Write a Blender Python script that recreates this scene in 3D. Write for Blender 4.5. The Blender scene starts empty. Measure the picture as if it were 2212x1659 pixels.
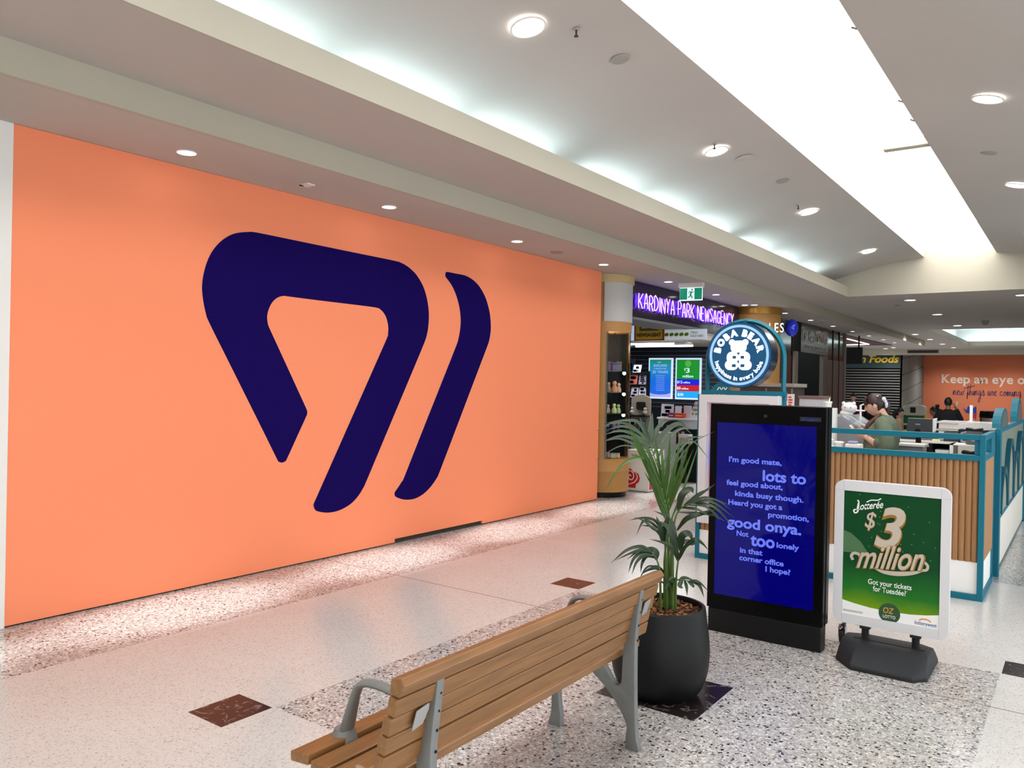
import bpy, bmesh, math, random
from mathutils import Vector, Matrix, Euler
from mathutils.geometry import tessellate_polygon
random.seed(7)
C = bpy.context.scene.collection
scene = bpy.context.scene
PI = math.pi
def lin(r, g, b, a=1.0):
    f = lambda c: (c/12.92 if c <= 0.04045 else ((c+0.055)/1.055)**2.4)
    return (f(r/255), f(g/255), f(b/255), a)

# ------------------------------------------------------------------ camera
CAM_H = 1.71
cam_d = bpy.data.cameras.new('camera'); cam = bpy.data.objects.new('camera', cam_d); C.objects.link(cam)
cam_d.sensor_fit = 'HORIZONTAL'; cam_d.sensor_width = 36.0; cam_d.lens = 36.0*1706.8/2212.0
cam_d.clip_start = 0.05; cam_d.clip_end = 200
yaw, pit, rol = math.radians(35.955), math.radians(-0.134), math.radians(1.1795)
fw = Vector((-math.sin(yaw)*math.cos(pit), math.cos(yaw)*math.cos(pit), math.sin(pit)))
rt = Vector((math.cos(yaw), math.sin(yaw), 0)); up = rt.cross(fw)
r2 = rt*math.cos(rol)+up*math.sin(rol); u2 = up*math.cos(rol)-rt*math.sin(rol)
cam.matrix_world = Matrix(((r2.x, u2.x, -fw.x, 0), (r2.y, u2.y, -fw.y, 0), (r2.z, u2.z, -fw.z, CAM_H), (0, 0, 0, 1)))
scene.camera = cam

# ------------------------------------------------------------------ world, exposure
w = bpy.data.worlds.new('mall_daylight'); scene.world = w; w.use_nodes = True
w.node_tree.nodes['Background'].inputs[0].default_value = (0.92, 0.97, 1.0, 1)
w.node_tree.nodes['Background'].inputs[1].default_value = 2.42
vs = scene.view_settings
vs.view_transform = 'Standard'; vs.look = 'None'; vs.gamma = 1.0; vs.exposure = 0.0; vs.use_curve_mapping = False
cy = scene.cycles
cy.max_bounces = 8; cy.diffuse_bounces = 4; cy.glossy_bounces = 4; cy.transmission_bounces = 6; cy.transparent_max_bounces = 8
cy.use_denoising = True; cy.sample_clamp_indirect = 6.0; cy.caustics_reflective = False; cy.caustics_refractive = False
SKYLIGHT_E = 3.6       # glow of the skylight vault
COVE_E = 5.5           # fluorescent battens hidden in the cove
SPOT_W = 620.0          # small downlights
BIG_W = 26.0           # large downlights

# ------------------------------------------------------------------ materials
M = {}
def mat(name, col, rough=0.5, metal=0.0, emit=None, estr=0.0, spec=0.5, alpha=1.0, trans=0.0, coat=0.0, noise=None, bump=None):
    m = bpy.data.materials.new(name); m.use_nodes = True
    nt = m.node_tree; b = nt.nodes['Principled BSDF']
    b.inputs['Base Color'].default_value = col; b.inputs['Roughness'].default_value = rough
    b.inputs['Metallic'].default_value = metal; b.inputs['Specular IOR Level'].default_value = spec
    b.inputs['Coat Weight'].default_value = coat
    if trans: b.inputs['Transmission Weight'].default_value = trans
    if alpha < 1: b.inputs['Alpha'].default_value = alpha
    if emit: b.inputs['Emission Color'].default_value = emit; b.inputs['Emission Strength'].default_value = estr
    if noise:      # (scale, amount, stretch xyz)
        sc, am, st = noise
        tc = nt.nodes.new('ShaderNodeTexCoord'); mp = nt.nodes.new('ShaderNodeMapping'); mp.inputs['Scale'].default_value = st
        n = nt.nodes.new('ShaderNodeTexNoise'); n.inputs['Scale'].default_value = sc; n.inputs['Detail'].default_value = 5
        mx = nt.nodes.new('ShaderNodeMix'); mx.data_type = 'RGBA'; mx.blend_type = 'MULTIPLY'; mx.inputs['Factor'].default_value = 1.0
        rp = nt.nodes.new('ShaderNodeValToRGB'); e = rp.color_ramp.elements
        e[0].position = 0.3; e[1].position = 0.7
        lo = 1-am; e[0].color = (lo, lo, lo, 1); e[1].color = (1, 1, 1, 1)
        nt.links.new(tc.outputs['Object'], mp.inputs['Vector']); nt.links.new(mp.outputs[0], n.inputs['Vector'])
        nt.links.new(n.outputs['Fac'], rp.inputs[0]); mx.inputs[6].default_value = col
        nt.links.new(rp.outputs[0], mx.inputs[7]); nt.links.new(mx.outputs[2], b.inputs['Base Color'])
        if bump:
            bp = nt.nodes.new('ShaderNodeBump'); bp.inputs['Strength'].default_value = bump; bp.inputs['Distance'].default_value = 0.01
            nt.links.new(n.outputs['Fac'], bp.inputs['Height']); nt.links.new(bp.outputs[0], b.inputs['Normal'])
    M[name] = m
    return m
mat('plaster', lin(188, 182, 176), 0.9, spec=0.2, noise=(0.7, 0.05, (1, 1, 1)))
mat('plaster_cream', lin(184, 178, 162), 0.85, spec=0.2, noise=(0.9, 0.04, (1, 1, 1)))
mat('plaster_white', lin(230, 228, 224), 0.9, spec=0.2)
mat('hoarding_orange', (0.93, 0.29, 0.152, 1), 0.95, spec=0.0)
mat('navy', lin(26, 14, 82), 0.95, spec=0.0)
mat('skylight_glow', (1, 1, 1, 1), 0.6, emit=(1.0, 0.985, 0.96, 1), estr=SKYLIGHT_E)
mat('tube_glow', (1, 1, 1, 1), 0.5, emit=(0.66, 0.90, 1.0, 1), estr=COVE_E*6)
mat('lamp_glow', (1, 1, 1, 1), 0.5, emit=(1.0, 0.95, 0.92, 1), estr=14)
mat('shop_tube', (1, 1, 1, 1), 0.5, emit=(0.9, 0.97, 1.0, 1), estr=9)
mat('led_warm', (1, 1, 1, 1), 0.5, emit=(1.0, 0.83, 0.7, 1), estr=3)
mat('white_trim', lin(225, 222, 216), 0.5)
mat('dark_slot', lin(52, 44, 38), 0.8)
mat('grey_disc', lin(150, 146, 138), 0.7)
mat('bench_wood', lin(146, 101, 56), 0.42, coat=0.15, noise=(6, 0.34, (9, 0.7, 9)), bump=0.12)
mat('bench_metal', lin(132, 134, 133), 0.5, metal=0.25, noise=(9, 0.18, (1, 1, 1)))
mat('zinc', lin(170, 172, 172), 0.4, metal=0.5)
mat('hole', lin(14, 13, 12), 0.9)
mat('pot_black', lin(9, 9, 11), 0.5, spec=0.3, noise=(40, 0.1, (1, 1, 1)))
mat('bark', lin(112, 66, 34), 0.9)
mat('bark_dark', lin(62, 33, 18), 0.9)
mat('bark_pale', lin(158, 104, 60), 0.9)
mat('leaf_m', lin(56, 96, 12), 0.42, noise=(9, 0.35, (1, 1, 1)))
mat('leaf_g', lin(68, 84, 66), 0.5, noise=(9, 0.25, (1, 1, 1)))
mat('leaf_d', lin(28, 54, 20), 0.42, noise=(9, 0.35, (1, 1, 1)))
mat('stem_green', lin(70, 100, 34), 0.5)
mat('black_gloss', lin(5, 5, 6), 0.25, spec=0.12)
mat('black_satin', lin(10, 10, 12), 0.4, spec=0.3)
mat('black_matt', lin(16, 16, 18), 0.7)
mat('screen_blue', lin(3, 2, 20), 0.06, spec=0.28, emit=lin(3, 2, 132), estr=0.62)
mat('screen_text', lin(60, 70, 130), 0.1, emit=lin(98, 116, 238), estr=0.9)
mat('brand_blue', lin(10, 20, 60), 0.3, emit=lin(20, 60, 170), estr=0.6)
mat('sign_white', lin(214, 213, 216), 0.4)
mat('rubber_grey', lin(36, 38, 42), 0.6, spec=0.35)
mat('rubber_dark', lin(18, 19, 21), 0.6)
mat('chrome', lin(200, 202, 205), 0.15, metal=1.0)
mat('steel', lin(175, 172, 168), 0.28, metal=1.0, noise=(3, 0.2, (30, 30, 0.5)))
mat('gold', lin(176, 128, 58), 0.3, metal=0.6)
mat('champagne', lin(196, 184, 168), 0.4, metal=0.1)
mat('white', lin(240, 240, 238), 0.5)
mat('off_white', lin(222, 218, 210), 0.6)
mat('teal', lin(0, 106, 127), 0.45, spec=0.35)
mat('teal_dark', lin(0, 84, 102), 0.5)
mat('kiosk_wood', lin(168, 122, 78), 0.5, noise=(4, 0.22, (22, 22, 0.8)))
mat('column_wood', lin(190, 138, 74), 0.5, noise=(60, 0.16, (1, 1, 1)))
mat('column_cream', lin(196, 172, 122), 0.5)
mat('panel_grey', lin(190, 188, 186), 0.45)
mat('purple_panel', lin(34, 26, 50), 0.12)
mat('neon_violet', (1, 1, 1, 1), 0.4, emit=lin(222, 160, 255), estr=1.25)
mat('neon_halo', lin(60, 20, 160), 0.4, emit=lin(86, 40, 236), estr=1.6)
mat('neon_white', (1, 1, 1, 1), 0.4, emit=lin(225, 250, 255), estr=1.6)
mat('exit_green', lin(0, 120, 90), 0.4, emit=lin(0, 128, 96), estr=0.7)
mat('exit_white', lin(220, 235, 240), 0.4, emit=lin(215, 240, 250), estr=0.85)
mat('disc_teal', lin(0, 50, 78), 0.35, emit=lin(0, 84, 132), estr=0.6)
mat('disc_ring', lin(80, 110, 130), 0.35, emit=lin(170, 214, 255), estr=0.8)
mat('disc_white', (1, 1, 1, 1), 0.35, emit=(1, 1, 1, 1), estr=1.5)
mat('disc_rim', lin(40, 60, 90), 0.2, metal=0.6)
mat('balloon_blue', lin(16, 50, 220), 0.15, coat=0.5)
mat('smoke_glass', lin(60, 66, 66), 0.08, metal=0.35)
mat('void_black', lin(4, 4, 5), 0.9)
mat('maroon', lin(92, 34, 30), 0.5)
mat('brown_panel', lin(112, 86, 76), 0.6)
mat('green_sign', lin(0, 42, 46), 0.5)
mat('yellow_sign', lin(232, 190, 20), 0.5)
mat('concrete', lin(128, 134, 130), 0.8, noise=(2, 0.15, (1, 1, 1)))
mat('far_text', lin(232, 220, 205), 0.8)
mat('ink_violet', lin(92, 62, 100), 0.8)
mat('glass', lin(40, 46, 46), 0.03, alpha=0.10)
mat('slatwall', lin(26, 28, 40), 0.45)
mat('slat_bright', lin(130, 140, 160), 0.3, metal=0.5)
mat('mulch_tray', lin(40, 25, 16), 0.95)
mat('skin', lin(212, 168, 146), 0.55)
mat('skin_dark', lin(140, 100, 82), 0.6)
mat('hair_brown', lin(48, 30, 26), 0.5)
mat('hair_tail', lin(92, 56, 36), 0.5)
mat('hair_black', lin(14, 12, 12), 0.5)
mat('sage', lin(104, 116, 96), 0.9, noise=(14, 0.1, (1, 1, 1)))
mat('cloth_black', lin(14, 14, 17), 0.9)
mat('cloth_maroon', lin(86, 16, 40), 0.9)
mat('cloth_beige', lin(186, 160, 128), 0.9)
mat('cloth_navy', lin(26, 30, 48), 0.9)
mat('lips', lin(160, 90, 84), 0.5)
mat('eye_dark', lin(24, 16, 14), 0.3)
def col(r, g, b, rough=0.6, **k):
    n = 'paint_%d_%d_%d' % (r, g, b)
    return M.get(n) or mat(n, lin(r, g, b), rough, **k)
def glow(r, g, b, s=0.8):
    n = 'glow_%d_%d_%d' % (r, g, b)
    return M.get(n) or mat(n, lin(r, g, b), 0.3, emit=lin(r, g, b), estr=s)

# ------------------------------------------------------------------ object helpers
def setp(o, label=None, cat=None, group=None, kind=None):
    if label: o['label'] = label
    if cat: o['category'] = cat
    if group: o['group'] = group
    if kind: o['kind'] = kind
    return o
def thing(name, label, cat, loc=(0, 0, 0), rz=0.0, group=None):
    o = bpy.data.objects.new(name, None); C.objects.link(o); o.empty_display_size = 0.1
    o.location = loc; o.rotation_euler = (0, 0, rz)
    return setp(o, label, cat, group)
def root_of(o):
    while o.parent: o = o.parent
    return o
class MB:
    def __init__(s): s.bm = bmesh.new()
    def box(s, x0, x1, y0, y1, z0, z1, mtx=None):
        v = [s.bm.verts.new(p) for p in ((x0, y0, z0), (x1, y0, z0), (x1, y1, z0), (x0, y1, z0), (x0, y0, z1), (x1, y0, z1), (x1, y1, z1), (x0, y1, z1))]
        if mtx:
            for q in v: q.co = mtx @ q.co
        for f in ((3, 2, 1, 0), (4, 5, 6, 7), (0, 1, 5, 4), (1, 2, 6, 5), (2, 3, 7, 6), (3, 0, 4, 7)): s.bm.faces.new([v[i] for i in f])
        return s
    def poly(s, pts):
        s.bm.faces.new([s.bm.verts.new(p) for p in pts]); return s
    def prism(s, pts2, fn, a, b):          # 2D outline swept from a to b; fn(u, v, t) -> point
        A = [s.bm.verts.new(fn(u, v, a)) for u, v in pts2]; B = [s.bm.verts.new(fn(u, v, b)) for u, v in pts2]
        n = len(A)
        if n > 4:
            for tri in tessellate_polygon([[Vector((u, v, 0)) for u, v in pts2]]):
                for q, fl in ((A, True), (B, False)):
                    try: s.bm.faces.new([q[i] for i in (tri[::-1] if fl else tri)])
                    except ValueError: pass
        else: s.bm.faces.new(A[::-1]); s.bm.faces.new(B)
        for i in range(n): s.bm.faces.new((A[i], A[(i+1) % n], B[(i+1) % n], B[i]))
        return s
    def tube(s, pts, r, seg=8, cap=True, flat=1.0, upv=None):
        pts = [Vector(p) for p in pts]; n = len(pts)
        rr = r if isinstance(r, (list, tuple)) else [r]*n
        rings = []; prev = None
        for i, p in enumerate(pts):
            t = (pts[min(i+1, n-1)]-pts[max(i-1, 0)])
            if t.length < 1e-9: t = Vector((0, 0, 1))
            t.normalize()
            if prev is None:
                a = Vector(upv) if upv else (Vector((0, 0, 1)) if abs(t.z) < 0.9 else Vector((1, 0, 0)))
            else: a = prev
            u = a - t*a.dot(t)
            if u.length < 1e-6: u = t.orthogonal()
            u.normalize(); prev = u; v = t.cross(u)
            rings.append([s.bm.verts.new(p+u*(rr[i]*math.cos(2*PI*k/seg))*flat+v*(rr[i]*math.sin(2*PI*k/seg))) for k in range(seg)])
        for i in range(n-1):
            for k in range(seg): s.bm.faces.new((rings[i][k], rings[i][(k+1) % seg], rings[i+1][(k+1) % seg], rings[i+1][k]))
        if cap:
            s.bm.faces.new(rings[0][::-1]); s.bm.faces.new(rings[-1])
        return s
    def cyl(s, c, r, z0, z1, seg=24, r1=None):
        return s.lathe([(0, z0), (r, z0), (r1 if r1 is not None else r, z1), (0, z1)], c, seg)
    def lathe(s, prof, c=(0, 0), seg=32, a0=0.0, a1=2*PI):
        full = abs(a1-a0-2*PI) < 1e-6; ns = seg if full else seg+1
        rings = []
        for r, z in prof:
            if r < 1e-7: rings.append([s.bm.verts.new((c[0], c[1], z))])
            else: rings.append([s.bm.verts.new((c[0]+r*math.cos(a0+(a1-a0)*k/seg), c[1]+r*math.sin(a0+(a1-a0)*k/seg), z)) for k in range(ns)])
        for A, B in zip(rings, rings[1:]):
            for k in range(seg):
                j = (k+1) % ns
                if len(A) == 1 and len(B) == 1: continue
                if len(A) == 1: s.bm.faces.new((A[0], B[j], B[k]))
                elif len(B) == 1: s.bm.faces.new((A[k], A[j], B[0]))
                else: s.bm.faces.new((A[k], A[j], B[j], B[k]))
        return s
    def ball(s, c, rx, ry=None, rz=None, sub=2):
        ry = ry or rx; rz = rz or rx
        r = bmesh.ops.create_icosphere(s.bm, subdivisions=sub, radius=1.0)
        for v in r['verts']: v.co = Vector((c[0]+v.co.x*rx, c[1]+v.co.y*ry, c[2]+v.co.z*rz))
        return s
    def ribbon(s, pts, hw, nrm, thick=0.0):      # flat band along pts, facing nrm
        pts = [Vector(p) for p in pts]; n = len(pts); N = Vector(nrm).normalized()
        hh = hw if isinstance(hw, (list, tuple)) else [hw]*n
        L = []; R = []
        for i, p in enumerate(pts):
            t = (pts[min(i+1, n-1)]-pts[max(i-1, 0)]); t.normalize(); sd = t.cross(N); sd.normalize()
            L.append(p-sd*hh[i]); R.append(p+sd*hh[i])
        lv = [s.bm.verts.new(p) for p in L]; rv = [s.bm.verts.new(p) for p in R]
        for i in range(n-1): s.bm.faces.new((lv[i], rv[i], rv[i+1], lv[i+1]))
        return s
    def text(s, body, mtx, size=0.1, bold=0.0, shear=0.0, depth=0.0, width=None, align='LEFT', space=1.0, line=1.0, height=None):
        cu = bpy.data.curves.new('tmp', 'FONT'); cu.body = body; cu.size = size; cu.offset = bold*size; cu.shear = shear
        cu.extrude = depth; cu.align_x = align; cu.space_character = space; cu.space_line = line; cu.resolution_u = 4
        ob = bpy.data.objects.new('tmp', cu); C.objects.link(ob)
        me = bpy.data.meshes.new_from_object(ob.evaluated_get(bpy.context.evaluated_depsgraph_get()))
        bpy.data.objects.remove(ob); bpy.data.curves.remove(cu)
        if len(me.vertices):
            xs = [v.co.x for v in me.vertices]; ys = [v.co.y for v in me.vertices]
            kx = width/(max(xs)-min(xs)) if width else 1.0
            ky = height/(max(ys)-min(ys)) if height else (1.0 if not width or height is None else kx)
            x0 = min(xs) if align == 'LEFT' else 0
            me.transform(Matrix.Translation((x0*0, 0, 0)))
            me.transform(mtx @ Matrix.Diagonal((kx, ky, 1, 1)) @ Matrix.Translation((-x0, 0, 0)))
            s.bm.from_mesh(me)
        bpy.data.meshes.remove(me)
        return s
    def mesh(s, me, mtx=None):
        if mtx: me.transform(mtx)
        s.bm.from_mesh(me); return s
    def build(s, name, m, parent=None, smooth=False, bevel=0.0, seg=2, local=False, kind=None, label=None, doubles=False):
        if doubles: bmesh.ops.remove_doubles(s.bm, verts=s.bm.verts, dist=1e-5)
        bmesh.ops.recalc_face_normals(s.bm, faces=s.bm.faces)
        if bevel:
            ed = [e for e in s.bm.edges if len(e.link_faces) == 2 and e.calc_face_angle(0) > 0.6]
            bmesh.ops.bevel(s.bm, geom=ed, offset=bevel, segments=seg, profile=0.5, affect='EDGES', clamp_overlap=True)
        if parent is not None and not local:      # vertices were given in world space
            rr = root_of(parent)
            mw = Matrix.Translation(rr.location) @ rr.rotation_euler.to_matrix().to_4x4()
            s.bm.transform(mw.inverted())
        me = bpy.data.meshes.new(name); s.bm.to_mesh(me); s.bm.free()
        mm = M[m] if isinstance(m, str) else m
        me.materials.append(mm)
        if smooth:
            for p in me.polygons: p.use_smooth = True
            if smooth != 'all':
                try: me.set_sharp_from_angle(angle=math.radians(40))
                except Exception: pass
        o = bpy.data.objects.new(name, me); C.objects.link(o)
        if parent is not None: o.parent = parent
        if kind: o['kind'] = kind
        if label: o['label'] = label
        return o
def struct(o): o['kind'] = 'structure'; return o
def copy_thing(o, loc, label=None, rz=None):
    def rec(a, par):
        c = a.copy(); C.objects.link(c)
        if par: c.parent = par
        for ch in a.children: rec(ch, c)
        return c
    r = rec(o, None); r.location = loc
    if rz is not None: r.rotation_euler = (0, 0, rz)
    if label: r['label'] = label
    return r
def FRONT(x, y, z):       # text plane facing -Y
    return Matrix(((1, 0, 0, x), (0, 0, -1, y), (0, 1, 0, z), (0, 0, 0, 1)))
def SIDE(x, y, z):        # text plane facing +X, reading along +Y
    return Matrix(((0, 0, 1, x), (1, 0, 0, y), (0, 1, 0, z), (0, 0, 0, 1)))
def catmull(pts, n=4, closed=False):
    P = [Vector(p) for p in pts]; out = []; m = len(P)
    rng = range(m if closed else m-1)
    for i in rng:
        p1, p2 = P[i], P[(i+1) % m]
        p0 = P[(i-1) % m] if (closed or i > 0) else p1*2-p2
        p3 = P[(i+2) % m] if (closed or i+2 < m) else p2*2-p1
        for k in range(n):
            t = k/n
            out.append(0.5*((2*p1)+(p2-p0)*t+(2*p0-5*p1+4*p2-p3)*t*t+(3*p1-p0-3*p2+p3)*t**3))
    if not closed: out.append(P[-1])
    return out
def rrect(x0, x1, z0, z1, r, n=6):
    o = []
    for cx, cz, a in ((x1-r, z1-r, 0), (x0+r, z1-r, PI/2), (x0+r, z0+r, PI), (x1-r, z0+r, 1.5*PI)):
        for k in range(n+1): o.append((cx+r*math.cos(a+PI/2*k/n), cz+r*math.sin(a+PI/2*k/n)))
    return o
XZ = lambda u, v, t: (u, t, v)       # outline in X,Z swept along Y
YZ = lambda u, v, t: (t, u, v)       # outline in Y,Z swept along X
XY = lambda u, v, t: (u, v, t)
# ------------------------------------------------------------------ room shell
Z1, Z2 = 3.363, 3.564          # low soffit over the shopfronts, middle soffit
XS, XC = -4.878, -3.896        # step between the soffits, edge of the coffer
YE = 16.786                    # end wall of the coffer
SX0, SX1, SZ = -2.53, -1.35, 4.251   # skylight opening
YB = -9.0                      # back end of the modelled mall
VAULT = [(-4.32, 3.855), (-4.15, 3.914), (-3.738, 4.028), (-3.313, 4.137), (-2.9, 4.205), (SX0, SZ)]
RV = [(SX0+SX1-x, z) for x, z in VAULT[::-1]]
XCR = SX0+SX1-XC

def terrazzo():
    m = bpy.data.materials.new('terrazzo'); m.use_nodes = True; nt = m.node_tree; b = nt.nodes['Principled BSDF']
    N = nt.nodes.new; Lk = nt.links.new
    geo = N('ShaderNodeNewGeometry'); sep = N('ShaderNodeSeparateXYZ'); Lk(geo.outputs['Position'], sep.inputs[0])
    def mth(op, a, b_=None, c=None):
        n = N('ShaderNodeMath'); n.operation = op
        for i, v in enumerate((a, b_, c)):
            if v is None: continue
            if isinstance(v, (int, float)): n.inputs[i].default_value = v
            else: Lk(v, n.inputs[i])
        return n.outputs[0]
    x, y = sep.outputs[0], sep.outputs[1]
    yp = mth('FLOORED_MODULO', mth('SUBTRACT', y, 2.3), 5.7)
    def band(v, a, c): return mth('MULTIPLY', mth('GREATER_THAN', v, a), mth('LESS_THAN', v, c))
    def rect(x0, x1, y0, y1): return mth('MULTIPLY', band(x, x0, x1), band(yp, y0, y1))
    coarse = mth('MAXIMUM', rect(-3.365, -0.385, 0.31, 3.345), mth('LESS_THAN', x, -4.84))
    dark = rect(-2.165, -1.586, 1.525, 2.09)
    for x0, x1 in ((-3.66, -3.375), (-0.38, -0.095)):
        for y0, y1 in ((0.0, 0.3), (3.355, 3.64)): dark = mth('MAXIMUM', dark, rect(x0, x1, y0, y1))
    def vor(scale, feat='F1'):
        v = N('ShaderNodeTexVoronoi'); v.feature = feat; v.inputs['Scale'].default_value = scale; Lk(geo.outputs['Position'], v.inputs['Vector']); return v
    def chan(c):
        s = N('ShaderNodeSeparateColor'); Lk(c, s.inputs[0]); return s.outputs
    def ramp(v, stops, const=True):
        r = N('ShaderNodeValToRGB'); r.color_ramp.interpolation = 'CONSTANT' if const else 'LINEAR'
        e = r.color_ramp.elements
        while len(e) < len(stops): e.new(0.5)
        for k, (p, c) in enumerate(stops): e[k].position = p; e[k].color = c
        Lk(v, r.inputs[0]); return r.outputs[0]
    def mix(f, a, c, t='MIX'):
        n = N('ShaderNodeMix'); n.data_type = 'RGBA'; n.blend_type = t
        for i, v in ((0, f), (6, a), (7, c)):
            if isinstance(v, (int, float)): n.inputs[i].default_value = v
            elif isinstance(v, tuple): n.inputs[i].default_value = v
            else: Lk(v, n.inputs[i])
        return n.outputs[2]
    # coarse terrazzo: chips of white, grey, lilac, sand and near-black stone
    v1 = vor(68); d1 = vor(68, 'DISTANCE_TO_EDGE'); c1 = chan(v1.outputs['Color'])
    chips = ramp(c1[0], [(0.0, lin(40, 35, 34)), (0.07, lin(104, 92, 88)), (0.12, lin(168, 165, 164)), (0.40, lin(198, 196, 195)), (0.62, lin(226, 224, 222)), (0.78, lin(164, 158, 157)), (0.92, lin(204, 192, 176))])
    edge = mth('LESS_THAN', d1.outputs['Distance'], 0.09)
    v1b = vor(150); c1b = chan(v1b.outputs['Color'])
    matrix_ = ramp(c1b[0], [(0.0, lin(98, 90, 86)), (0.12, lin(178, 175, 173)), (0.6, lin(204, 202, 200))])
    coarse_c = mix(edge, chips, matrix_)
    # fine terrazzo: pale with small specks
    v2 = vor(140); c2 = chan(v2.outputs['Color'])
    fine = ramp(c2[1], [(0.0, lin(174, 170, 167)), (0.035, lin(194, 191, 188)), (0.11, lin(212, 209, 206)), (0.5, lin(216, 214, 211)), (0.85, lin(202, 200, 197))])
    # dark marble inset tiles with pale veins
    nz = N('ShaderNodeTexNoise'); nz.inputs['Scale'].default_value = 14; nz.inputs['Detail'].default_value = 6; nz.inputs['Distortion'].default_value = 1.6; Lk(geo.outputs['Position'], nz.inputs['Vector'])
    marble = ramp(nz.outputs['Fac'], [(0.0, lin(34, 26, 27)), (0.58, lin(44, 35, 36)), (0.66, lin(120, 112, 108)), (0.70, lin(46, 37, 38))], False)
    base = mix(dark, mix(coarse, fine, coarse_c), marble)
    # control joint across the mall
    jy = mth('LESS_THAN', mth('ABSOLUTE', mth('SUBTRACT', yp, 2.72)), 0.004)
    jx = mth('MULTIPLY', dark, mth('LESS_THAN', mth('ABSOLUTE', mth('SUBTRACT', x, -1.875)), 0.002))
    base = mix(mth('MAXIMUM', jy, jx), base, lin(112, 92, 82))
    big = N('ShaderNodeTexNoise'); big.inputs['Scale'].default_value = 1.1; big.inputs['Detail'].default_value = 3; Lk(geo.outputs['Position'], big.inputs['Vector'])
    soft = ramp(big.outputs['Fac'], [(0.3, (0.94, 0.93, 0.92, 1)), (0.7, (1, 1, 1, 1))], False)
    base = mix(1.0, base, soft, 'MULTIPLY')
    Lk(base, b.inputs['Base Color'])
    rr = N('ShaderNodeMapRange'); rr.inputs[3].default_value = 0.13; rr.inputs[4].default_value = 0.24; Lk(big.outputs['Fac'], rr.inputs[0]); Lk(rr.outputs[0], b.inputs['Roughness'])
    b.inputs['Specular IOR Level'].default_value = 0.34
    M['terrazzo'] = m
terrazzo()
struct(MB().box(-13, 4.5, YB, 50, -0.12, 0).build('floor', 'terrazzo'))

# low soffit, step and middle soffit
struct(MB().box(-6.2, XS-0.05, YB, 33, Z1, Z1+0.06).build('ceiling', 'plaster'))
struct(MB().box(XS-0.05, XS, YB, 33, Z1, Z2+0.05).build('trim_1', 'plaster_cream'))
mbc = MB().box(XS, XC-0.02, YB, 50, Z2, Z2+0.06)
mbc.box(XCR+0.02, 2.2, YB, 50, Z2, Z2+0.06)  # unseen right soffit stops short so outside light reaches the hoarding
mbc.box(XC-0.02, XCR+0.02, YE+0.06, 26.84, Z2, Z2+0.06).box(XC-0.02, XCR+0.02, 36.9, 50, Z2, Z2+0.06)
mbc.box(-13, XS, 33, 50, Z2, Z2+0.06)
struct(mbc.build('ceiling', 'plaster'))
# cove upstand, vaulted ceiling either side of the skylight, end wall
for xa, xb in ((XC-0.02, XC), (XCR, XCR+0.02)):
    struct(MB().box(xa, xb, YB, YE, Z2, 3.768).build('trim_2', 'plaster_cream'))
for prof in (VAULT, RV):
    pts = catmull([(x, 0, z) for x, z in prof], 5)
    bm = MB()
    a = [(p.x, p.z) for p in pts]; o = a+[(x, z+0.05) for x, z in a[::-1]]
    bm.prism(o, XZ, YB, YE)
    struct(bm.build('ceiling', 'plaster', smooth=True))
struct(MB().box(-4.4, XC-0.02, YB, YE, Z2+0.06, Z2+0.08).build('trim_3', 'plaster_white'))
struct(MB().box(XCR+0.02, XCR+0.5, YB, YE, Z2+0.06, Z2+0.08).build('trim_3', 'plaster_white'))
struct(MB().box(-4.42, -4.36, YB, YE, Z2+0.06, 3.95).box(XCR+0.44, XCR+0.5, YB, YE, Z2+0.06, 3.95).build('trim_4', 'plaster_white'))
struct(MB().box(-4.42, XC-0.02, YE, YE+0.06, Z2+0.06, 5.3).box(XC-0.02, XCR+0.02, YE, YE+0.06, Z2, 5.3).box(XCR+0.02, XCR+0.5, YE, YE+0.06, Z2+0.06, 5.3).build('wall_end', 'plaster_cream'))
# skylight: well sides, curved glowing vault, thin ribs, cross beam
struct(MB().box(SX0-0.05, SX0-0.004, YB, YE, 4.305, 4.5).build('trim_5', 'plaster_white'))
struct(MB().box(SX1+0.004, SX1+0.05, YB, YE, 4.305, 4.34).build('trim_5', 'plaster_white'))
def sky_arc(r=0.0, n=14, a0=0.0, a1=PI):
    cx = (SX0+SX1)/2; hx = (SX1-SX0)/2+0.02+r; out = []
    for k in range(n+1):
        t = a0+(a1-a0)*k/n
        out.append((cx+hx*math.cos(t), 4.29+(0.62+r)*math.sin(t)))
    return out
arc = sky_arc()
bm = MB(); bm.prism(arc+sky_arc(0.03)[::-1], XZ, YB, YE)
struct(bm.build('window_1', 'skylight_glow', smooth=True))
for k, yy in enumerate([3.64, 4.36, 5.08, 5.80, 6.52, 7.24, 9.35, 10.08]):
    p = [(x, yy, z) for x, z in sky_arc(-0.012, 10, 0.03, 1.15)]
    setp(MB().tube(p, 0.009, 6).build('skylight_rib', 'rubber_dark'), 'thin dark curved glazing rib across the bright skylight, %s in the row' % ('first', 'second', 'third', 'fourth', 'fifth', 'sixth', 'seventh', 'eighth')[k], 'rib', 'glazing ribs of the skylight')
setp(MB().box(-1.80, SX1, 9.14, 9.26, 4.27, 4.36).build('skylight_beam', 'plaster_cream', bevel=0.01), 'cream cross beam of the bright skylight, left part cut away as if lost in glare', 'beam')  # beam shortened to imitate overexposure washing out its left part
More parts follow.
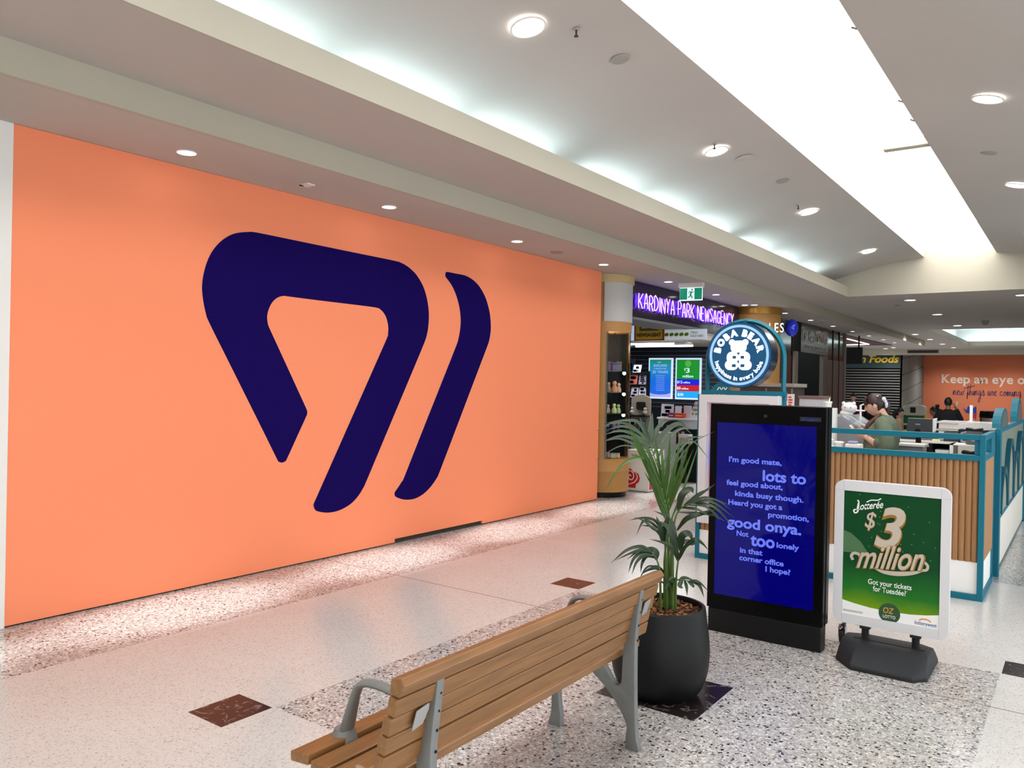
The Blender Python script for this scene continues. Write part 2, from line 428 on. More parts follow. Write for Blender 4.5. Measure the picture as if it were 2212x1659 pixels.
# fluorescent battens lying in the left and right cove
yy = YB+0.3; k = 0
tube0 = None
ordn = ['first', 'second', 'third', 'fourth', 'fifth', 'sixth', 'seventh', 'eighth', 'ninth', 'tenth', 'eleventh', 'twelfth', 'thirteenth', 'fourteenth', 'fifteenth', 'sixteenth', 'seventeenth', 'eighteenth', 'nineteenth', 'twentieth']
for sx in (-4.16, XCR+0.26):
    yy = YB+0.3; k = 0
    while yy+1.25 < YE:
        if tube0 is None:
            tube0 = thing('cove_batten', 'x', 'light', (sx, yy, Z2+0.08), 0, 'fluorescent battens hidden in the ceiling cove')
            MB().box(-0.03, 0.03, 0, 1.24, 0, 0.04).build('batten_body', 'white_trim', tube0, local=True)
            MB().tube([(0, 0.03, 0.065), (0, 1.21, 0.065)], 0.014, 8).build('lamp_tube', 'tube_glow', tube0, local=True)
            o = tube0
        else: o = copy_thing(tube0, (sx, yy, Z2+0.08))
        o['label'] = 'bluish fluorescent batten, %s along the %s ceiling cove' % (ordn[k], 'hoarding side' if sx < -3 else 'kiosk side')
        yy += 1.42 if k % 3 else 1.75; k += 1
# second coffer further along
Y2a, Y2b = 26.84, 36.9
b2 = MB().box(XC-0.02, XC, Y2a, Y2b, Z2, 3.75).box(XC, XCR, Y2a, Y2a+0.02, Z2, 3.75).box(XC, XCR, Y2b-0.02, Y2b, Z2, 3.75).box(XCR, XCR+0.02, Y2a, Y2b, Z2, 3.75)
struct(b2.build('trim_6', 'plaster_cream'))
struct(MB().box(XC-0.5, XCR+0.5, Y2a-0.4, Y2b+0.4, 4.25, 4.3).box(XC-0.5, XC-0.45, Y2a-0.4, Y2b+0.4, Z2+.05, 4.3).box(XC-0.5, XCR+0.5, Y2b+0.36, Y2b+0.4, Z2+.05, 4.3).build('ceiling', 'plaster_white'))
for k, (xx, ya, yb) in enumerate([(XC-0.2, Y2a+0.4, Y2a+4.6), (XC-0.2, Y2a+5.2, Y2b-0.4)]):
    t = thing('cove_batten', 'fluorescent batten in the far ceiling recess, %s' % ('near end' if k == 0 else 'far end'), 'light', (xx, ya, Z2+0.06))
    MB().tube([(xx, ya, Z2+0.12), (xx, yb, Z2+0.12)], 0.02, 8).build('lamp_tube', 'tube_glow', t)
t = thing('cove_batten', 'fluorescent batten along the far end of the far ceiling recess', 'light', (XC, Y2b+0.2, Z2+0.06))
MB().tube([(XC, Y2b+0.15, Z2+0.12), (XCR, Y2b+0.15, Z2+0.12)], 0.02, 8).build('lamp_tube', 'tube_glow', t)

# walls
struct(MB().box(-6.1, 2.2, YB-0.1, YB, 0, 4.4).build('wall_back_block', 'plaster'))  # unseen closing wall, added to hold back light from behind the camera
struct(MB().box(4.5, 4.6, 13.0, 50, 0, Z2).build('wall_right_block', 'plaster'))  # unseen wall added to keep outside light off the far ceiling
struct(MB().box(2.2, 4.5, 13.0, 50, Z2, Z2+0.06).build('ceiling', 'plaster'))
struct(MB().box(-6.1, -5.83, YB, 2.29, 0, Z1).build('wall_left', 'plaster_cream'))
struct(MB().box(-5.83, -5.79, 2.17, 2.29, 0, Z1).build('trim_7', 'plaster_white', bevel=0.004))
struct(MB().box(-6.1, -5.9, 2.29, 10.3, 0, Z1).build('wall_left', 'plaster_cream'))
# ------------------------------------------------------------------ orange hoarding with the navy mark
LOGO_A = [(4.206, 2.953), (4.602, 2.95), (5.252, 2.944), (5.872, 2.939), (5.979, 2.931), (6.062, 2.911), (6.14, 2.879), (6.217, 2.833), (6.29, 2.766), (6.344, 2.694), (6.388, 2.6), (6.417, 2.494), (6.426, 2.406), (6.42, 2.297), (6.4, 2.207), (6.356, 2.106), (6.178, 1.792), (5.793, 1.118), (5.552, 0.696), (5.505, 0.624), (5.458, 0.569), (5.402, 0.521), (5.337, 0.482), (5.272, 0.458), (5.203, 0.441), (5.135, 0.434), (5.068, 0.435), (5.001, 0.445), (4.946, 0.46), (4.916, 0.472), (4.898, 0.491), (4.889, 0.516), (4.891, 0.539), (4.899, 0.559), (5.187, 1.063), (5.526, 1.658), (5.791, 2.124), (5.808, 2.171), (5.814, 2.218), (5.81, 2.264), (5.793, 2.319), (5.769, 2.361), (5.737, 2.394), (5.698, 2.418), (5.629, 2.434), (5.266, 2.436), (4.821, 2.436), (4.534, 2.438), (4.505, 2.438), (4.466, 2.429), (4.427, 2.411), (4.393, 2.384), (4.365, 2.348), (4.343, 2.304), (4.331, 2.264), (4.328, 2.232), (4.333, 2.193), (4.343, 2.161), (4.355, 2.138), (4.488, 1.915), (4.676, 1.599), (4.779, 1.424), (4.789, 1.394), (4.787, 1.377), (4.781, 1.361), (4.686, 1.189), (4.57, 0.979), (4.552, 0.96), (4.531, 0.95), (4.507, 0.95), (4.481, 0.962), (4.461, 0.989), (4.254, 1.336), (3.974, 1.801), (3.768, 2.143), (3.737, 2.212), (3.714, 2.294), (3.701, 2.366), (3.696, 2.424), (3.7, 2.491), (3.713, 2.559), (3.733, 2.627), (3.762, 2.695), (3.799, 2.755), (3.848, 2.813), (3.907, 2.863), (3.97, 2.901), (4.036, 2.925), (4.116, 2.943)]
LOGO_B = [(6.718, 2.928), (6.859, 2.928), (7.021, 2.927), (7.114, 2.911), (7.206, 2.881), (7.293, 2.834), (7.364, 2.773), (7.426, 2.702), (7.478, 2.609), (7.514, 2.514), (7.535, 2.396), (7.532, 2.298), (7.506, 2.198), (7.463, 2.113), (7.26, 1.757), (6.946, 1.204), (6.663, 0.708), (6.614, 0.635), (6.555, 0.578), (6.489, 0.527), (6.411, 0.483), (6.33, 0.454), (6.24, 0.438), (6.134, 0.442), (6.051, 0.459), (5.983, 0.485), (5.961, 0.499), (5.952, 0.522), (5.957, 0.541), (5.967, 0.551), (6.014, 0.594), (6.059, 0.643), (6.094, 0.686), (6.339, 1.122), (6.678, 1.718), (6.901, 2.114), (6.934, 2.188), (6.957, 2.272), (6.97, 2.366), (6.964, 2.459), (6.942, 2.551), (6.904, 2.64), (6.853, 2.724), (6.787, 2.798), (6.704, 2.86), (6.688, 2.876), (6.685, 2.896), (6.693, 2.917)]
XH = -5.80
t = thing('hoarding', 'long orange shop hoarding with a big navy arrow mark', 'hoarding', (XH, 6.2, 0))
MB().box(XH-0.04, XH, 2.29, 5.97, 0.012, Z1-0.002).box(XH-0.04, XH, 5.97, 7.45, 0.05, Z1-0.002).box(XH-0.04, XH, 7.45, 10.19, 0.012, Z1-0.002).build('panel', 'hoarding_orange', t)
def flat_mark(pts, mb, x0, x1):
    mb.prism([(p.x, p.y) for p in catmull([(a, b, 0) for a, b in pts], 3, True)], YZ, x0, x1)
bm = MB(); flat_mark(LOGO_A, bm, XH+0.0005, XH+0.003); flat_mark(LOGO_B, bm, XH+0.0005, XH+0.003)
bm.build('mark', 'navy', t)
MB().box(XH-0.035, XH-0.02, 2.29, 10.19, 0.0, 0.06).build('kick_gap_shade', 'dark_slot', t)  # dark strip draws the shade in the gap under the panel

# ------------------------------------------------------------------ downlights
def downlight(label, x, y, z, r, group, power, spot=1.25, proto={}, tilt=0.0):
    key = (round(r, 3), power, spot)
    if key in proto:
        o = copy_thing(proto[key], (x, y, z), label)
    else:
        o = thing('downlight', label, 'ceiling light', (x, y, z), 0, None)
        MB().lathe([(r, -0.001), (r*1.18, -0.001), (r*1.2, -0.006), (r*1.1, -0.011), (r, -0.006), (r, -0.001)], seg=28).build('trim_ring', 'white_trim', o, smooth=True, local=True)
        MB().lathe([(0, -0.004), (r*1.0, -0.004)], seg=28).build('lens', 'lamp_glow', o, local=True)
        if power:
            l = bpy.data.lights.new('downlight_beam', 'SPOT'); l.energy = power; l.spot_size = spot; l.spot_blend = 0.9; l.shadow_soft_size = r
            l.color = (1.0, 0.98, 0.97)
            lo = bpy.data.objects.new('downlight_beam', l); C.objects.link(lo); lo.parent = o; lo.location = (0, 0, -0.03)
            if spot < 0.5: lo.scale = (1, 2.4, 1); lo.rotation_euler = (0, -0.03, 0)
        proto[key] = o
    o['group'] = group
    if tilt: o.rotation_euler = (0, tilt, 0)
    return o
for k, y in enumerate([-7.1, -5.03, -2.95, -0.87, 1.22, 3.30, 5.40, 7.50, 9.55]):
    downlight('small round downlight above the orange hoarding, %s along its row' % ordn[k], -5.41, y, Z1, 0.062, 'downlights above the hoarding', SPOT_W, 0.32)
for k, y in enumerate([11.62, 13.63, 15.66, 17.66, 19.68, 21.77, 23.94, 26.04, 28.2, 30.1]):
    downlight('small round downlight in the soffit before the left shopfronts, %s past the hoarding' % ordn[k], -5.40, y, Z1, 0.062, 'downlights before the left shopfronts', SPOT_W if k < 6 else 0, 0.32)
downlight('extra small downlight close to the timber lottery column', -5.58, 15.62, Z1, 0.06, 'downlights before the left shopfronts', 0)
VZ = 4.155
for k, y in enumerate([-2.6, 0.7, 4.43, 7.86, 11.26, 15.0]):
    o = downlight('large round downlight in the vault left of the skylight, %s along the vault' % ordn[k], -3.14, y, VZ-0.004, 0.105, 'large vault downlights', BIG_W if y > 6 else (7.0 if y > 3 else 0), 1.9)
    o.rotation_euler = (0, -0.22, 0)
for k, y in enumerate([-2.6, 0.6, 4.2, 7.63, 11.0, 14.6]):
    o = downlight('large round downlight in the vault right of the skylight, %s along the vault' % ordn[k], -0.70, y, VZ-0.004, 0.105, 'large vault downlights', BIG_W if y > 6 else (7.0 if y > 3 else 0), 1.9)
    o.rotation_euler = (0, 0.22, 0)
for k, (x, y) in enumerate([(-2.94, 17.9), (-2.93, 21.52), (-2.94, 25.35), (-4.57, 28.9), (-4.56, 31.9), (-4.58, 35.15), (-4.56, 38.2), (-6.83, 37.8), (-7.3, 38.6), (-1.0, 17.8)]):
    downlight('round downlight in the flat ceiling beyond the skylight, %s going away' % ordn[k], x, y, Z2, 0.10, 'downlights beyond the skylight', 70.0 if k in (0, 1, 2, 9) else 260.0, 2.2 if k in (0, 1, 2, 9) else 2.7)

# small ceiling fittings
def disc(name, label, cat, x, y, z, r, m='grey_disc', h=0.012, rot=0):
    o = MB().lathe([(0, -h), (r*0.85, -h), (r, -h*0.4), (r, 0), (0, 0)], (0, 0), 20).build(name, m, None, smooth=True)
    o.location = (x, y, z); o.rotation_euler = (0, rot, 0); setp(o, label, cat); return o
disc('speaker_grille', 'flat grey round ceiling speaker above the hoarding', 'speaker', -5.43, 8.39, Z1, 0.085)
disc('ceiling_disc', 'pale round cover in the vault left of the skylight, near the first large downlight', 'cover', -2.92, 5.35, 4.198, 0.075, 'grey_disc', 0.012, -0.18)
disc('ceiling_disc', 'pale round cover in the vault left of the skylight, between two large downlights', 'cover', -2.98, 9.55, 4.19, 0.075, 'grey_disc', 0.012, -0.18)
disc('ceiling_disc', 'pale round grille in the vault just beyond the second large downlight', 'cover', -3.02, 8.35, 4.18, 0.09, 'plaster', 0.01, -0.18)
disc('ceiling_disc', 'pale round cover in the vault right of the skylight', 'cover', -0.85, 9.5, 4.19, 0.08, 'grey_disc', 0.012, 0.18)
disc('ceiling_disc', 'grey round cover at the top of the photo right of the skylight', 'cover', -0.93, 5.2, 4.2, 0.09, 'grey_disc', 0.012, 0.18)
disc('ceiling_disc', 'small round cover in the flat ceiling beside the first downlight beyond the skylight', 'cover', -3.35, 18.9, Z2, 0.06)
disc('ceiling_disc', 'thin round cover among the small downlights before the left shopfronts', 'cover', -5.3, 20.4, Z1, 0.06)
t = thing('sensor_box', 'small beige rectangular sensor in the soffit above the hoarding', 'sensor', (-5.4, 4.42, Z1))
MB().box(-5.46, -5.35, 4.37, 4.46, Z1-0.012, Z1).build('sensor_plate', 'white_trim', t, bevel=0.004)
MB().box(-5.455, -5.43, 4.37, 4.40, Z1-0.016, Z1-0.008).build('sensor_eye', 'dark_slot', t)
def sprinkler(label, x, y, z):
    t = thing('sprinkler_head', label, 'sprinkler', (x, y, z))
    MB().cyl((x, y), 0.022, z-0.01, z, 12).build('escutcheon', 'zinc', t)
    MB().cyl((x, y), 0.007, z-0.05, z-0.008, 8).cyl((x, y), 0.016, z-0.056, z-0.05, 10).build('deflector', 'dark_slot', t)
sprinkler('small dark sprinkler under the vault beside the first large downlight', -2.93, 4.72, 4.195)
sprinkler('tiny sprinkler under the vault beside the second large downlight', -3.08, 7.65, 4.165)
sprinkler('tiny sprinkler under the vault before the third large downlight', -3.14, 10.75, 4.152)
t = thing('smoke_detector', 'grey smoke detector in the flat ceiling above the counters', 'detector', (-2.16, 23.9, Z2))
MB().box(-2.32, -2.1, 23.85, 23.95, Z2-0.01, Z2).build('detector_plate', 'zinc', t)
MB().lathe([(0, Z2-0.12), (0.05, Z2-0.11), (0.08, Z2-0.05), (0.09, Z2-0.01), (0.09, Z2)], (-2.14, 23.9), 16).build('detector_head', 'grey_disc', t, smooth=True)

# ------------------------------------------------------------------ timber park bench
BX, BY0, BY1 = -1.685, 1.735, 3.545
t = thing('park_bench', 'timber slatted bench with grey cast metal ends facing the orange hoarding', 'bench', (BX-0.2, 2.64, 0))
def U(u, z): return (BX-u, z)
def slat(poly, name):
    MB().prism([U(*p) for p in poly], XZ, BY0, BY1).build(name, 'bench_wood', t, bevel=0.005)
back = [(0.052, 0.492), (0.040, 0.556), (0.022, 0.620), (0.000, 0.684)]
for (u, z) in back:           # plank leaning back; u is towards the hoarding
    dz, du = 0.058, -0.0115
    th = 0.036
    slat([(u-0.012, z), (u-0.012+du, z+dz), (u-0.012+du+th, z+dz+0.006), (u-0.012+th, z+0.006)], 'back_slat')
slat([(-0.028, 0.748), (-0.052, 0.790), (-0.036, 0.812), (0.004, 0.804), (0.012, 0.756)], 'back_slat')
for (u, z, a) in [(0.075, 0.418, 0.05), (0.176, 0.411, 0.05), (0.277, 0.414, -0.03), (0.378, 0.424, -0.10)]:
    wv = 0.088; ca, sa = math.cos(a), math.sin(a)
    slat([(u+p*ca-q*sa, z+p*sa*-1*-1+q*ca) for p, q in ((0, 0), (wv, 0), (wv, 0.034), (0, 0.034))], 'seat_slat')
def frame(y, w=0.036):
    side = [(0.036, 0.0), (0.030, 0.10), (0.06, 0.16), (0.12, 0.235), (0.20, 0.300), (0.30, 0.360), (0.40, 0.372), (0.412, 0.30), (0.415, 0.2), (0.405, 0.1), (0.398, 0.0),
            (0.468, 0.0), (0.456, 0.05), (0.452, 0.15), (0.458, 0.3), (0.470, 0.40), (0.468, 0.424), (0.40, 0.417), (0.30, 0.412), (0.23, 0.408), (0.175, 0.380), (0.135, 0.330), (0.105, 0.292), (0.085, 0.285), (0.068, 0.296), (0.062, 0.33), (0.060, 0.40), (0.056, 0.47), (0.047, 0.55), (0.034, 0.63), (0.014, 0.72), (-0.012, 0.772),
            (-0.030, 0.778), (-0.030, 0.755), (-0.024, 0.70), (-0.014, 0.62), (-0.006, 0.54), (-0.004, 0.45), (-0.006, 0.30), (-0.012, 0.15), (-0.020, 0.05), (-0.034, 0.0)]
    f = MB(); sm = catmull([(a, b, 0) for a, b in side], 2, True)
    f.prism([U(p.x, max(p.y, 0.0)) for p in sm], XZ, y-w/2, y+w/2)
    fo = f.build('end_frame', 'bench_metal', t, bevel=0.006, smooth=True)
    hs = MB()
    for (u, z) in [(-0.028, 0.762), (-0.022, 0.705), (-0.015, 0.645), (-0.009, 0.58), (-0.006, 0.51)]:
        hs.ball((BX-u+0.001, y+0.006, z), 0.004, 0.006, 0.006, 1)
    hs.build('bolt_hole', 'hole', fo)
    arm = [(0.415, 0.445), (0.400, 0.49), (0.378, 0.56), (0.362, 0.61), (0.342, 0.642), (0.30, 0.660), (0.24, 0.664), (0.16, 0.658), (0.08, 0.644), (0.03, 0.630)]
    p = catmull([(BX-u, y-0.0, z) for u, z in arm], 3)
    rr = [0.036-0.014*min(1, i/8) for i in range(len(p))]
    MB().tube(p, rr, 12, flat=0.62, upv=(1, 0, 0.2)).build('armrest', 'bench_metal', fo, smooth=True)
    MB().lathe([(0, 0.435), (0.05, 0.436), (0.046, 0.45), (0.034, 0.475), (0, 0.48)], (BX-0.417, y), 14).build('armrest_foot', 'bench_metal', fo, smooth=True)
FY0, FY1 = 1.93, 3.355
frame(FY0); frame(FY1)
for y0, y1 in ((FY0-0.105, FY0-0.04), (FY1+0.05, FY1+0.115)):
    MB().prism([(y0, 0.612), (y1-0.018, 0.622), (y1, 0.668), (y1-0.004, 0.688), (y0+0.006, 0.678)], lambda u, v, q: (BX-0.002-(v-0.65)*-0.22+q, u, v), 0.008, 0.014).build('bracket_plate', 'zinc', t, bevel=0.002)

# ------------------------------------------------------------------ potted palm
PX, PY = -1.90, 4.08
P = thing('potted_palm', 'tall green palm in a round black planter on the dark floor tile', 'potted plant', (PX, PY, 0))
prof = catmull([(0.0, 0, 0.0), (0.175, 0, 0.0), (0.205, 0, 0.012), (0.235, 0, 0.05), (0.262, 0, 0.13), (0.272, 0, 0.22), (0.268, 0, 0.31), (0.256, 0, 0.40), (0.246, 0, 0.478), (0.242, 0, 0.487), (0.232, 0, 0.488), (0.226, 0, 0.484), (0.225, 0, 0.44), (0.225, 0, 0.40)], 3)
MB().lathe([(max(p.x, 0), max(p.z, 0)) for p in prof]+[(0, 0.40)], (PX, PY), 64).build('planter', 'pot_black', P, smooth=True)
MB().lathe([(0, 0.447), (0.12, 0.448), (0.20, 0.442), (0.2245, 0.436)], (PX, PY), 40).build('soil', 'mulch_tray', P)
for mi, mname in enumerate(('bark', 'bark_dark', 'bark_pale')):
    bm = MB(); rng = random.Random(mi+3)
    for k in range(330 if mi < 2 else 120):
        a = rng.uniform(0, 2*PI); r = 0.213*math.sqrt(rng.random())
        mtx = Matrix.Translation((PX+r*math.cos(a), PY+r*math.sin(a), 0.452+rng.uniform(0, 0.016))) @ Euler((rng.uniform(-.5, .5), rng.uniform(-.5, .5), rng.uniform(0, 6.3))).to_matrix().to_4x4()
        l, wd = rng.uniform(0.008, 0.022), rng.uniform(0.003, 0.008)
        bm.box(-l, l, -wd, wd, -0.002, 0.002, mtx)
    o = bm.build('mulch', mname, P, kind='stuff')
FRONDS = [
 ('m',[(0.056,0.0,0.48),(0.052,-0.01,0.651),(0.046,-0.02,0.8),(0.026,-0.03,0.962),(0.004,-0.03,1.063),(-0.024,-0.02,1.171)],[([(0.021,-0.03,0.994),(0.066,-0.12,1.185),(0.128,-0.16,1.372)],0.0077),([(0.033,-0.03,0.94),(0.117,-0.02,1.159),(0.21,0.05,1.393)],0.0049),([(0.016,-0.03,1.016),(0.069,-0.1,1.24),(0.124,-0.13,1.43)],0.0084),([(0.009,-0.03,1.045),(0.039,-0.09,1.238),(0.069,-0.12,1.435)],0.0091),([(0.004,-0.03,1.071),(0.008,-0.08,1.265),(0.015,-0.09,1.448)],0.0091),([(-0.003,-0.03,1.1),(-0.023,-0.08,1.279),(-0.035,-0.08,1.443)],0.007),([(-0.012,-0.03,1.136),(-0.045,-0.07,1.307),(-0.073,-0.06,1.459)],0.0063),([(-0.024,-0.02,1.171),(-0.086,-0.03,1.324),(-0.146,0.0,1.465)],0.0091),([(-0.017,-0.02,1.149),(-0.102,0.0,1.313),(-0.181,0.04,1.469)],0.007),([(-0.009,-0.02,1.12),(-0.104,0.03,1.303),(-0.198,0.08,1.492)],0.0077),([(-0.003,-0.03,1.085),(-0.093,0.05,1.264),(-0.181,0.12,1.451)],0.007),([(0.008,-0.03,1.049),(-0.075,0.06,1.227),(-0.159,0.13,1.397)],0.0077),([(0.016,-0.03,1.012),(-0.052,0.06,1.175),(-0.137,0.12,1.347)],0.007),([(0.025,-0.03,0.969),(-0.032,0.04,1.126),(-0.115,0.1,1.311)],0.0091),([(0.03,-0.03,0.94),(-0.014,0.03,1.046),(-0.089,0.07,1.248)],0.0084)]) ,
 ('g',[(0.074,0.05,0.466),(0.073,0.08,0.742),(0.061,0.12,0.959),(0.029,0.17,1.148),(-0.018,0.22,1.302),(-0.035,0.25,1.377)],[([(-0.035,0.25,1.373),(-0.067,0.27,1.445),(-0.095,0.27,1.52)],0.0118),([(-0.032,0.25,1.369),(-0.028,0.28,1.453),(-0.015,0.3,1.544)],0.0139),([(-0.026,0.24,1.339),(0.005,0.28,1.43),(0.06,0.31,1.517)],0.0132),([(-0.018,0.22,1.302),(0.045,0.28,1.415),(0.147,0.33,1.481),(0.234,0.36,1.418)],0.0118),([(-0.004,0.21,1.265),(0.074,0.27,1.385),(0.159,0.31,1.451),(0.265,0.36,1.446)],0.0091),([(0.01,0.2,1.22),(0.11,0.25,1.333),(0.195,0.29,1.394),(0.299,0.33,1.409)],0.0084),([(0.023,0.18,1.185),(0.124,0.24,1.303),(0.215,0.27,1.384),(0.332,0.31,1.274)],0.0056),([(0.037,0.17,1.133),(0.133,0.24,1.273),(0.225,0.28,1.372),(0.357,0.3,1.44)],0.0035),([(-0.039,0.25,1.377),(-0.102,0.25,1.484),(-0.189,0.24,1.498),(-0.303,0.22,1.481)],0.0077),([(-0.039,0.25,1.369),(-0.118,0.24,1.438),(-0.207,0.22,1.464),(-0.301,0.2,1.44)],0.0077),([(-0.038,0.25,1.361),(-0.135,0.23,1.415),(-0.224,0.2,1.438),(-0.315,0.17,1.415)],0.0077),([(-0.034,0.24,1.347),(-0.12,0.22,1.385),(-0.217,0.19,1.408),(-0.321,0.15,1.382)],0.0077),([(-0.028,0.23,1.324),(-0.115,0.2,1.352),(-0.227,0.17,1.394),(-0.323,0.13,1.38)],0.0063),([(-0.018,0.22,1.295),(-0.099,0.2,1.333),(-0.222,0.15,1.354),(-0.368,0.1,1.276)],0.0042),([(-0.046,0.25,1.377),(-0.144,0.28,1.466),(-0.253,0.28,1.479),(-0.354,0.26,1.432)],0.0056)]) ,
 ('m',[(0.05,0.02,0.467),(0.049,0.06,0.671),(0.044,0.1,0.887),(0.006,0.08,1.099)],[([(0.006,0.08,1.099),(-0.076,0.02,1.283),(-0.19,-0.05,1.295),(-0.275,-0.1,1.233),(-0.337,-0.12,1.13)],0.0084),([(0.014,0.08,1.062),(-0.034,0.12,1.183),(-0.082,0.16,1.276)],0.0084),([(0.035,0.1,0.962),(-0.013,0.14,1.09),(-0.077,0.18,1.205)],0.0077)]) ,
 ('d',[(0.061,-0.04,0.491),(0.05,-0.06,0.736),(0.044,-0.08,0.913),(0.066,-0.1,1.025),(0.118,-0.12,1.065),(0.18,-0.13,1.082)],[([(0.066,-0.1,1.025),(0.082,-0.12,1.114),(0.127,-0.12,1.147),(0.14,-0.12,1.126)],0.0153),([(0.084,-0.1,1.04),(0.153,-0.12,1.101),(0.254,-0.14,1.181)],0.0084),([(0.099,-0.11,1.054),(0.179,-0.1,1.117),(0.244,-0.08,1.148)],0.0091),([(0.118,-0.12,1.064),(0.203,-0.15,1.107),(0.323,-0.2,1.076)],0.0063),([(0.133,-0.12,1.069),(0.227,-0.17,1.089),(0.338,-0.23,1.013)],0.0063),([(0.14,-0.12,1.073),(0.236,-0.19,1.064),(0.327,-0.26,0.967)],0.0063),([(0.111,-0.12,1.061),(0.197,-0.18,1.062),(0.258,-0.22,1.007),(0.22,-0.2,1.03)],0.0049),([(0.087,-0.1,1.043),(0.152,-0.16,1.044),(0.217,-0.2,1.013)],0.0063),([(0.067,-0.1,1.018),(0.158,-0.14,1.019),(0.233,-0.18,1.02),(0.287,-0.22,0.995)],0.0063),([(0.154,-0.12,1.073),(0.253,-0.12,1.096),(0.347,-0.12,1.041)],0.0042),([(0.066,-0.08,0.914),(0.108,-0.14,0.99),(0.186,-0.17,1.025),(0.251,-0.2,1.056)],0.0118)]) ,
 ('d',[(0.033,-0.02,0.478),(0.016,-0.05,0.696),(0.001,-0.07,0.845),(-0.023,-0.09,0.935)],[([(-0.023,-0.09,0.921),(-0.074,-0.13,0.977),(-0.144,-0.16,0.991),(-0.218,-0.18,0.981)],0.007),([(-0.021,-0.09,0.906),(-0.09,-0.14,0.964),(-0.136,-0.16,0.974),(-0.172,-0.17,0.901)],0.0063),([(-0.018,-0.09,0.892),(-0.075,-0.14,0.929),(-0.131,-0.17,0.976),(-0.189,-0.18,1.001)],0.0056),([(-0.012,-0.08,0.847),(-0.036,-0.12,0.926),(-0.06,-0.13,0.999)],0.0139),([(-0.003,-0.07,0.838),(-0.004,-0.1,0.937),(0.003,-0.1,0.988),(-0.07,-0.1,1.024)],0.0098),([(-0.009,-0.08,0.854),(-0.052,-0.13,0.913),(-0.091,-0.15,0.945),(-0.155,-0.17,0.954)],0.0063)]) ,
 ('d',[(0.076,-0.03,0.496),(0.07,-0.06,0.627),(0.074,-0.09,0.757),(0.086,-0.11,0.834)],[([(0.082,-0.1,0.806),(0.084,-0.13,0.888),(0.117,-0.14,0.908),(0.139,-0.14,0.873)],0.0167),([(0.082,-0.1,0.803),(0.137,-0.15,0.875),(0.175,-0.17,0.869),(0.213,-0.19,0.832)],0.0091),([(0.074,-0.09,0.75),(0.098,-0.14,0.833),(0.135,-0.16,0.873)],0.0091),([(0.074,-0.09,0.765),(0.029,-0.12,0.885),(-0.002,-0.13,0.943),(-0.069,-0.14,0.979)],0.0146),([(0.07,-0.09,0.75),(0.029,-0.13,0.83),(-0.033,-0.15,0.861),(-0.102,-0.17,0.881)],0.0077),([(0.071,-0.09,0.757),(0.046,-0.11,0.89),(0.032,-0.1,0.96),(0.002,-0.1,0.995)],0.0105)]) ,
 ('d',[(-0.009,-0.05,0.485),(-0.022,-0.09,0.619),(-0.035,-0.12,0.712),(-0.057,-0.14,0.769),(-0.09,-0.16,0.816)],[([(-0.09,-0.16,0.816),(-0.149,-0.17,0.838),(-0.228,-0.18,0.817),(-0.306,-0.19,0.754)],0.0084),([(-0.083,-0.16,0.809),(-0.15,-0.18,0.822),(-0.202,-0.2,0.811),(-0.289,-0.2,0.768)],0.0063),([(-0.074,-0.15,0.796),(-0.136,-0.18,0.808),(-0.188,-0.2,0.78),(-0.217,-0.21,0.708)],0.0084),([(-0.068,-0.15,0.786),(-0.13,-0.19,0.797),(-0.175,-0.21,0.765),(-0.2,-0.22,0.701)],0.007),([(-0.061,-0.14,0.773),(-0.113,-0.17,0.786),(-0.142,-0.2,0.757),(-0.15,-0.2,0.707)],0.0077),([(-0.09,-0.16,0.816),(-0.115,-0.14,0.822),(-0.149,-0.13,0.812),(-0.211,-0.12,0.758)],0.0077),([(-0.056,-0.14,0.762),(-0.056,-0.13,0.799),(-0.085,-0.13,0.82),(-0.128,-0.13,0.816)],0.0125)]) ,
 ('d',[(0.037,0.02,0.474),(0.034,0.03,0.567),(0.019,0.02,0.643),(-0.008,0.0,0.677)],[([(0.005,0.01,0.66),(-0.051,-0.03,0.701),(-0.099,-0.06,0.696),(-0.142,-0.08,0.628)],0.0056),([(0.013,0.01,0.653),(-0.036,-0.03,0.691),(-0.083,-0.05,0.687),(-0.124,-0.06,0.663)],0.007),([(0.029,0.03,0.611),(-0.0,0.0,0.67),(-0.034,-0.02,0.699),(-0.09,-0.05,0.701)],0.0084),([(0.031,0.03,0.589),(-0.018,-0.02,0.623),(-0.051,-0.04,0.642),(-0.086,-0.05,0.649)],0.0056),([(0.034,0.03,0.56),(0.055,0.05,0.614),(0.069,0.05,0.644)],0.007)]) ,
 ('d',[(0.069,-0.02,0.478),(0.057,-0.05,0.574),(0.061,-0.08,0.636),(0.096,-0.1,0.649),(0.142,-0.12,0.644)],[([(0.142,-0.12,0.644),(0.178,-0.15,0.631),(0.199,-0.17,0.573)],0.007),([(0.127,-0.12,0.647),(0.17,-0.15,0.652),(0.222,-0.18,0.608)],0.0056),([(0.122,-0.11,0.645),(0.144,-0.14,0.628),(0.148,-0.14,0.617)],0.007),([(0.107,-0.1,0.647),(0.114,-0.12,0.615),(0.117,-0.13,0.571)],0.007),([(0.096,-0.1,0.649),(0.076,-0.13,0.624),(0.094,-0.13,0.61)],0.0098),([(0.077,-0.09,0.642),(0.114,-0.08,0.655),(0.182,-0.07,0.632)],0.007),([(0.061,-0.08,0.636),(0.038,-0.1,0.658),(0.013,-0.12,0.641)],0.0084),([(0.061,-0.05,0.596),(0.029,-0.08,0.617),(0.0,-0.1,0.593)],0.0091)]) ,
]
F2 = Vector((-0.58715, 0.80948, 0)); R2 = Vector((0.80948, 0.58715, 0))
def PW(p): return Vector((PX, PY, 0))+R2*p[0]+F2*p[1]+Vector((0, 0, p[2]))
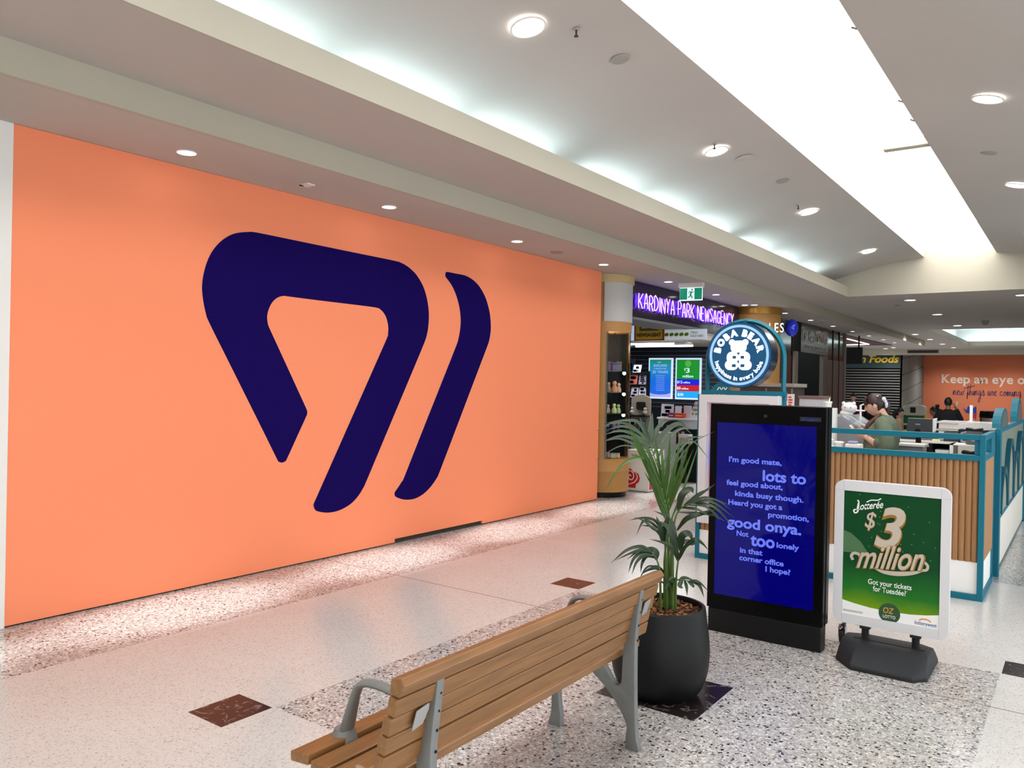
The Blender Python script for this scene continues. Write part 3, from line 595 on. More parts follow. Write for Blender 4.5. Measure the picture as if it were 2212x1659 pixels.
def leaf(bm, pts, hw, side):
    hw *= 1.35
    c = catmull(pts, 5); n = len(c); L = []; Rr = []; Mid = []
    for i, p in enumerate(c):
        tg = (c[min(i+1, n-1)]-c[max(i-1, 0)]).normalized()
        view = (Vector((0, 0, CAM_H))-p).normalized()
        sd = tg.cross(view+Vector((0.25*side, 0.2, 0.35))).normalized(); nr = sd.cross(tg)
        s = i/(n-1); wv = hw*(min(1.0, 0.35+2.6*s) if s < 0.25 else 1.0)*(1.0-((max(s-0.35, 0))/0.65)**1.8)
        wv = max(wv, 0.0006)
        L.append(bm.bm.verts.new(p-sd*wv+nr*wv*0.35)); Rr.append(bm.bm.verts.new(p+sd*wv+nr*wv*0.35)); Mid.append(bm.bm.verts.new(p))
    for i in range(n-1):
        bm.bm.faces.new((L[i], Mid[i], Mid[i+1], L[i+1])); bm.bm.faces.new((Mid[i], Rr[i], Rr[i+1], Mid[i+1]))
for k, (tone, stem, lvs) in enumerate(FRONDS):
    st = [PW(p) for p in stem]; st[0].z = 0.445
    cs = catmull(st, 5); n = len(cs)
    so = MB().tube(cs, [0.0085*(1-0.75*i/(n-1)) for i in range(n)], 8).build('frond_stem', 'stem_green', P, smooth=True)
    bm = MB()
    for j, (pts, hw) in enumerate(lvs): leaf(bm, [PW(p) for p in pts], hw, 1 if j % 2 else -1)
    bm.build('frond_blade', 'leaf_'+tone, so, smooth='all')
for k, (a, r, h) in enumerate([(0.3, 0.03, 0.95), (1.7, 0.04, 0.8), (2.9, 0.035, 0.9), (4.4, 0.03, 0.72)]):
    x, y = PX+R2.x*0.05+r*math.cos(a), PY+R2.y*0.05+r*math.sin(a)
    MB().tube([(x, y, 0.445), (x*0.7+PX*0.3, y*0.7+PY*0.3, 0.45+h*0.5*0.6), (PX+R2.x*0.045+0.5*r*math.cos(a+1), PY+R2.y*0.045+0.5*r*math.sin(a+1), 0.45+h*0.55)], [0.009, 0.007, 0.003], 8).build('cane', 'stem_green', P, smooth=True)

# ------------------------------------------------------------------ black digital advertising totem
TX0, TX1, TY0, TY1 = -2.125, -1.342, 5.31, 5.445
t = thing('advertising_totem', 'tall black digital screen totem showing a deep blue message', 'digital screen', ((TX0+TX1)/2, 5.38, 0))
MB().box(TX0+0.01, TX1-0.012, TY0+0.006, TY1-0.01, 0.0, 0.162).build('base', 'black_satin', t, bevel=0.004)
MB().box(TX0, TX1, TY0, TY1, 0.166, 1.59).build('housing', 'black_gloss', t, bevel=0.006)
scr = MB().box(-2.072, -1.404, TY0-0.0015, TY0+0.002, 0.266, 1.461).build('screen', 'screen_blue', t)
MB().box(TX1-0.002, TX1+0.004, TY0+0.05, TY0+0.058, 0.166, 1.585).build('seam', 'hole', t)
yy = TY0-0.003
for s, x0, x1, z, sz in [("I'm good mate,", -1.984, -1.623, 1.193, .05), ('lots to', -1.748, -1.463, 1.082, .10), ('feel good about,', -1.998, -1.612, 1.032, .05), ('kinda busy though.', -1.936, -1.476, 0.962, .05), ('Heard you got a', -1.982, -1.612, 0.898, .05), ('promotion,', -1.706, -1.440, 0.842, .05), ('good onya.', -1.988, -1.486, 0.748, .095), ('Not', -1.919, -1.836, 0.690, .05), ('too', -1.822, -1.657, 0.637, .115), ('lonely', -1.645, -1.498, 0.645, .05), ('in that', -1.893, -1.738, 0.578, .05), ('corner office', -1.897, -1.596, 0.526, .05), ('I hope?', -1.716, -1.551, 0.475, .05)]:
    MB().text(s, FRONT(x0, yy, z), sz, bold=0.03, width=x1-x0).build('lettering', 'screen_text', scr)
MB().lathe([(0, 0), (0.012, 0), (0.012, 0.003), (0, 0.003)], (0, 0), 16).build('camera_eye', 'black_matt', t, local=True)
ce = [c for c in t.children if c.name.startswith('camera_eye')][0]; ce.rotation_euler = (PI/2, 0, 0); ce.location = (-1.737-t.location.x, TY0-0.001-t.location.y, 1.516)
bp = MB().box(-1.512, -1.376, TY0-0.0015, TY0+0.002, 1.493, 1.522).build('brand_plate', 'black_matt', t)
MB().text('shopper', FRONT(-1.500, TY0-0.0025, 1.500), 0.024, bold=0.02, width=0.108).build('lettering', 'brand_blue', bp)

# ------------------------------------------------------------------ white poster stand
t = thing('poster_stand', 'white framed green lottery poster on a weighted dark grey foot', 'poster stand', (-0.97, 5.42, 0))
LY = 5.40
PF = rrect(-1.303, -0.638, 0.205, 1.122, 0.055, 8)
hole = [(-1.247, 1.057), (-1.247, 0.264), (-0.690, 0.264), (-0.690, 1.057)]
MB().prism(PF, XZ, LY+0.006, LY+0.045).build('frame_back', 'sign_white', t, bevel=0.006)
bm = MB()
for a, b, c, d in ((-1.303, -0.638, 1.060, 1.122), (-1.303, -0.638, 0.205, 0.261)):
    pass
# front snap frame: four mitred members around the poster
outer = rrect(-1.303, -0.638, 0.205, 1.122, 0.055, 8)
def ring_face(bm, out, ix0, ix1, iz0, iz1, ya, yb):
    n = len(out); inn = []
    cx, cz = (ix0+ix1)/2, (iz0+iz1)/2
    for x, z in out: inn.append((min(max(x, ix0), ix1), min(max(z, iz0), iz1)))
    for (A, B) in ((ya, yb),):
        o1 = [bm.bm.verts.new((x, A, z)) for x, z in out]; i1 = [bm.bm.verts.new((x, A, z)) for x, z in inn]
        o2 = [bm.bm.verts.new((x, B, z)) for x, z in out]; i2 = [bm.bm.verts.new((x, B, z)) for x, z in inn]
        for k in range(n):
            j = (k+1) % n
            bm.bm.faces.new((o1[k], o1[j], i1[j], i1[k])); bm.bm.faces.new((o2[k], o2[j], o1[j], o1[k])); bm.bm.faces.new((i1[k], i1[j], i2[j], i2[k]))
ring_face(bm, outer, -1.247, -0.690, 0.264, 1.057, LY-0.004, LY+0.006)
bmesh.ops.remove_doubles(bm.bm, verts=bm.bm.verts, dist=1e-5)
fo = bm.build('snap_frame', 'sign_white', t)
MB().box(-1.3025, -1.248, LY-0.0046, LY-0.0035, 1.0575, 1.0585).box(-0.69, -0.6385, LY-0.0046, LY-0.0035, 1.0575, 1.0585).box(-1.248, -1.247, LY-0.0046, LY-0.0035, 1.058, 1.119).box(-0.691, -0.690, LY-0.0046, LY-0.0035, 1.058, 1.119).box(-1.248, -1.247, LY-0.0046, LY-0.0035, 0.207, 0.264).box(-0.691, -0.690, LY-0.0046, LY-0.0035, 0.207, 0.264).build('joint', 'grey_disc', fo)
PYY = LY+0.003
po = MB().box(-1.247, -0.690, PYY, PYY+0.003, 0.264, 1.057)
def poster_mat():
    m = bpy.data.materials.new('poster_green'); m.use_nodes = True; nt = m.node_tree; b = nt.nodes['Principled BSDF']
    N = nt.nodes.new; Lk = nt.links.new
    g = N('ShaderNodeNewGeometry'); s = N('ShaderNodeSeparateXYZ'); Lk(g.outputs['Position'], s.inputs[0])
    mr = N('ShaderNodeMapRange'); mr.inputs[1].default_value = 0.30; mr.inputs[2].default_value = 0.62; Lk(s.outputs[2], mr.inputs[0])
    nz = N('ShaderNodeTexNoise'); nz.inputs['Scale'].default_value = 3.0; nz.inputs['Detail'].default_value = 3; Lk(g.outputs['Position'], nz.inputs['Vector'])
    ad = N('ShaderNodeMath'); ad.operation = 'MULTIPLY_ADD'; ad.inputs[1].default_value = 0.5; ad.inputs[2].default_value = -0.25; Lk(nz.outputs['Fac'], ad.inputs[0])
    a2 = N('ShaderNodeMath'); a2.operation = 'ADD'; Lk(mr.outputs[0], a2.inputs[0]); Lk(ad.outputs[0], a2.inputs[1])
    r = N('ShaderNodeValToRGB'); e = r.color_ramp.elements; e.new(0.5)
    e[0].position = 0.05; e[0].color = lin(112, 152, 24); e[1].position = 0.4; e[1].color = lin(38, 112, 40); e[2].position = 1.0; e[2].color = lin(20, 70, 38)
    Lk(a2.outputs[0], r.inputs[0]); Lk(r.outputs[0], b.inputs['Base Color']); b.inputs['Roughness'].default_value = 0.25; b.inputs['Specular IOR Level'].default_value = 0.12
    M['poster_green'] = m
poster_mat()
po = po.build('poster', 'poster_green', t)
# white swoosh along the poster foot
sw = [(-1.246, 0.2645), (-1.246, 0.352), (-1.17, 0.338), (-1.08, 0.327), (-0.97, 0.322), (-0.85, 0.327), (-0.76, 0.338), (-0.691, 0.352), (-0.691, 0.2645)]
MB().prism(sw, XZ, PYY-0.0012, PYY-0.0004).build('swoosh', 'white', po)
MB().prism([(-1.246, 0.80), (-1.20, 0.785), (-1.14, 0.735), (-1.09, 0.66), (-1.12, 0.66), (-1.246, 0.66)], XZ, PYY-0.0009, PYY-0.0003).build('pale_curve', col(70, 110, 70), po)
bm = MB().lathe([(0, 0), (0.062, 0), (0.062, 0.001), (0, 0.001)], seg=36); bm.bm.transform(FRONT(-0.966, PYY-0.0014, 0.312)); bm.build('badge', col(36, 78, 42), po)
MB().text('OZ', FRONT(-1.002, PYY-0.003, 0.312), 0.05, bold=0.01, width=0.062, shear=0.15).build('badge_lettering', col(210, 150, 60), po)
MB().text('LOTTO', FRONT(-1.003, PYY-0.003, 0.282), 0.026, bold=0.01, width=0.072).build('badge_lettering', 'white', po)
MB().text('lotterywest', FRONT(-0.822, PYY-0.003, 0.275), 0.034, bold=0.004, width=0.12).build('corner_lettering', col(40, 90, 160), po)
p = [(-0.766+0.03*math.cos(a), PYY-0.002, 0.300+0.014*math.sin(a)) for a in [PI*k/8 for k in range(9)]]
MB().ribbon(p, 0.004, (0, -1, 0)).build('corner_arc', col(225, 140, 60), po)
for k, (z, wd) in enumerate([(0.288, 0.12), (0.281, 0.118)]):
    MB().box(-1.24, -1.24+wd, PYY-0.0022, PYY-0.0014, z, z+0.0035).build('fine_print', col(150, 150, 145), po)
MB().text('Got your tickets', FRONT(-1.094, PYY-0.003, 0.478), 0.046, bold=0.012, width=0.250).text('for Tuesdée?', FRONT(-1.064, PYY-0.003, 0.437), 0.046, bold=0.012, width=0.190).build('question_lettering', 'white', po)
# script word at the top left
E2 = lambda pts, ox, oz, k: [(ox+k*a, PYY-0.003, oz+k*b) for a, b in pts]
ROT = lambda pts, an: [(a*math.cos(an)-b*math.sin(an), a*math.sin(an)+b*math.cos(an)) for a, b in pts]
mtx = Matrix.Translation((-1.172, PYY-0.003, 0.936)) @ Matrix.Rotation(-0.20, 4, 'Y')
bm = MB().text('Lotterée', mtx @ FRONT(0, 0, 0), 0.064, bold=0.014, shear=0.5, width=0.165)
c = catmull([(a, 0, b) for a, b in [(-0.002, 0.006), (-0.016, 0.0), (-0.012, -0.016), (0.004, -0.012), (0.014, 0.01), (0.024, 0.05), (0.018, 0.062)]], 4)
bm.ribbon([mtx @ q for q in c], 0.0042, (0, -1, 0))
c = catmull([(a, 0, b) for a, b in [(0.07, 0.044), (0.10, 0.054), (0.135, 0.05), (0.16, 0.058)]], 4); bm.ribbon([mtx @ q for q in c], 0.0032, (0, -1, 0))
bm.build('script_lettering', 'white', po)
# big gold outlined figures
def gold(body, x0, z0, size, wd, hgt=None, shear=0.16, b0=0.03, b1=0.012, rot=0.0, dy=0.0):
    mt = Matrix.Translation((x0, PYY-0.0035-dy, z0)) @ Matrix.Rotation(-rot, 4, 'Y') @ FRONT(0, 0, 0)
    a = MB().text(body, mt, size, bold=b0, shear=shear, depth=0.0012, width=wd, height=hgt)
    mt2 = Matrix.Translation((x0+wd*0.02, PYY-0.0055-dy, z0+(hgt or size)*0.02)) @ Matrix.Rotation(-rot, 4, 'Y') @ FRONT(0, 0, 0)
    b = MB().text(body, mt2, size, bold=b1, shear=shear, depth=0.0006, width=wd*0.96, height=hgt*0.95 if hgt else None)
    a.build('gold_figure', 'gold', po); b.build('silver_figure', 'champagne', po)
gold('3', -1.065, 0.722, 0.36, 0.19, 0.272, 0.28, 0.05, 0.022, 0.03)
gold('$', -1.122, 0.835, 0.14, 0.062, 0.125, 0.12, 0.02, 0.004, -0.1)
gold('million', -1.17, 0.570, 0.19, 0.41, 0.155, 0.55, 0.03, 0.012, 0.10, 0.002)
sp = catmull([(-1.186, 0, 0.615), (-1.196, 0, 0.640), (-1.180, 0, 0.660), (-1.150, 0, 0.655), (-1.140, 0, 0.630)], 5)
MB().ribbon([(q.x, PYY-0.0045, q.z) for q in sp], 0.009, (0, -1, 0)).build('gold_curl', 'champagne', po)
sp = catmull([(-0.775, 0, 0.662), (-0.757, 0, 0.640), (-0.765, 0, 0.615), (-0.795, 0, 0.612), (-0.80, 0, 0.632)], 5)
MB().ribbon([(q.x, PYY-0.0045, q.z) for q in sp], 0.008, (0, -1, 0)).build('gold_curl', 'champagne', po)
un = catmull([(-1.06, 0, 0.582), (-1.00, 0, 0.566), (-0.92, 0, 0.568), (-0.84, 0, 0.585), (-0.785, 0, 0.606)], 5)
MB().ribbon([(q.x, PYY-0.0042, q.z) for q in un], [0.004+0.010*math.sin(PI*i/(len(un)-1)) for i in range(len(un))], (0, -1, 0)).build('gold_underline', 'champagne', po)
rng = random.Random(5); bm = MB()
for k in range(46):
    x = rng.gauss(-0.96, 0.16); z = rng.gauss(0.75, 0.15)
    if -1.23 < x < -0.70 and 0.46 < z < 1.04: bm.poly([(x-0.0022, PYY-0.0008, z), (x, PYY-0.0008, z-0.0026), (x+0.0022, PYY-0.0008, z), (x, PYY-0.0008, z+0.0026)])
bm.build('sparkle', col(214, 220, 160), po, kind='stuff')
# spring necks and weighted foot
for x in (-1.107, -0.817):
    n = MB().box(x-0.03, x+0.03, LY-0.005, LY+0.05, 0.188, 0.206).cyl((x, LY+0.02), 0.020, 0.09, 0.19, 16)
    no = n.build('neck', 'black_matt', t)
    cb = MB()
    for k in range(9): cb.lathe([(0.020, 0.104+k*0.0095), (0.0245, 0.1065+k*0.0095), (0.020, 0.109+k*0.0095)], (x, LY+0.02), 16)
    cb.build('spring', 'black_matt', no, smooth=True)
fp = [(-1.245, 5.27), (-1.130, 5.125), (-0.790, 5.125), (-0.722, 5.20), (-0.722, 5.62), (-0.80, 5.70), (-1.14, 5.70), (-1.245, 5.60)]
def foot_ring(k, z): return [((x+0.97)*k[0]-0.97, (y-5.415)*k[1]+5.415, z) for x, y in fp]
rings = [foot_ring((1.0, 1.0), 0.0), foot_ring((1.01, 1.01), 0.02), foot_ring((1.0, 1.0), 0.034), foot_ring((0.985, 0.80), 0.070), foot_ring((0.965, 0.52), 0.112), foot_ring((0.94, 0.38), 0.122)]
bm = MB(); vr = [[bm.bm.verts.new(p) for p in r] for r in rings]
for A, B in zip(vr, vr[1:]):
    for k in range(8): bm.bm.faces.new((A[k], A[(k+1) % 8], B[(k+1) % 8], B[k]))
bm.bm.faces.new(vr[0][::-1]); bm.bm.faces.new(vr[-1])
fo = bm.build('weighted_foot', 'rubber_grey', t, bevel=0.008, smooth=True)
MB().prism([(x*1.012+0.0116, (y-5.415)*1.012+5.415) for x, y in fp], XY, 0.0, 0.024).build('rubber_edge', 'rubber_dark', fo, bevel=0.004)
MB().box(-1.17, -0.76, LY-0.012, LY+0.05, 0.118, 0.126).build('recess_channel', 'black_matt', fo)
MB().cyl((-0.79, 5.25), 0.017, 0.075, 0.094, 16).build('filler_cap', 'rubber_dark', fo)

# chrome stand on castors half hidden between totem and poster
t = thing('wheeled_stand', 'chrome wire stand on a castor half hidden behind the white poster', 'stand', (-1.23, 5.78, 0))
MB().tube([(-1.33, 5.86, 0.14), (-1.33, 5.86, 0.86)], 0.012, 8).tube([(-1.15, 5.86, 0.14), (-1.15, 5.86, 0.86)], 0.012, 8).build('upright', 'chrome', t)
bm = MB()
for k in range(9): bm.tube([(-1.335, 5.86, 0.50+k*0.035), (-1.15, 5.86, 0.50+k*0.035)], 0.004, 6)
bm.build('wire_rack', 'chrome', t)
MB().tube(catmull([(-1.345, 5.80, 0.34), (-1.34, 5.79, 0.24), (-1.31, 5.77, 0.15), (-1.25, 5.76, 0.12), (-1.12, 5.76, 0.12)], 4), 0.016, 8).build('base_tube', 'black_satin', t, smooth=True)
c1 = MB().lathe([(0, -0.014), (0.044, -0.014), (0.05, -0.008), (0.05, 0.008), (0.044, 0.014), (0, 0.014)], seg=20)
c1.bm.transform(Matrix.Translation((-1.29, 5.62, 0.05)) @ Matrix.Rotation(PI/2, 4, 'Y'))
co = c1.build('caster', 'black_matt', t, smooth=True)
MB().box(-1.313, -1.308, 5.60, 5.64, 0.045, 0.115).box(-1.272, -1.267, 5.60, 5.64, 0.045, 0.115).cyl((-1.29, 5.62), 0.026, 0.108, 0.125, 14).build('caster_fork', 'chrome', co)
MB().tube([(-1.29, 5.62, 0.12), (-1.29, 5.75, 0.14)], 0.012, 8).build('caster_arm', 'black_satin', co)
# ------------------------------------------------------------------ bubble tea kiosk
KY, KX0, KX1 = 7.46, -3.12, -0.645
t = thing('kiosk_counter', 'teal framed kiosk counter with vertical wood slats and a white plinth', 'counter', (-1.6, 7.6, 0))
fr = MB()
fr.box(-0.688, KX1, KY, KY+0.045, 0, 1.358)                       # corner post
fr.box(-2.284, -0.688, KY, KY+0.045, 1.312, 1.358).box(-2.284, -0.688, KY, KY+0.045, 1.142, 1.19).box(-2.284, -0.688, KY, KY+0.045, 0, 0.05)
fr.box(-0.688, KX1, KY+0.045, 8.30, 1.312, 1.358).box(-0.688, KX1, KY+0.045, 8.30, 1.142, 1.19).box(-0.688, KX1, KY+0.045, 8.30, 0, 0.05)
fr.box(-0.688, KX1, 8.00, 8.30, 1.19, 1.312).box(-0.725, -0.688, KY+0.02, KY+0.045, 1.19, 1.312)
fr.build('frame', 'teal', t, bevel=0.003)
def slats(mb, a, b, z0, z1, pitch, fn):
    n = int(round((b-a)/pitch)); p = (b-a)/n
    for k in range(n):
        o = [(a+p*(k+0.03), 0.0)]+[(a+p*(k+0.5)-p*0.47*math.cos(PI*i/6), -0.014*math.sin(PI*i/6)) for i in range(7)]+[(a+p*(k+0.97), 0.0)]
        mb.prism(o, fn, z0, z1)
bm = MB(); slats(bm, -2.284, -0.69, 0.31, 1.142, 0.047, lambda u, v, z: (u, KY+0.035+v, z)); bm.build('slat_panel', 'kiosk_wood', t, smooth=True)
bm = MB(); slats(bm, KY+0.05, 8.30, 0.31, 1.142, 0.047, lambda u, v, z: (-0.665-v, u, z)); bm.build('slat_panel', 'kiosk_wood', t, smooth=True)
MB().box(-2.284, -0.69, KY+0.03, KY+0.06, 0.05, 0.31).box(-0.70, -0.664, KY+0.05, 8.30, 0.05, 0.31).build('plinth_panel', 'white', t)
MB().box(-2.284, -0.69, KY+0.04, KY+0.05, 0.31, 1.142).box(-0.70, -0.69, KY+0.05, 8.3, 0.31, 1.142).build('carcass', 'kiosk_wood', t)
MB().box(-2.284, -0.70, KY+0.05, 8.22, 1.06, 1.085).build('counter_top', 'off_white', t)

# side screen with arch panels
t = thing('arch_screen', 'tall teal side screen of the kiosk with rounded arch panels and pale tiles', 'screen', (-0.63, 10.4, 0))
SX = -0.635
f = MB().box(SX-0.03, SX+0.015, 8.56, 8.68, 0.0, 1.37).box(SX-0.03, SX+0.01, 8.68, 12.6, 1.33, 1.372).box(SX-0.03, SX+0.015, 12.50, 12.62, 0.0, 1.37).box(SX-0.03, SX+0.0, 8.68, 12.5, 0.50, 0.56).box(SX-0.03, SX-0.02, 8.30, 12.6, 0.0, 0.03)
f.box(SX-0.05, SX-0.03, 8.3, 8.56, 0.0, 1.35)
f.build('frame', 'teal', t, bevel=0.003)
MB().box(SX-0.028, SX-0.012, 8.68, 12.5, 0.03, 0.50).build('tile_panel', 'off_white', t)
MB().box(SX-0.028, SX-0.022, 8.68, 12.5, 0.56, 1.33).build('back_panel', col(128, 140, 128, 0.4), t)
def arch(yc, hw, z0, zt, wd, dep, name, m, par, solid=False):
    n = 14
    out = [(yc+hw, z0)]+[(yc+hw*math.cos(PI*k/n), zt-hw*1.05+hw*1.05*math.sin(PI*k/n)) for k in range(n+1)]+[(yc-hw, z0)]
    inn = [(yc-hw+wd, z0)]+[(yc-(hw-wd)*math.cos(PI*k/n), zt-hw*1.05+(hw*1.05-wd)*math.sin(PI*k/n)) for k in range(n+1)]+[(yc+hw-wd, z0)]
    o = MB()
    if solid: o.prism(out, YZ, SX-dep, SX+0.004)
    else:
        m2 = len(out)
        for k in range(m2-1):
            j = m2-1-k
            o.prism([out[k], out[k+1], inn[j-1], inn[j]], YZ, SX-0.024, SX+dep)
    return o.build(name, m, par)
for yc, hw, zt in [(9.15, 0.40, 0.98), (9.95, 0.42, 1.22), (10.75, 0.40, 1.04), (11.55, 0.42, 1.24), (12.2, 0.3, 1.0)]:
    arch(yc, hw, 0.56, zt, 0.06, 0.022, 'arch_rib', 'teal_dark', t)
    arch(yc, hw-0.06, 0.56, zt-0.06, 0.06, 0.018, 'arch_infill', col(150, 152, 138, 0.5), t, True)
for yc, hw, zt in [(9.15, 0.46, 1.555), (11.35, 0.46, 1.64)]:
    n = 14
    z0 = 1.372
    out = [(yc+hw*math.cos(PI*k/n), z0+(zt-z0)*math.sin(PI*k/n)) for k in range(n+1)]
    MB().prism(out, YZ, SX-0.07, SX+0.0).build('arch_top', 'teal', t)
    inn = [(yc+hw*0.84*math.cos(PI*k/n), z0+(zt-z0)*0.86*math.sin(PI*k/n)) for k in range(n+1)]
    MB().prism(inn, YZ, SX, SX+0.004).build('arch_face', col(92, 98, 96, 0.4), t)

# menu tower with the round light box
t = thing('menu_tower', 'white and teal menu tower carrying a round glowing bear sign in an arch', 'sign tower', (-2.7, 7.6, 0))
TWX0, TWX1 = -3.12, -2.30
f = MB()
f.box(TWX0, TWX0+0.04, KY, KY+0.30, 0, 1.63).box(TWX1-0.03, TWX1+0.012, KY+0.08, KY+0.13, 0, 1.64)
f.box(TWX0+0.04, TWX1-0.03, KY, KY+0.04, 0, 0.045).box(TWX0+0.03, TWX1+0.012, KY+0.03, KY+0.15, 1.632, 1.672)
n = 20; AR = 0.378; acx, acz = -2.687, 1.972; n = 36
inner = [(acx-AR*math.cos(PI*k/n), acz+AR*math.sin(PI*k/n)) for k in range(n+1)]
pth = [(acx-AR, KY+0.10, 1.66)]+[(x, KY+0.10, z) for x, z in inner]+[(acx+AR, KY+0.10, 1.62)]
f.tube(pth, 0.024, 4, upv=(0, 1, 0))
f.box(acx-0.02, acx+0.02, KY+0.08, KY+0.12, 2.32, 2.36)
f.build('arch_frame', 'teal', t)
MB().box(TWX0+0.04, TWX1-0.01, KY+0.02, KY+0.25, 0.05, 0.285).build('plinth_panel', 'white', t)
bm = MB(); slats(bm, TWX0+0.04, TWX1-0.01, 0.285, 0.40, 0.047, lambda u, v, z: (u, KY+0.03+v, z)); bm.build('slat_panel', 'kiosk_wood', t)
MB().box(TWX0+0.012, TWX0+0.03, KY+0.05, KY+0.28, 0.4, 1.50).build('wood_side', 'kiosk_wood', t)
wf = MB().box(-3.095, -3.015, KY-0.03, KY+0.20, 0.36, 1.628).box(-2.40, -2.315, KY-0.03, KY+0.20, 0.36, 1.628).box(-3.015, -2.40, KY-0.03, KY+0.20, 1.552, 1.628).box(-3.015, -2.40, KY-0.03, KY+0.20, 0.36, 0.43)
wf.build('white_surround', 'sign_white', t, bevel=0.002)
def menu_mat():
    m = bpy.data.materials.new('menu_glow'); m.use_nodes = True; nt = m.node_tree; b = nt.nodes['Principled BSDF']
    N = nt.nodes.new; Lk = nt.links.new
    g = N('ShaderNodeNewGeometry'); s = N('ShaderNodeSeparateXYZ'); Lk(g.outputs['Position'], s.inputs[0])
    mr = N('ShaderNodeMapRange'); mr.inputs[1].default_value = 0.43; mr.inputs[2].default_value = 1.552; Lk(s.outputs[2], mr.inputs[0])
    r = N('ShaderNodeValToRGB'); e = r.color_ramp.elements; e.new(0.4); e.new(0.6)
    e[0].position = 0.0; e[0].color = lin(190, 150, 165); e[1].position = 0.38; e[1].color = lin(178, 120, 140); e[2].position = 0.52; e[2].color = lin(105, 110, 220); e[3].position = 0.78; e[3].color = lin(178, 130, 148)
    Lk(mr.outputs[0], r.inputs[0]); Lk(r.outputs[0], b.inputs['Emission Color']); b.inputs['Emission Strength'].default_value = 0.75
    b.inputs['Base Color'].default_value = lin(60, 45, 55); b.inputs['Roughness'].default_value = 0.2
    M['menu_glow'] = m
menu_mat()
MB().box(-3.015, -2.40, KY+0.05, KY+0.07, 0.43, 1.552).build('menu_screen', 'menu_glow', t)
# round light box
dc = (-2.712, 2.017); DY = KY+0.0
def disc_y(r0, r1, ya, yb, seg=56):
    b = MB().lathe([(r0, ya), (r1, ya), (r1, yb), (r0, yb)] if r0 > 0 else [(0, ya), (r1, ya), (r1, yb), (0, yb)], seg=seg)
    if r0 > 0: b.lathe([(r0, yb), (r0, ya)], seg=seg)
    b.bm.transform(Matrix(((1, 0, 0, dc[0]), (0, 0, 1, 0), (0, 1, 0, dc[1]), (0, 0, 0, 1)))); return b
ls = disc_y(0, 0.318, DY, DY+0.19).build('light_box', 'disc_rim', t, smooth=True)
disc_y(0, 0.312, DY-0.006, DY).build('sign_face', 'disc_teal', ls)
disc_y(0.268, 0.292, DY-0.009, DY-0.006).build('ring', 'disc_ring', ls)
def arc_text(mb, s, R, a_c, size, gap, bold, top=True, y=DY-0.009):
    ms = []
    for ch in s:
        if ch == ' ': ms.append((None, size*0.27)); continue
        b = MB().text(ch, Matrix(), size, bold=bold); xs = [v.co.x for v in b.bm.verts]; wd = max(xs)-min(xs); ms.append((b, wd))
    tot = sum(m[1] for m in ms)+gap*(len(ms)-1); pos = -tot/2
    for b, wd in ms:
        if b is not None:
            th = (pos+wd/2)/R
            if top: a = a_c-th; rot = a-PI/2; rr = R
            else: a = a_c+th; rot = a+PI/2; rr = R
            cx, cz = dc[0]+rr*math.cos(a), dc[1]+rr*math.sin(a)
            mt = FRONT(cx, y, cz) @ Matrix.Rotation(rot, 4, 'Z') @ Matrix.Translation((-wd/2, 0, 0))
            me = bpy.data.meshes.new('tmp'); b.bm.to_mesh(me); b.bm.free(); me.transform(mt); mb.bm.from_mesh(me); bpy.data.meshes.remove(me)
        pos += wd+gap
lt = MB(); arc_text(lt, 'BOBA BEAR', 0.186, PI/2, 0.086, 0.004, 0.072)
arc_text(lt, 'happiness in every boba', 0.246, -PI/2+0.0, 0.058, 0.005, 0.024, False)
lt.build('lettering', 'disc_white', ls)
bear = MB(); yb0, yb1 = DY-0.010, DY-0.006
def fr_poly(pts): bear.prism(pts, XZ, yb0, yb1)
def off(x, z): return (dc[0]-0.002+x, dc[1]-0.02+z)
fr_poly([off(*p) for p in rrect(-0.078, 0.078, 0.045, 0.158, 0.045, 5)])
for sx in (-1, 1): fr_poly([off(sx*0.066+0.03*math.cos(a), 0.142+0.03*math.sin(a)) for a in [2*PI*k/16 for k in range(16)]])
for sx in (-1, 1):
    a = rrect(0.0, 0.115, -0.062, 0.052, 0.05, 6); b = rrect(0.0, 0.132, -0.125, -0.03, 0.047, 6)
    for shape, hx0, hx1, hz0, hz1 in ((a, 0.022, 0.058, -0.016, 0.012), (b, 0.022, 0.062, -0.098, -0.068)):
        cx = (hx0+hx1)/2; cz = (hz0+hz1)/2; n = len(shape)
        inn = []
        for k in range(n):
            x, z = shape[k]; inn.append((min(max(x, hx0), hx1), min(max(z, hz0), hz1)))
        for k in range(n):
            j = (k+1) % n
            q = [shape[k], shape[j], inn[j], inn[k]]
            q = [p for i, p in enumerate(q) if i == 0 or (abs(p[0]-q[i-1][0])+abs(p[1]-q[i-1][1])) > 1e-6]
            if len(q) >= 3: bear.poly([(off(sx*x, z)[0], yb0, off(sx*x, z)[1]) for x, z in q])
bear.build('bear_emblem', 'disc_white', ls)
# small lattice arch panel behind the tower
t = thing('lattice_arch', 'small teal arch panel with white lattice behind the menu tower', 'screen', (-3.55, 9.2, 0))
n = 12; Y9 = 9.2
o = [(-3.74, 0.0)]+[(-3.46-0.28*math.cos(PI*k/(2*n)), 1.51+0.28*math.sin(PI*k/(2*n))) for k in range(n+1)]+[(-3.46, 0.0)]
MB().prism(o, XZ, Y9, Y9+0.05).build('arch_panel', 'teal', t)
bm = MB()
for i in range(-5, 6):
    for s in (-1, 1):
        pts = []
        for k in range(9):
            z = 1.35+0.05*k; x = -3.50+i*0.05+s*(z-1.5)*0.6
            if x < -3.465 and ((x+3.46)**2+max(z-1.51, 0)**2)**0.5 < 0.235: pts.append((x, Y9-0.003, z))
        if len(pts) > 1: bm.ribbon(pts, 0.006, (0, -1, 0))
bm.build('lattice', 'white', t)
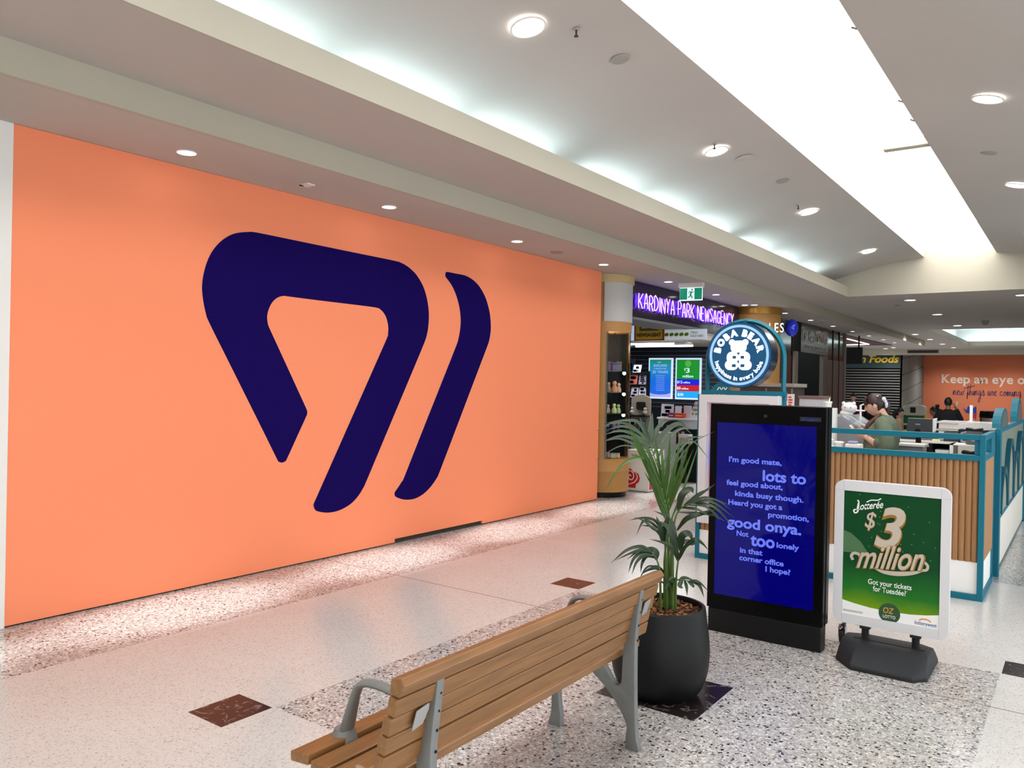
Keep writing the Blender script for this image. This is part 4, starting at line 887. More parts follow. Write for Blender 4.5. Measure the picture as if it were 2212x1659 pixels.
# dark display cabinet beyond
t = thing('display_cabinet', 'dark glass fronted cabinet with a pale top edge behind the round sign', 'cabinet', (-3.9, 12.0, 0))
MB().box(-4.3, -3.5, 11.9, 12.5, 0, 1.72).build('body', col(64, 58, 56, 0.3), t, bevel=0.004)
MB().box(-4.33, -3.47, 11.87, 12.53, 1.72, 1.775).build('top', col(150, 146, 140, 0.4), t, bevel=0.004)
MB().box(-3.52, -3.50, 11.885, 11.9, 0.4, 1.70).box(-3.9, -3.88, 11.885, 11.9, 0.4, 1.70).build('mullion', col(120, 118, 114), t)
t = thing('notice_board', 'small white notice with red printed lines on a stand behind the tower', 'notice', (-2.75, 9.15, 0))
MB().box(-2.77, -2.74, 9.15, 9.17, 0, 1.5).build('post', 'zinc', t)
nb = MB().box(-2.86, -2.67, 9.13, 9.15, 1.36, 1.64).build('panel', 'off_white', t)
bm = MB()
rng = random.Random(2)
for k in range(4):
    for j in range(3): bm.box(-2.85+j*0.06, -2.85+j*0.06+rng.uniform(0.03, 0.05), 9.128, 9.13, 1.595-k*0.03, 1.612-k*0.03)
bm.build('print', col(196, 60, 70), nb)
# things on the counter and inside
def cup(label, x, y, z, r=0.045, h=0.11, m='off_white', grp='paper cups on the kiosk counter'):
    t = thing('paper_cup', label, 'cup', (x, y, z), 0, grp)
    MB().lathe([(0, z), (r*0.75, z), (r, z+h), (r*0.93, z+h), (r*0.72, z+0.006)], (x, y), 18).build('cup_body', m, t, smooth=True)
    MB().lathe([(0, z+h+0.008), (r*0.7, z+h+0.010), (r*1.06, z+h+0.004), (r*1.06, z+h-0.004)], (x, y), 18).build('lid', 'white', t, smooth=True)
CZ = 1.085
cup('tall paper cup at the left end of the kiosk counter', -2.02, 8.05, CZ, 0.045, 0.13)
cup('paper cup with printed mark, second from the totem on the counter', -1.93, 8.10, CZ, 0.045, 0.105)
cup('short paper cup in front of the two tall ones on the counter', -1.97, 7.92, CZ, 0.042, 0.07)
t = thing('paper_cup', 'small white cup with lid and straw standing high behind the black totem', 'cup', (-2.26, 8.97, 0))
MB().cyl((-2.26, 8.97), 0.10, 0.0, 1.50, 16).build('stand', 'white', t)
MB().lathe([(0, 1.50), (0.035, 1.50), (0.042, 1.555), (0, 1.555)], (-2.26, 8.97), 18).build('cup_body', 'off_white', t, smooth=True)
MB().cyl((-2.26, 8.97), 0.046, 1.555, 1.572, 18).build('lid', 'white', t)
MB().tube([(-2.245, 8.97, 1.57), (-2.24, 8.965, 1.61)], 0.006, 6).build('straw', 'white', t)
t = thing('bucket', 'white straight sided tub on the kiosk counter beside the woman', 'tub', (-1.93, 8.45, CZ))
MB().box(-1.86, -1.72, 8.02, 8.16, CZ, CZ+0.10).build('tub_body', col(214, 206, 200), t, bevel=0.01)
MB().box(-1.84, -1.76, 8.05, 8.13, CZ+0.10, CZ+0.125).build('napkins', col(150, 150, 190), t, bevel=0.008)
for k, (x, y, rz, lab) in enumerate([(-1.90, 7.80, 0.3, 'white printed menu sheet lying on the counter near the cups'), (-1.74, 7.74, -0.25, 'white sheet with dark edge lying next to the tub')]):
    o = MB().box(-0.13, 0.13, -0.09, 0.09, 0, 0.004).build('menu_sheet', 'white'); o.location = (x, y, CZ); o.rotation_euler = (0, 0, rz); setp(o, lab, 'paper')
    d = MB().box(-0.128, -0.118, -0.09, 0.09, 0.004, 0.006).box(-0.09, 0.08, 0.02, 0.03, 0.004, 0.005).box(-0.09, 0.08, -0.03, -0.02, 0.004, 0.005).build('print', col(60, 60, 80), o, local=True)
# sloped glass topping cabinet
t = thing('topping_cabinet', 'silver chilled topping cabinet with a sloping glass lid left of the woman', 'cabinet', (-2.1, 9.9, 0))
prof = [(-2.50, 0.0), (-1.86, 0.0), (-1.86, 1.16), (-2.24, 1.40), (-2.50, 1.40)]
MB().prism(prof, XZ, 9.45, 10.3).build('body', col(150, 154, 160, 0.35), t, bevel=0.006)
sl = lambda y0, y1, a, b, h0, h1: [(-1.86-0.38*a, y0, 1.16+0.24*a+h0), (-1.86-0.38*b, y0, 1.16+0.24*b+h0), (-1.86-0.38*b, y1, 1.16+0.24*b+h0), (-1.86-0.38*a, y1, 1.16+0.24*a+h0)]
MB().poly(sl(9.47, 10.28, 0.05, 0.97, 0.004, 0)).build('glass_lid', col(150, 158, 168, 0.12), t)
bm = MB()
for y0, y1 in ((9.45, 9.48), (9.86, 9.89), (10.27, 10.3)): bm.prism([(-1.85, 1.165), (-2.24, 1.415), (-2.24, 1.40), (-1.85, 1.15)], XZ, y0, y1)
bm.build('lid_frame', 'chrome', t)
t = thing('plush_bear', 'plump white plush animal on top of the topping cabinet', 'plush toy', (-2.30, 9.98, 1.40))
MB().ball((-2.30, 9.98, 1.42), 0.075, 0.07, 0.05, 3).build('body', 'white', t, smooth='all')
hd = MB().ball((-2.27, 9.98, 1.485), 0.088, 0.085, 0.07, 3).build('head', 'white', t, smooth='all')
MB().ball((-2.33, 9.96, 1.54), 0.022, sub=2).ball((-2.215, 9.96, 1.54), 0.022, sub=2).build('ear', 'white', hd, smooth='all')
MB().ball((-2.30, 9.898, 1.49), 0.007, sub=1).ball((-2.235, 9.898, 1.49), 0.007, sub=1).build('eye', 'hole', hd)
t = thing('till_box', 'small boxy white machine with grey top beside the plush animal', 'machine', (-2.75, 10.2, 0))
MB().box(-2.92, -2.62, 10.2, 10.5, 0, 1.58).build('body', col(196, 198, 204), t, bevel=0.01)
MB().box(-2.93, -2.61, 10.19, 10.51, 1.58, 1.615).build('top', col(120, 96, 90), t)
t = thing('tap_stand', 'thin white tap stand beside the plush animal', 'tap', (-2.13, 9.92, 1.33))
MB().tube([(-2.13, 9.92, 1.33), (-2.13, 9.92, 1.52), (-2.09, 9.92, 1.54), (-2.06, 9.92, 1.51)], 0.012, 8).tube([(-2.18, 9.92, 1.46), (-2.08, 9.92, 1.46)], 0.009, 8).build('tap', 'white', t, smooth=True)
# till monitor on a pole
t = thing('till_monitor', 'dark till screen seen from behind on a black pole', 'monitor', (-1.58, 10.36, 0))
MB().cyl((-1.58, 10.36), 0.03, 0.02, 1.24, 14).cyl((-1.58, 10.36), 0.14, 0, 0.02, 20).build('pole', 'black_satin', t)
mm = MB().prism([(-1.70, 1.225), (-1.43, 1.225), (-1.43, 1.385), (-1.69, 1.385)], XZ, 10.30, 10.34).build('screen_back', col(62, 64, 70, 0.3), t, bevel=0.006)
MB().box(-1.605, -1.555, 10.293, 10.299, 1.305, 1.322).build('badge', col(130, 134, 140), mm)
MB().lathe([(0, -0.02), (0.03, -0.02), (0.03, 0.05), (0, 0.05)], seg=16).build('hinge', 'black_satin', t, local=True)
hg = [c for c in t.children if c.name.startswith('hinge')][0]; hg.rotation_euler = (PI/2, 0, 0); hg.location = (0, -0.03, 1.235)
MB().prism([(-1.43, 1.215), (-1.395, 1.24), (-1.385, 1.395), (-1.428, 1.385)], XZ, 10.31, 10.36).build('white_shell', 'white', t, bevel=0.006)
# rear cabinet with cubbies
RY = 12.62
t = thing('rear_cabinet', 'white topped rear cabinet with pale timber cubbies and drawers', 'cabinet', (-1.7, RY+0.3, 0))
MB().box(-2.35, -0.78, RY-0.02, RY+0.6, 0.965, 0.995).build('top', 'white', t)
bm = MB().box(-2.33, -0.8, RY+0.56, RY+0.6, 0, 0.965).box(-2.33, -0.8, RY, RY+0.58, 0.80, 0.815).box(-2.33, -0.8, RY, RY+0.58, 0, 0.04)
for x in (-2.33, -1.90, -1.48, -1.18, -0.82): bm.box(x, x+0.02, RY, RY+0.58, 0.0, 0.965)
bm.build('carcass', col(206, 186, 156), t)
for k, (x0, x1, z0, z1, m) in enumerate([(-2.31, -1.9, 0.815, 0.96, 'black_satin'), (-1.88, -1.74, 0.815, 0.96, 'black_satin'), (-2.31, -1.9, 0.64, 0.795, None), (-1.88, -1.48, 0.64, 0.795, None), (-1.16, -0.82, 0.64, 0.795, None)]):
    d = MB().box(x0, x1, RY-0.012, RY+0.02, z0, z1).build('drawer', m or col(214, 198, 170), t, bevel=0.003)
    MB().box((x0+x1)/2-0.03, (x0+x1)/2+0.03, RY-0.03, RY-0.012, z1-0.05, z1-0.035).build('handle', 'zinc', d)
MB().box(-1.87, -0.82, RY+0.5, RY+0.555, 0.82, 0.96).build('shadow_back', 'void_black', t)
t = thing('storage_tray', 'white shallow plastic tray in the cubby of the rear cabinet', 'tray', (-1.62, RY+0.15, 0.815))
MB().prism([(-1.70, 0.816), (-1.55, 0.816), (-1.535, 0.875), (-1.715, 0.875)], XZ, RY+0.02, RY+0.3).build('tray_body', 'white', t, bevel=0.004)
for k, (x0, x1, z1, c, lab) in enumerate([(-2.18, -1.95, 1.10, (44, 46, 58), 'dark cash drawer on the rear cabinet behind the woman'), (-1.62, -1.36, 1.13, (50, 52, 56), 'dark grey box standing on the rear cabinet top'), (-1.30, -1.12, 1.12, (30, 34, 90), 'navy blue box on the rear cabinet near the blenders')]):
    o = MB().box(x0, x1, RY+0.1, RY+0.4, 0.995, z1).build('cash_drawer' if k == 0 else 'storage_box', col(*c, 0.4), None, bevel=0.008); setp(o, lab, 'box')
o = MB().box(-1.76, -1.66, RY+0.08, RY+0.2, 0.995, 1.02).build('note_pad', col(226, 222, 170), None, bevel=0.004); setp(o, 'pale yellow pad on the rear cabinet top', 'pad')
o = MB().box(-2.0, -1.2, RY+0.12, RY+0.58, 1.135, 1.155).build('steel_shelf', 'steel', None, bevel=0.003); setp(o, 'thin steel shelf above the rear cabinet boxes', 'shelf')
MB().box(-1.98, -1.96, RY+0.5, RY+0.55, 0.995, 1.135).box(-1.24, -1.22, RY+0.5, RY+0.55, 0.995, 1.135).build('leg', 'steel', o)
# clear bin beside the woman
t = thing('clear_bin', 'grey see-through bin with pale rim beside the woman', 'bin', (-1.55, 9.75, 0))
MB().prism([(-1.66, 0), (-1.46, 0), (-1.43, 1.09), (-1.68, 1.09)], XZ, 9.7, 9.95).build('bin_body', col(120, 124, 128, 0.25), t, bevel=0.01)
MB().box(-1.695, -1.415, 9.685, 9.965, 1.09, 1.115).build('rim', 'off_white', t)
# blender jars
def blender_(label, x, y, z, proto=[]):
    if proto: o = copy_thing(proto[0], (x, y, z), label)
    else:
        o = thing('blender_jar', label, 'blender', (x, y, z), 0, 'blenders stacked at the kiosk corner')
        MB().prism(rrect(-0.075, 0.075, 0.0, 0.15, 0.02, 3), XZ, -0.07, 0.07).build('jar', col(96, 98, 102, 0.2), o, bevel=0.006, local=True)
        MB().prism([(-0.08, 0.15), (0.08, 0.15), (0.075, 0.185), (0.03, 0.178), (0.0, 0.170), (-0.03, 0.178), (-0.075, 0.185)], XZ, -0.075, 0.075).build('lid', 'black_satin', o, bevel=0.005, local=True)
        b = MB().lathe([(0, -0.006), (0.035, -0.006), (0.035, 0.0), (0, 0)], seg=20); b.bm.transform(Matrix.Translation((0, -0.07, 0.07)) @ Matrix.Rotation(-PI/2, 4, 'X')); b.build('dial', col(140, 142, 146, 0.3), o, local=True)
        MB().tube([(-0.075, 0, 0.13), (-0.12, 0, 0.12), (-0.12, 0, 0.03), (-0.075, 0, 0.02)], 0.014, 8).build('handle', col(150, 152, 158, 0.2), o, smooth=True, local=True)
        for c in o.children: c.data.transform(Matrix.Diagonal((0.85, 0.85, 0.85, 1)))
        proto.append(o)
t = thing('blender_shelf', 'white shelf unit carrying two blenders at the kiosk corner', 'shelf', (-0.86, 8.55, 0))
MB().box(-0.98, -0.72, 8.42, 8.52, 0, 0.99).box(-1.0, -0.72, 8.40, 8.70, 0.99, 1.0).box(-1.02, -0.99, 8.42, 8.70, 0.6, 1.215).box(-1.02, -0.72, 8.42, 8.70, 1.205, 1.215).build('unit', 'white', t)
blender_('grey blender jar with dark lid, lower of the two at the kiosk corner', -0.86, 8.52, 1.0)
blender_('grey blender jar with dark lid, upper of the two at the kiosk corner', -0.83, 8.52, 1.215)
# white counter and curved white lid beyond
t = thing('white_counter', 'long white counter of the next kiosk behind the till screen', 'counter', (-1.4, 14.4, 0))
MB().box(-1.88, -0.95, 14.2, 14.9, 0, 1.20).build('body', 'off_white', t, bevel=0.005)
MB().box(-1.90, -0.93, 14.18, 14.92, 1.20, 1.225).build('top', 'sign_white', t)
MB().box(-1.45, -1.35, 14.185, 14.2, 0.95, 1.12).build('blue_panel', col(36, 34, 110), t)
t = thing('curved_lid', 'white curved open lid above the blenders', 'lid', (-1.0, 12.0, 0))
c = [(-1.30+0.05*k, 1.29+0.035*math.sin(PI*k/10)) for k in range(11)]
MB().prism([(-1.36, 1.245), (-1.30, 1.275)]+c+[(-0.80, 1.28), (-0.86, 1.235), (-1.1, 1.225)], XZ, 11.5, 11.56).build('lid_sheet', 'white', t, bevel=0.004)
MB().box(-1.3, -0.8, 11.5, 12.1, 1.02, 1.225).build('lid_base', col(30, 28, 60), t, bevel=0.004)
MB().box(-1.3, -0.8, 11.5, 12.1, 0, 1.02).build('cabinet_body', 'off_white', t)
t = thing('litter_bin', 'round steel bin with black lid beyond the kiosk', 'bin', (-1.31, 16.3, 0))
MB().cyl((-1.31, 16.3), 0.20, 0.0, 1.27, 32).build('bin_body', 'steel', t, smooth=True)
MB().lathe([(0.205, 1.25), (0.212, 1.27), (0.20, 1.37), (0.12, 1.37), (0.11, 1.33), (0, 1.33)], (-1.31, 16.3), 32).build('lid', 'black_gloss', t, smooth=True)
o = MB().box(-1.505, -1.465, 14.7, 14.75, 1.235, 1.49).build('white_post', 'white', None); setp(o, 'thin white post rising from the white counter beyond the kiosk', 'post')
o.location.z = 0
MB().box(-1.53, -1.44, 14.67, 14.78, 1.225, 1.235).build('foot', 'white', o)
t = thing('white_cupboard', 'pale tall cupboard on the far right beyond the arch screen', 'cupboard', (-0.45, 15.0, 0))
MB().box(-0.815, -0.2, 14.6, 15.6, 0.10, 1.17).build('body', col(176, 180, 172), t, bevel=0.01)
MB().box(-0.80, -0.2, 14.62, 15.6, 0.0, 0.10).build('plinth', 'black_matt', t)
MB().box(-0.83, -0.18, 14.58, 15.62, 1.17, 1.20).build('top', col(190, 206, 204, 0.3), t)
# ------------------------------------------------------------------ newsagency shopfront
def column(cx, cy, r, name, label, cat):
    t = thing(name, label, cat, (cx, cy, 0)); return t
CX, CY, CR = -6.05, 10.75, 0.42
t = column(CX, CY, CR, 'display_column', 'round timber column with a lit glass display case, beside the hoarding', 'column')
MB().lathe([(0, 0), (CR-0.035, 0), (CR-0.035, 0.085)], (CX, CY), 48).build('base_ring', 'black_satin', t, smooth=True)
MB().lathe([(0, 0.085), (CR, 0.085), (CR, 0.39), (CR+0.004, 0.395), (CR+0.004, 0.405), (CR, 0.41), (CR, 0.585), (0, 0.585)], (CX, CY), 48).build('lower_drum', 'column_wood', t, smooth=True)
A0, A1 = math.radians(-54), math.radians(48)      # arc that is glazed
MB().lathe([(CR, 0.585), (CR, 2.50)], (CX, CY), 36, A1, A0+2*PI).lathe([(CR-0.03, 0.585), (CR-0.03, 2.50)], (CX, CY), 36, A1, A0+2*PI).build('timber_back', 'column_wood', t, smooth=True)
MB().lathe([(0, 2.50), (CR, 2.50), (CR, 2.66), (0, 2.66)], (CX, CY), 48).build('timber_band', 'column_wood', t, smooth=True)
MB().lathe([(CR-0.01, 2.66), (CR-0.01, 3.245)], (CX, CY), 48).build('drum', 'column_wood', t, smooth=True)
MB().lathe([(CR, 2.655), (CR+0.006, 2.655), (CR+0.006, 3.245), (CR, 3.245)], (CX, CY), 36, math.radians(-62), math.radians(60)).build('white_panel', 'panel_grey', t, smooth=True)
MB().lathe([(0, 3.245), (CR+0.03, 3.245), (CR+0.03, Z1-0.002)], (CX, CY), 48).build('cap_ring', 'column_cream', t, smooth=True)
MB().lathe([(CR-0.006, 0.60), (CR-0.006, 2.49)], (CX, CY), 30, A0, A1).build('glass', 'glass', t, smooth=True)
bm = MB()
for z in (0.98, 1.26, 1.58, 1.90): bm.lathe([(0, z), (CR-0.03, z), (CR-0.03, z+0.01), (0, z+0.01)], (CX, CY), 30)
bm.build('glass_shelf', 'smoke_glass', t)
MB().box(CX-0.02, CX+0.0, CY-0.2, CY-0.19, 0.585, 2.5).lathe([(CR-0.05, 0.585), (CR-0.05, 2.5)], (CX, CY), 20, A1+0.0, A1+2.2).build('mirror_back', 'smoke_glass', t)
for a in (A0, A1): MB().box(CX+CR*math.cos(a)-0.012, CX+CR*math.cos(a)+0.012, CY+CR*math.sin(a)-0.012, CY+CR*math.sin(a)+0.012, 0.585, 2.5).build('glass_edge', 'chrome', t)
for k, z in enumerate((1.88, 1.56, 1.24)):
    a = math.radians(8); MB().ball((CX+0.34*math.cos(a), CY+0.34*math.sin(a), z), 0.026, sub=2).build('shelf_lamp', 'lamp_glow', t)
for k, a in enumerate((-0.9, -0.1)):
    MB().tube([(CX+0.2*math.cos(a), CY+0.2*math.sin(a), 2.5), (CX+0.2*math.cos(a), CY+0.2*math.sin(a), 2.42), (CX+0.24*math.cos(a), CY+0.24*math.sin(a), 2.38)], [0.008, 0.01, 0.02], 8).build('track_spot', 'black_satin', t)
l = bpy.data.lights.new('case_light', 'POINT'); l.energy = 5; l.color = (1, 0.9, 0.75); l.shadow_soft_size = 0.05
lo = bpy.data.objects.new('case_light', l); C.objects.link(lo); lo.parent = t; lo.location = (0.15, -0.15, 2.3)
rng = random.Random(11)
names = {0.59: ('jewellery_box', 'small pale jewellery box on the floor of the column display case', (210, 206, 196)), 0.99: ('glass_ornament', 'blue grey glass ornament on the lowest shelf of the column case', (90, 104, 120)), 1.27: ('china_figurine', 'cream china figurine on the second shelf of the column case', (206, 198, 160)), 1.59: ('gift_figurine', 'peach and red gift figurine on the third shelf of the column case', (216, 170, 140)), 1.91: ('boxed_gift', 'grey blue boxed gift on the top shelf of the column case', (120, 132, 146))}
words = ['front left', 'front', 'front right', 'middle left', 'middle right', 'back']
spots = [(-1.45, 0.26), (-0.95, 0.30), (-0.45, 0.30), (-0.05, 0.28), (-1.2, 0.12), (-0.4, 0.13)]
for z, (nm, lab, cc) in names.items():
    for j, (a, rr_) in enumerate(spots):
        x, y = CX+rr_*math.cos(a), CY+rr_*math.sin(a); s = rng.uniform(0.8, 1.15); cv = tuple(min(255, max(0, c+rng.randint(-22, 22))) for c in cc)
        lb = lab.replace(' on the ', ' %s on the ' % ('at ' + words[j]), 1)
        t2 = thing(nm, lb, 'ornament', (x, y, z+0.001), rng.uniform(0, 3), 'gifts in the column display case')
        if nm in ('jewellery_box', 'boxed_gift'):
            h = 0.07*s if nm == 'jewellery_box' else 0.13*s
            MB().box(-0.035*s, 0.035*s, -0.03*s, 0.03*s, 0, h*0.75).build('body', col(*cv), t2, bevel=0.004, local=True)
            MB().box(-0.037*s, 0.037*s, -0.032*s, 0.032*s, h*0.75, h).build('lid', col(*[max(0, c-30) for c in cv]), t2, bevel=0.003, local=True)
        elif nm == 'glass_ornament':
            MB().lathe([(0, 0), (0.035*s, 0), (0.012*s, 0.02), (0.045*s, 0.08*s), (0.03*s, 0.13*s), (0, 0.13*s)], seg=14).build('body', col(*cv, 0.1), t2, smooth=True, local=True)
        else:
            MB().lathe([(0, 0), (0.04*s, 0), (0.045*s, 0.03*s), (0.03*s, 0.08*s), (0.012*s, 0.10*s), (0, 0.10*s)], seg=14).build('body', col(*cv), t2, smooth=True, local=True)
            MB().ball((0, 0, 0.12*s), 0.030*s, sub=2).build('head', col(*[min(255, c+14) for c in cv]), t2, smooth='all', local=True)
# lottery column
CX2, CY2, CR2 = -5.65, 16.5, 0.50
t = thing('lottery_column', 'round timber column with glowing white letters, further along than the display column', 'column', (CX2, CY2, 0))
MB().lathe([(0, 0), (CR2, 0), (CR2, 3.22), (0, 3.22)], (CX2, CY2), 48).build('drum', 'column_wood', t, smooth=True)
MB().lathe([(0, 3.22), (CR2+0.03, 3.22), (CR2+0.03, Z1-0.002)], (CX2, CY2), 48).build('cap_ring', 'gold', t, smooth=True)
bm = MB()
stc = 'LOTTERIES'
for i, ch in enumerate(stc):
    s_ = -0.36+0.84*i/8; lx, ly = -5.465+0.946*s_, 15.945+0.324*s_
    Rz = Matrix.Translation((lx, ly, 2.83)) @ Matrix.Rotation(math.atan2(0.324, 0.946), 4, 'Z')
    bm.text(ch, Rz @ Matrix(((1, 0, 0, 0), (0, 0, -1, 0), (0, 1, 0, 0), (0, 0, 0, 1))), 0.27, bold=0.0, width=0.068 if ch != 'I' else 0.016, depth=0.01)
bm.build('lettering', 'neon_white', t)
t = thing('balloon', 'blue oval balloon shaped sign at the lottery column', 'balloon', (-5.1, 17.1, 0))
MB().ball((-5.06, 17.02, 2.985), 0.135, 0.135, 0.185, 3).build('balloon_body', 'balloon_blue', t, smooth='all')
MB().tube([(-5.17, 16.98, 2.98), (-5.22, 16.90, 2.97)], 0.012, 8).build('bracket', 'black_satin', t)
# purple neon fascia
t = thing('neon_fascia', 'dark purple shop fascia with violet neon lettering between the two columns', 'shop sign', (-5.8, 13.2, 0))
MB().box(-5.95, -5.82, 11.21, 15.94, 2.785, Z1-0.003).build('panel', 'purple_panel', t)
MB().box(-6.45, -5.80, 11.21, 13.46, 2.745, 2.784).box(-6.0, -5.80, 13.46, 15.94, 2.745, 2.784).build('lower_trim', col(120, 122, 124), t)
STK = {'K': (.62, [[(0, 0), (0, 1)], [(.62, 1), (.05, .42)], [(.16, .52), (.62, 0)]]), 'A': (.62, [[(0, 0), (.22, .9), (.31, 1), (.40, .9), (.62, 0)], [(.10, .36), (.54, .36)]]), 'R': (.58, [[(0, 0), (0, 1), (.35, .98), (.54, .82), (.52, .62), (.34, .50), (0, .48)], [(.26, .49), (.58, 0)]]), 'D': (.62, [[(0, 0), (0, 1), (.3, .95), (.56, .72), (.62, .5), (.56, .28), (.3, .04), (0, 0)]]), 'I': (.08, [[(.04, 0), (.04, 1)]]), 'N': (.6, [[(0, 0), (0, 1), (.6, 0), (.6, 1)]]), 'Y': (.6, [[(0, 1), (.3, .5)], [(.6, 1), (.3, .5), (.22, 0)]]), 'P': (.55, [[(0, 0), (0, 1), (.35, .98), (.54, .80), (.52, .58), (.34, .46), (0, .44)]]), 'E': (.5, [[(.5, 1), (0, 1), (0, 0), (.5, 0)], [(0, .52), (.4, .52)]]), 'W': (.85, [[(0, 1), (.2, 0), (.42, .85), (.64, 0), (.85, 1)]]), 'S': (.52, [[(.5, .86), (.36, .98), (.14, .98), (.02, .80), (.12, .6), (.4, .42), (.5, .24), (.38, .03), (.14, 0), (0, .14)]]), 'G': (.6, [[(.56, .84), (.36, 1), (.14, .9), (0, .55), (.1, .14), (.32, 0), (.56, .14), (.58, .44), (.34, .44)]]), 'C': (.56, [[(.54, .84), (.36, 1), (.14, .9), (0, .52), (.1, .14), (.32, 0), (.54, .14)]]), ' ': (.22, [])}
word = 'KARDINYA PARK NEWSAGENCY'
tot = sum(STK[c][0] for c in word)+0.24*(len(word)-1)
y = 11.27; k = (15.42-11.27)/tot; hz = 0.235
fr_, bk_ = MB(), MB()
for i, ch in enumerate(word):
    if ch == ' ':
        fr_.build('neon_word', 'neon_violet', t, smooth='all'); bk_.build('neon_halo_tube', 'neon_halo', t, smooth='all'); fr_, bk_ = MB(), MB()
    wd, sts = STK[ch]; dz = 0.012*math.sin(i*2.3); zb = 2.925+dz
    for s in sts:
        fr_.tube(catmull([(-5.735, y+a*k, zb+b*hz) for a, b in s], 2) if len(s) > 3 else [(-5.735, y+a*k, zb+b*hz) for a, b in s], 0.0095, 6)
        bk_.tube([(-5.785, y+a*k, zb+b*hz) for a, b in s], 0.016, 6)  # thicker glowing tubes imitate the violet halo against the panel
    y += (wd+0.24)*k
fr_.build('neon_word', 'neon_violet', t, smooth='all'); bk_.build('neon_halo_tube', 'neon_halo', t, smooth='all')
bm = MB()
for yy in (11.6, 12.6, 13.6, 14.6, 15.3): bm.tube([(-5.82, yy, 3.02), (-5.74, yy, 3.02)], 0.006, 6)
bm.build('standoff', 'black_satin', t)
# exit sign
t = thing('exit_sign', 'green running man exit sign hanging from the soffit before the newsagency', 'exit sign', (-5.15, 11.95, Z1))
RZ = Matrix.Translation((-5.15, 11.95, 0)) @ Matrix.Rotation(0.12, 4, 'Z')
b = MB().box(-0.20, 0.20, -0.05, 0.05, Z1-0.075, Z1); b.bm.transform(RZ); b.build('housing', 'white_trim', t, bevel=0.006)
b = MB().box(-0.185, 0.185, -0.014, 0.014, Z1-0.285, Z1-0.075); b.bm.transform(RZ); pl = b.build('panel', 'exit_white', t, bevel=0.006)
b = MB().box(-0.18, 0.18, -0.018, -0.014, Z1-0.268, Z1-0.085); b.bm.transform(RZ); pl2 = b.build('green_face', 'exit_green', pl)
b = MB().box(-0.058, 0.058, -0.021, -0.018, Z1-0.266, Z1-0.09); b.bm.transform(RZ); b.build('white_door', 'exit_white', pl)
b = MB(); FM = lambda pts: [(x, -0.024, Z1-0.178+z) for x, z in pts]
b.ribbon(FM([(0.012, 0.04), (0.0, 0.0), (-0.008, -0.02)]), 0.014, (0, -1, 0)); b.ribbon(FM([(-0.006, -0.015), (0.018, -0.04), (0.022, -0.075)]), 0.010, (0, -1, 0)); b.ribbon(FM([(-0.008, -0.02), (-0.012, -0.048), (-0.046, -0.052)]), 0.010, (0, -1, 0)); b.ribbon(FM([(0.010, 0.034), (0.034, 0.022), (0.050, 0.034)]), 0.007, (0, -1, 0)); b.ribbon(FM([(0.010, 0.034), (-0.022, 0.036), (-0.036, 0.01)]), 0.007, (0, -1, 0))
b.poly(FM([(0.02+0.014*math.cos(a), 0.064+0.014*math.sin(a)) for a in [2*PI*q/12 for q in range(12)]]))
b.bm.transform(RZ); b.build('running_figure', 'exit_green', pl)
# shop interior shell
struct(MB().box(-11, -6.3, 10.2, 10.3, 0, 3.3).box(-10.5, -5.9, 17.0, 17.1, 0, 3.3).build('wall_left', 'slatwall'))
struct(MB().box(-11, -10.9, 10.2, 17.1, 0, 3.3).build('wall_shop', 'slatwall'))
struct(MB().box(-11, -5.96, 10.2, 17.0, 3.3, 3.34).box(-11, -5.96, 13.55, 17.0, 2.60, 2.64).build('ceiling', 'plaster'))
struct(MB().box(-11, -5.96, 10.3, 13.5, 2.745, 2.78).build('ceiling', 'plaster')) if False else None
bh = struct(MB().box(-11, -5.97, 13.50, 13.55, 2.60, 3.3).build('trim_8', 'plaster_white'))
bm = MB()
for z in [1.2+0.1*k for k in range(16)]: bm.box(-10.5, -5.95, 16.985, 17.0, z, z+0.012)
struct(bm.build('trim_9', 'slat_bright'))
struct(MB().box(-5.97, -5.95, 13.56, 15.98, 2.60, 2.74).build('trim_8', 'plaster_white'))
# bulkhead signs
t = thing('newsagent_sign', 'yellow framed newsagent sign on the bulkhead inside the shop', 'shop sign', (-6.62, 13.49, 2.55))
MB().box(-6.925, -6.325, 13.47, 13.5, 2.545, 3.1).build('panel', col(206, 168, 40), t)
MB().box(-6.93, -6.905, 13.462, 13.47, 2.54, 3.1).box(-6.345, -6.32, 13.462, 13.47, 2.54, 3.1).box(-6.93, -6.32, 13.462, 13.47, 2.54, 2.56).build('border', col(150, 40, 34), t)
MB().box(-6.82, -6.43, 13.462, 13.47, 2.72, 3.1).build('emblem_ground', col(84, 84, 60), t)
MB().box(-6.77, -6.67, 13.455, 13.462, 2.77, 3.0).prism([(-6.60, 2.77), (-6.50, 2.77), (-6.50, 2.95), (-6.56, 2.95)], XZ, 13.455, 13.462).build('emblem', col(226, 170, 50), t)
MB().text('NEWSAGENT', FRONT(-6.875, 13.46, 2.615), 0.095, bold=0.03, width=0.50).build('lettering', col(40, 34, 18), t)
t = thing('multi_draw_sign', 'long white shop sign with a row of green and gold ovals', 'shop sign', (-6.2, 13.49, 2.55))
MB().box(-6.31, -5.5, 13.475, 13.5, 2.55, 2.735).build('panel', glow(206, 216, 222, 0.3), t)
bm = MB()
for k in range(5): 
    c0 = (-6.27+0.098*k, 2.645); bm.poly([(c0[0]+0.042*math.cos(a)-0.012*math.sin(a), 13.468, c0[1]+0.030*math.sin(a)+0.014*math.cos(a)) for a in [2*PI*q/16 for q in range(16)]])
bm.build('oval', col(110, 130, 30), t)
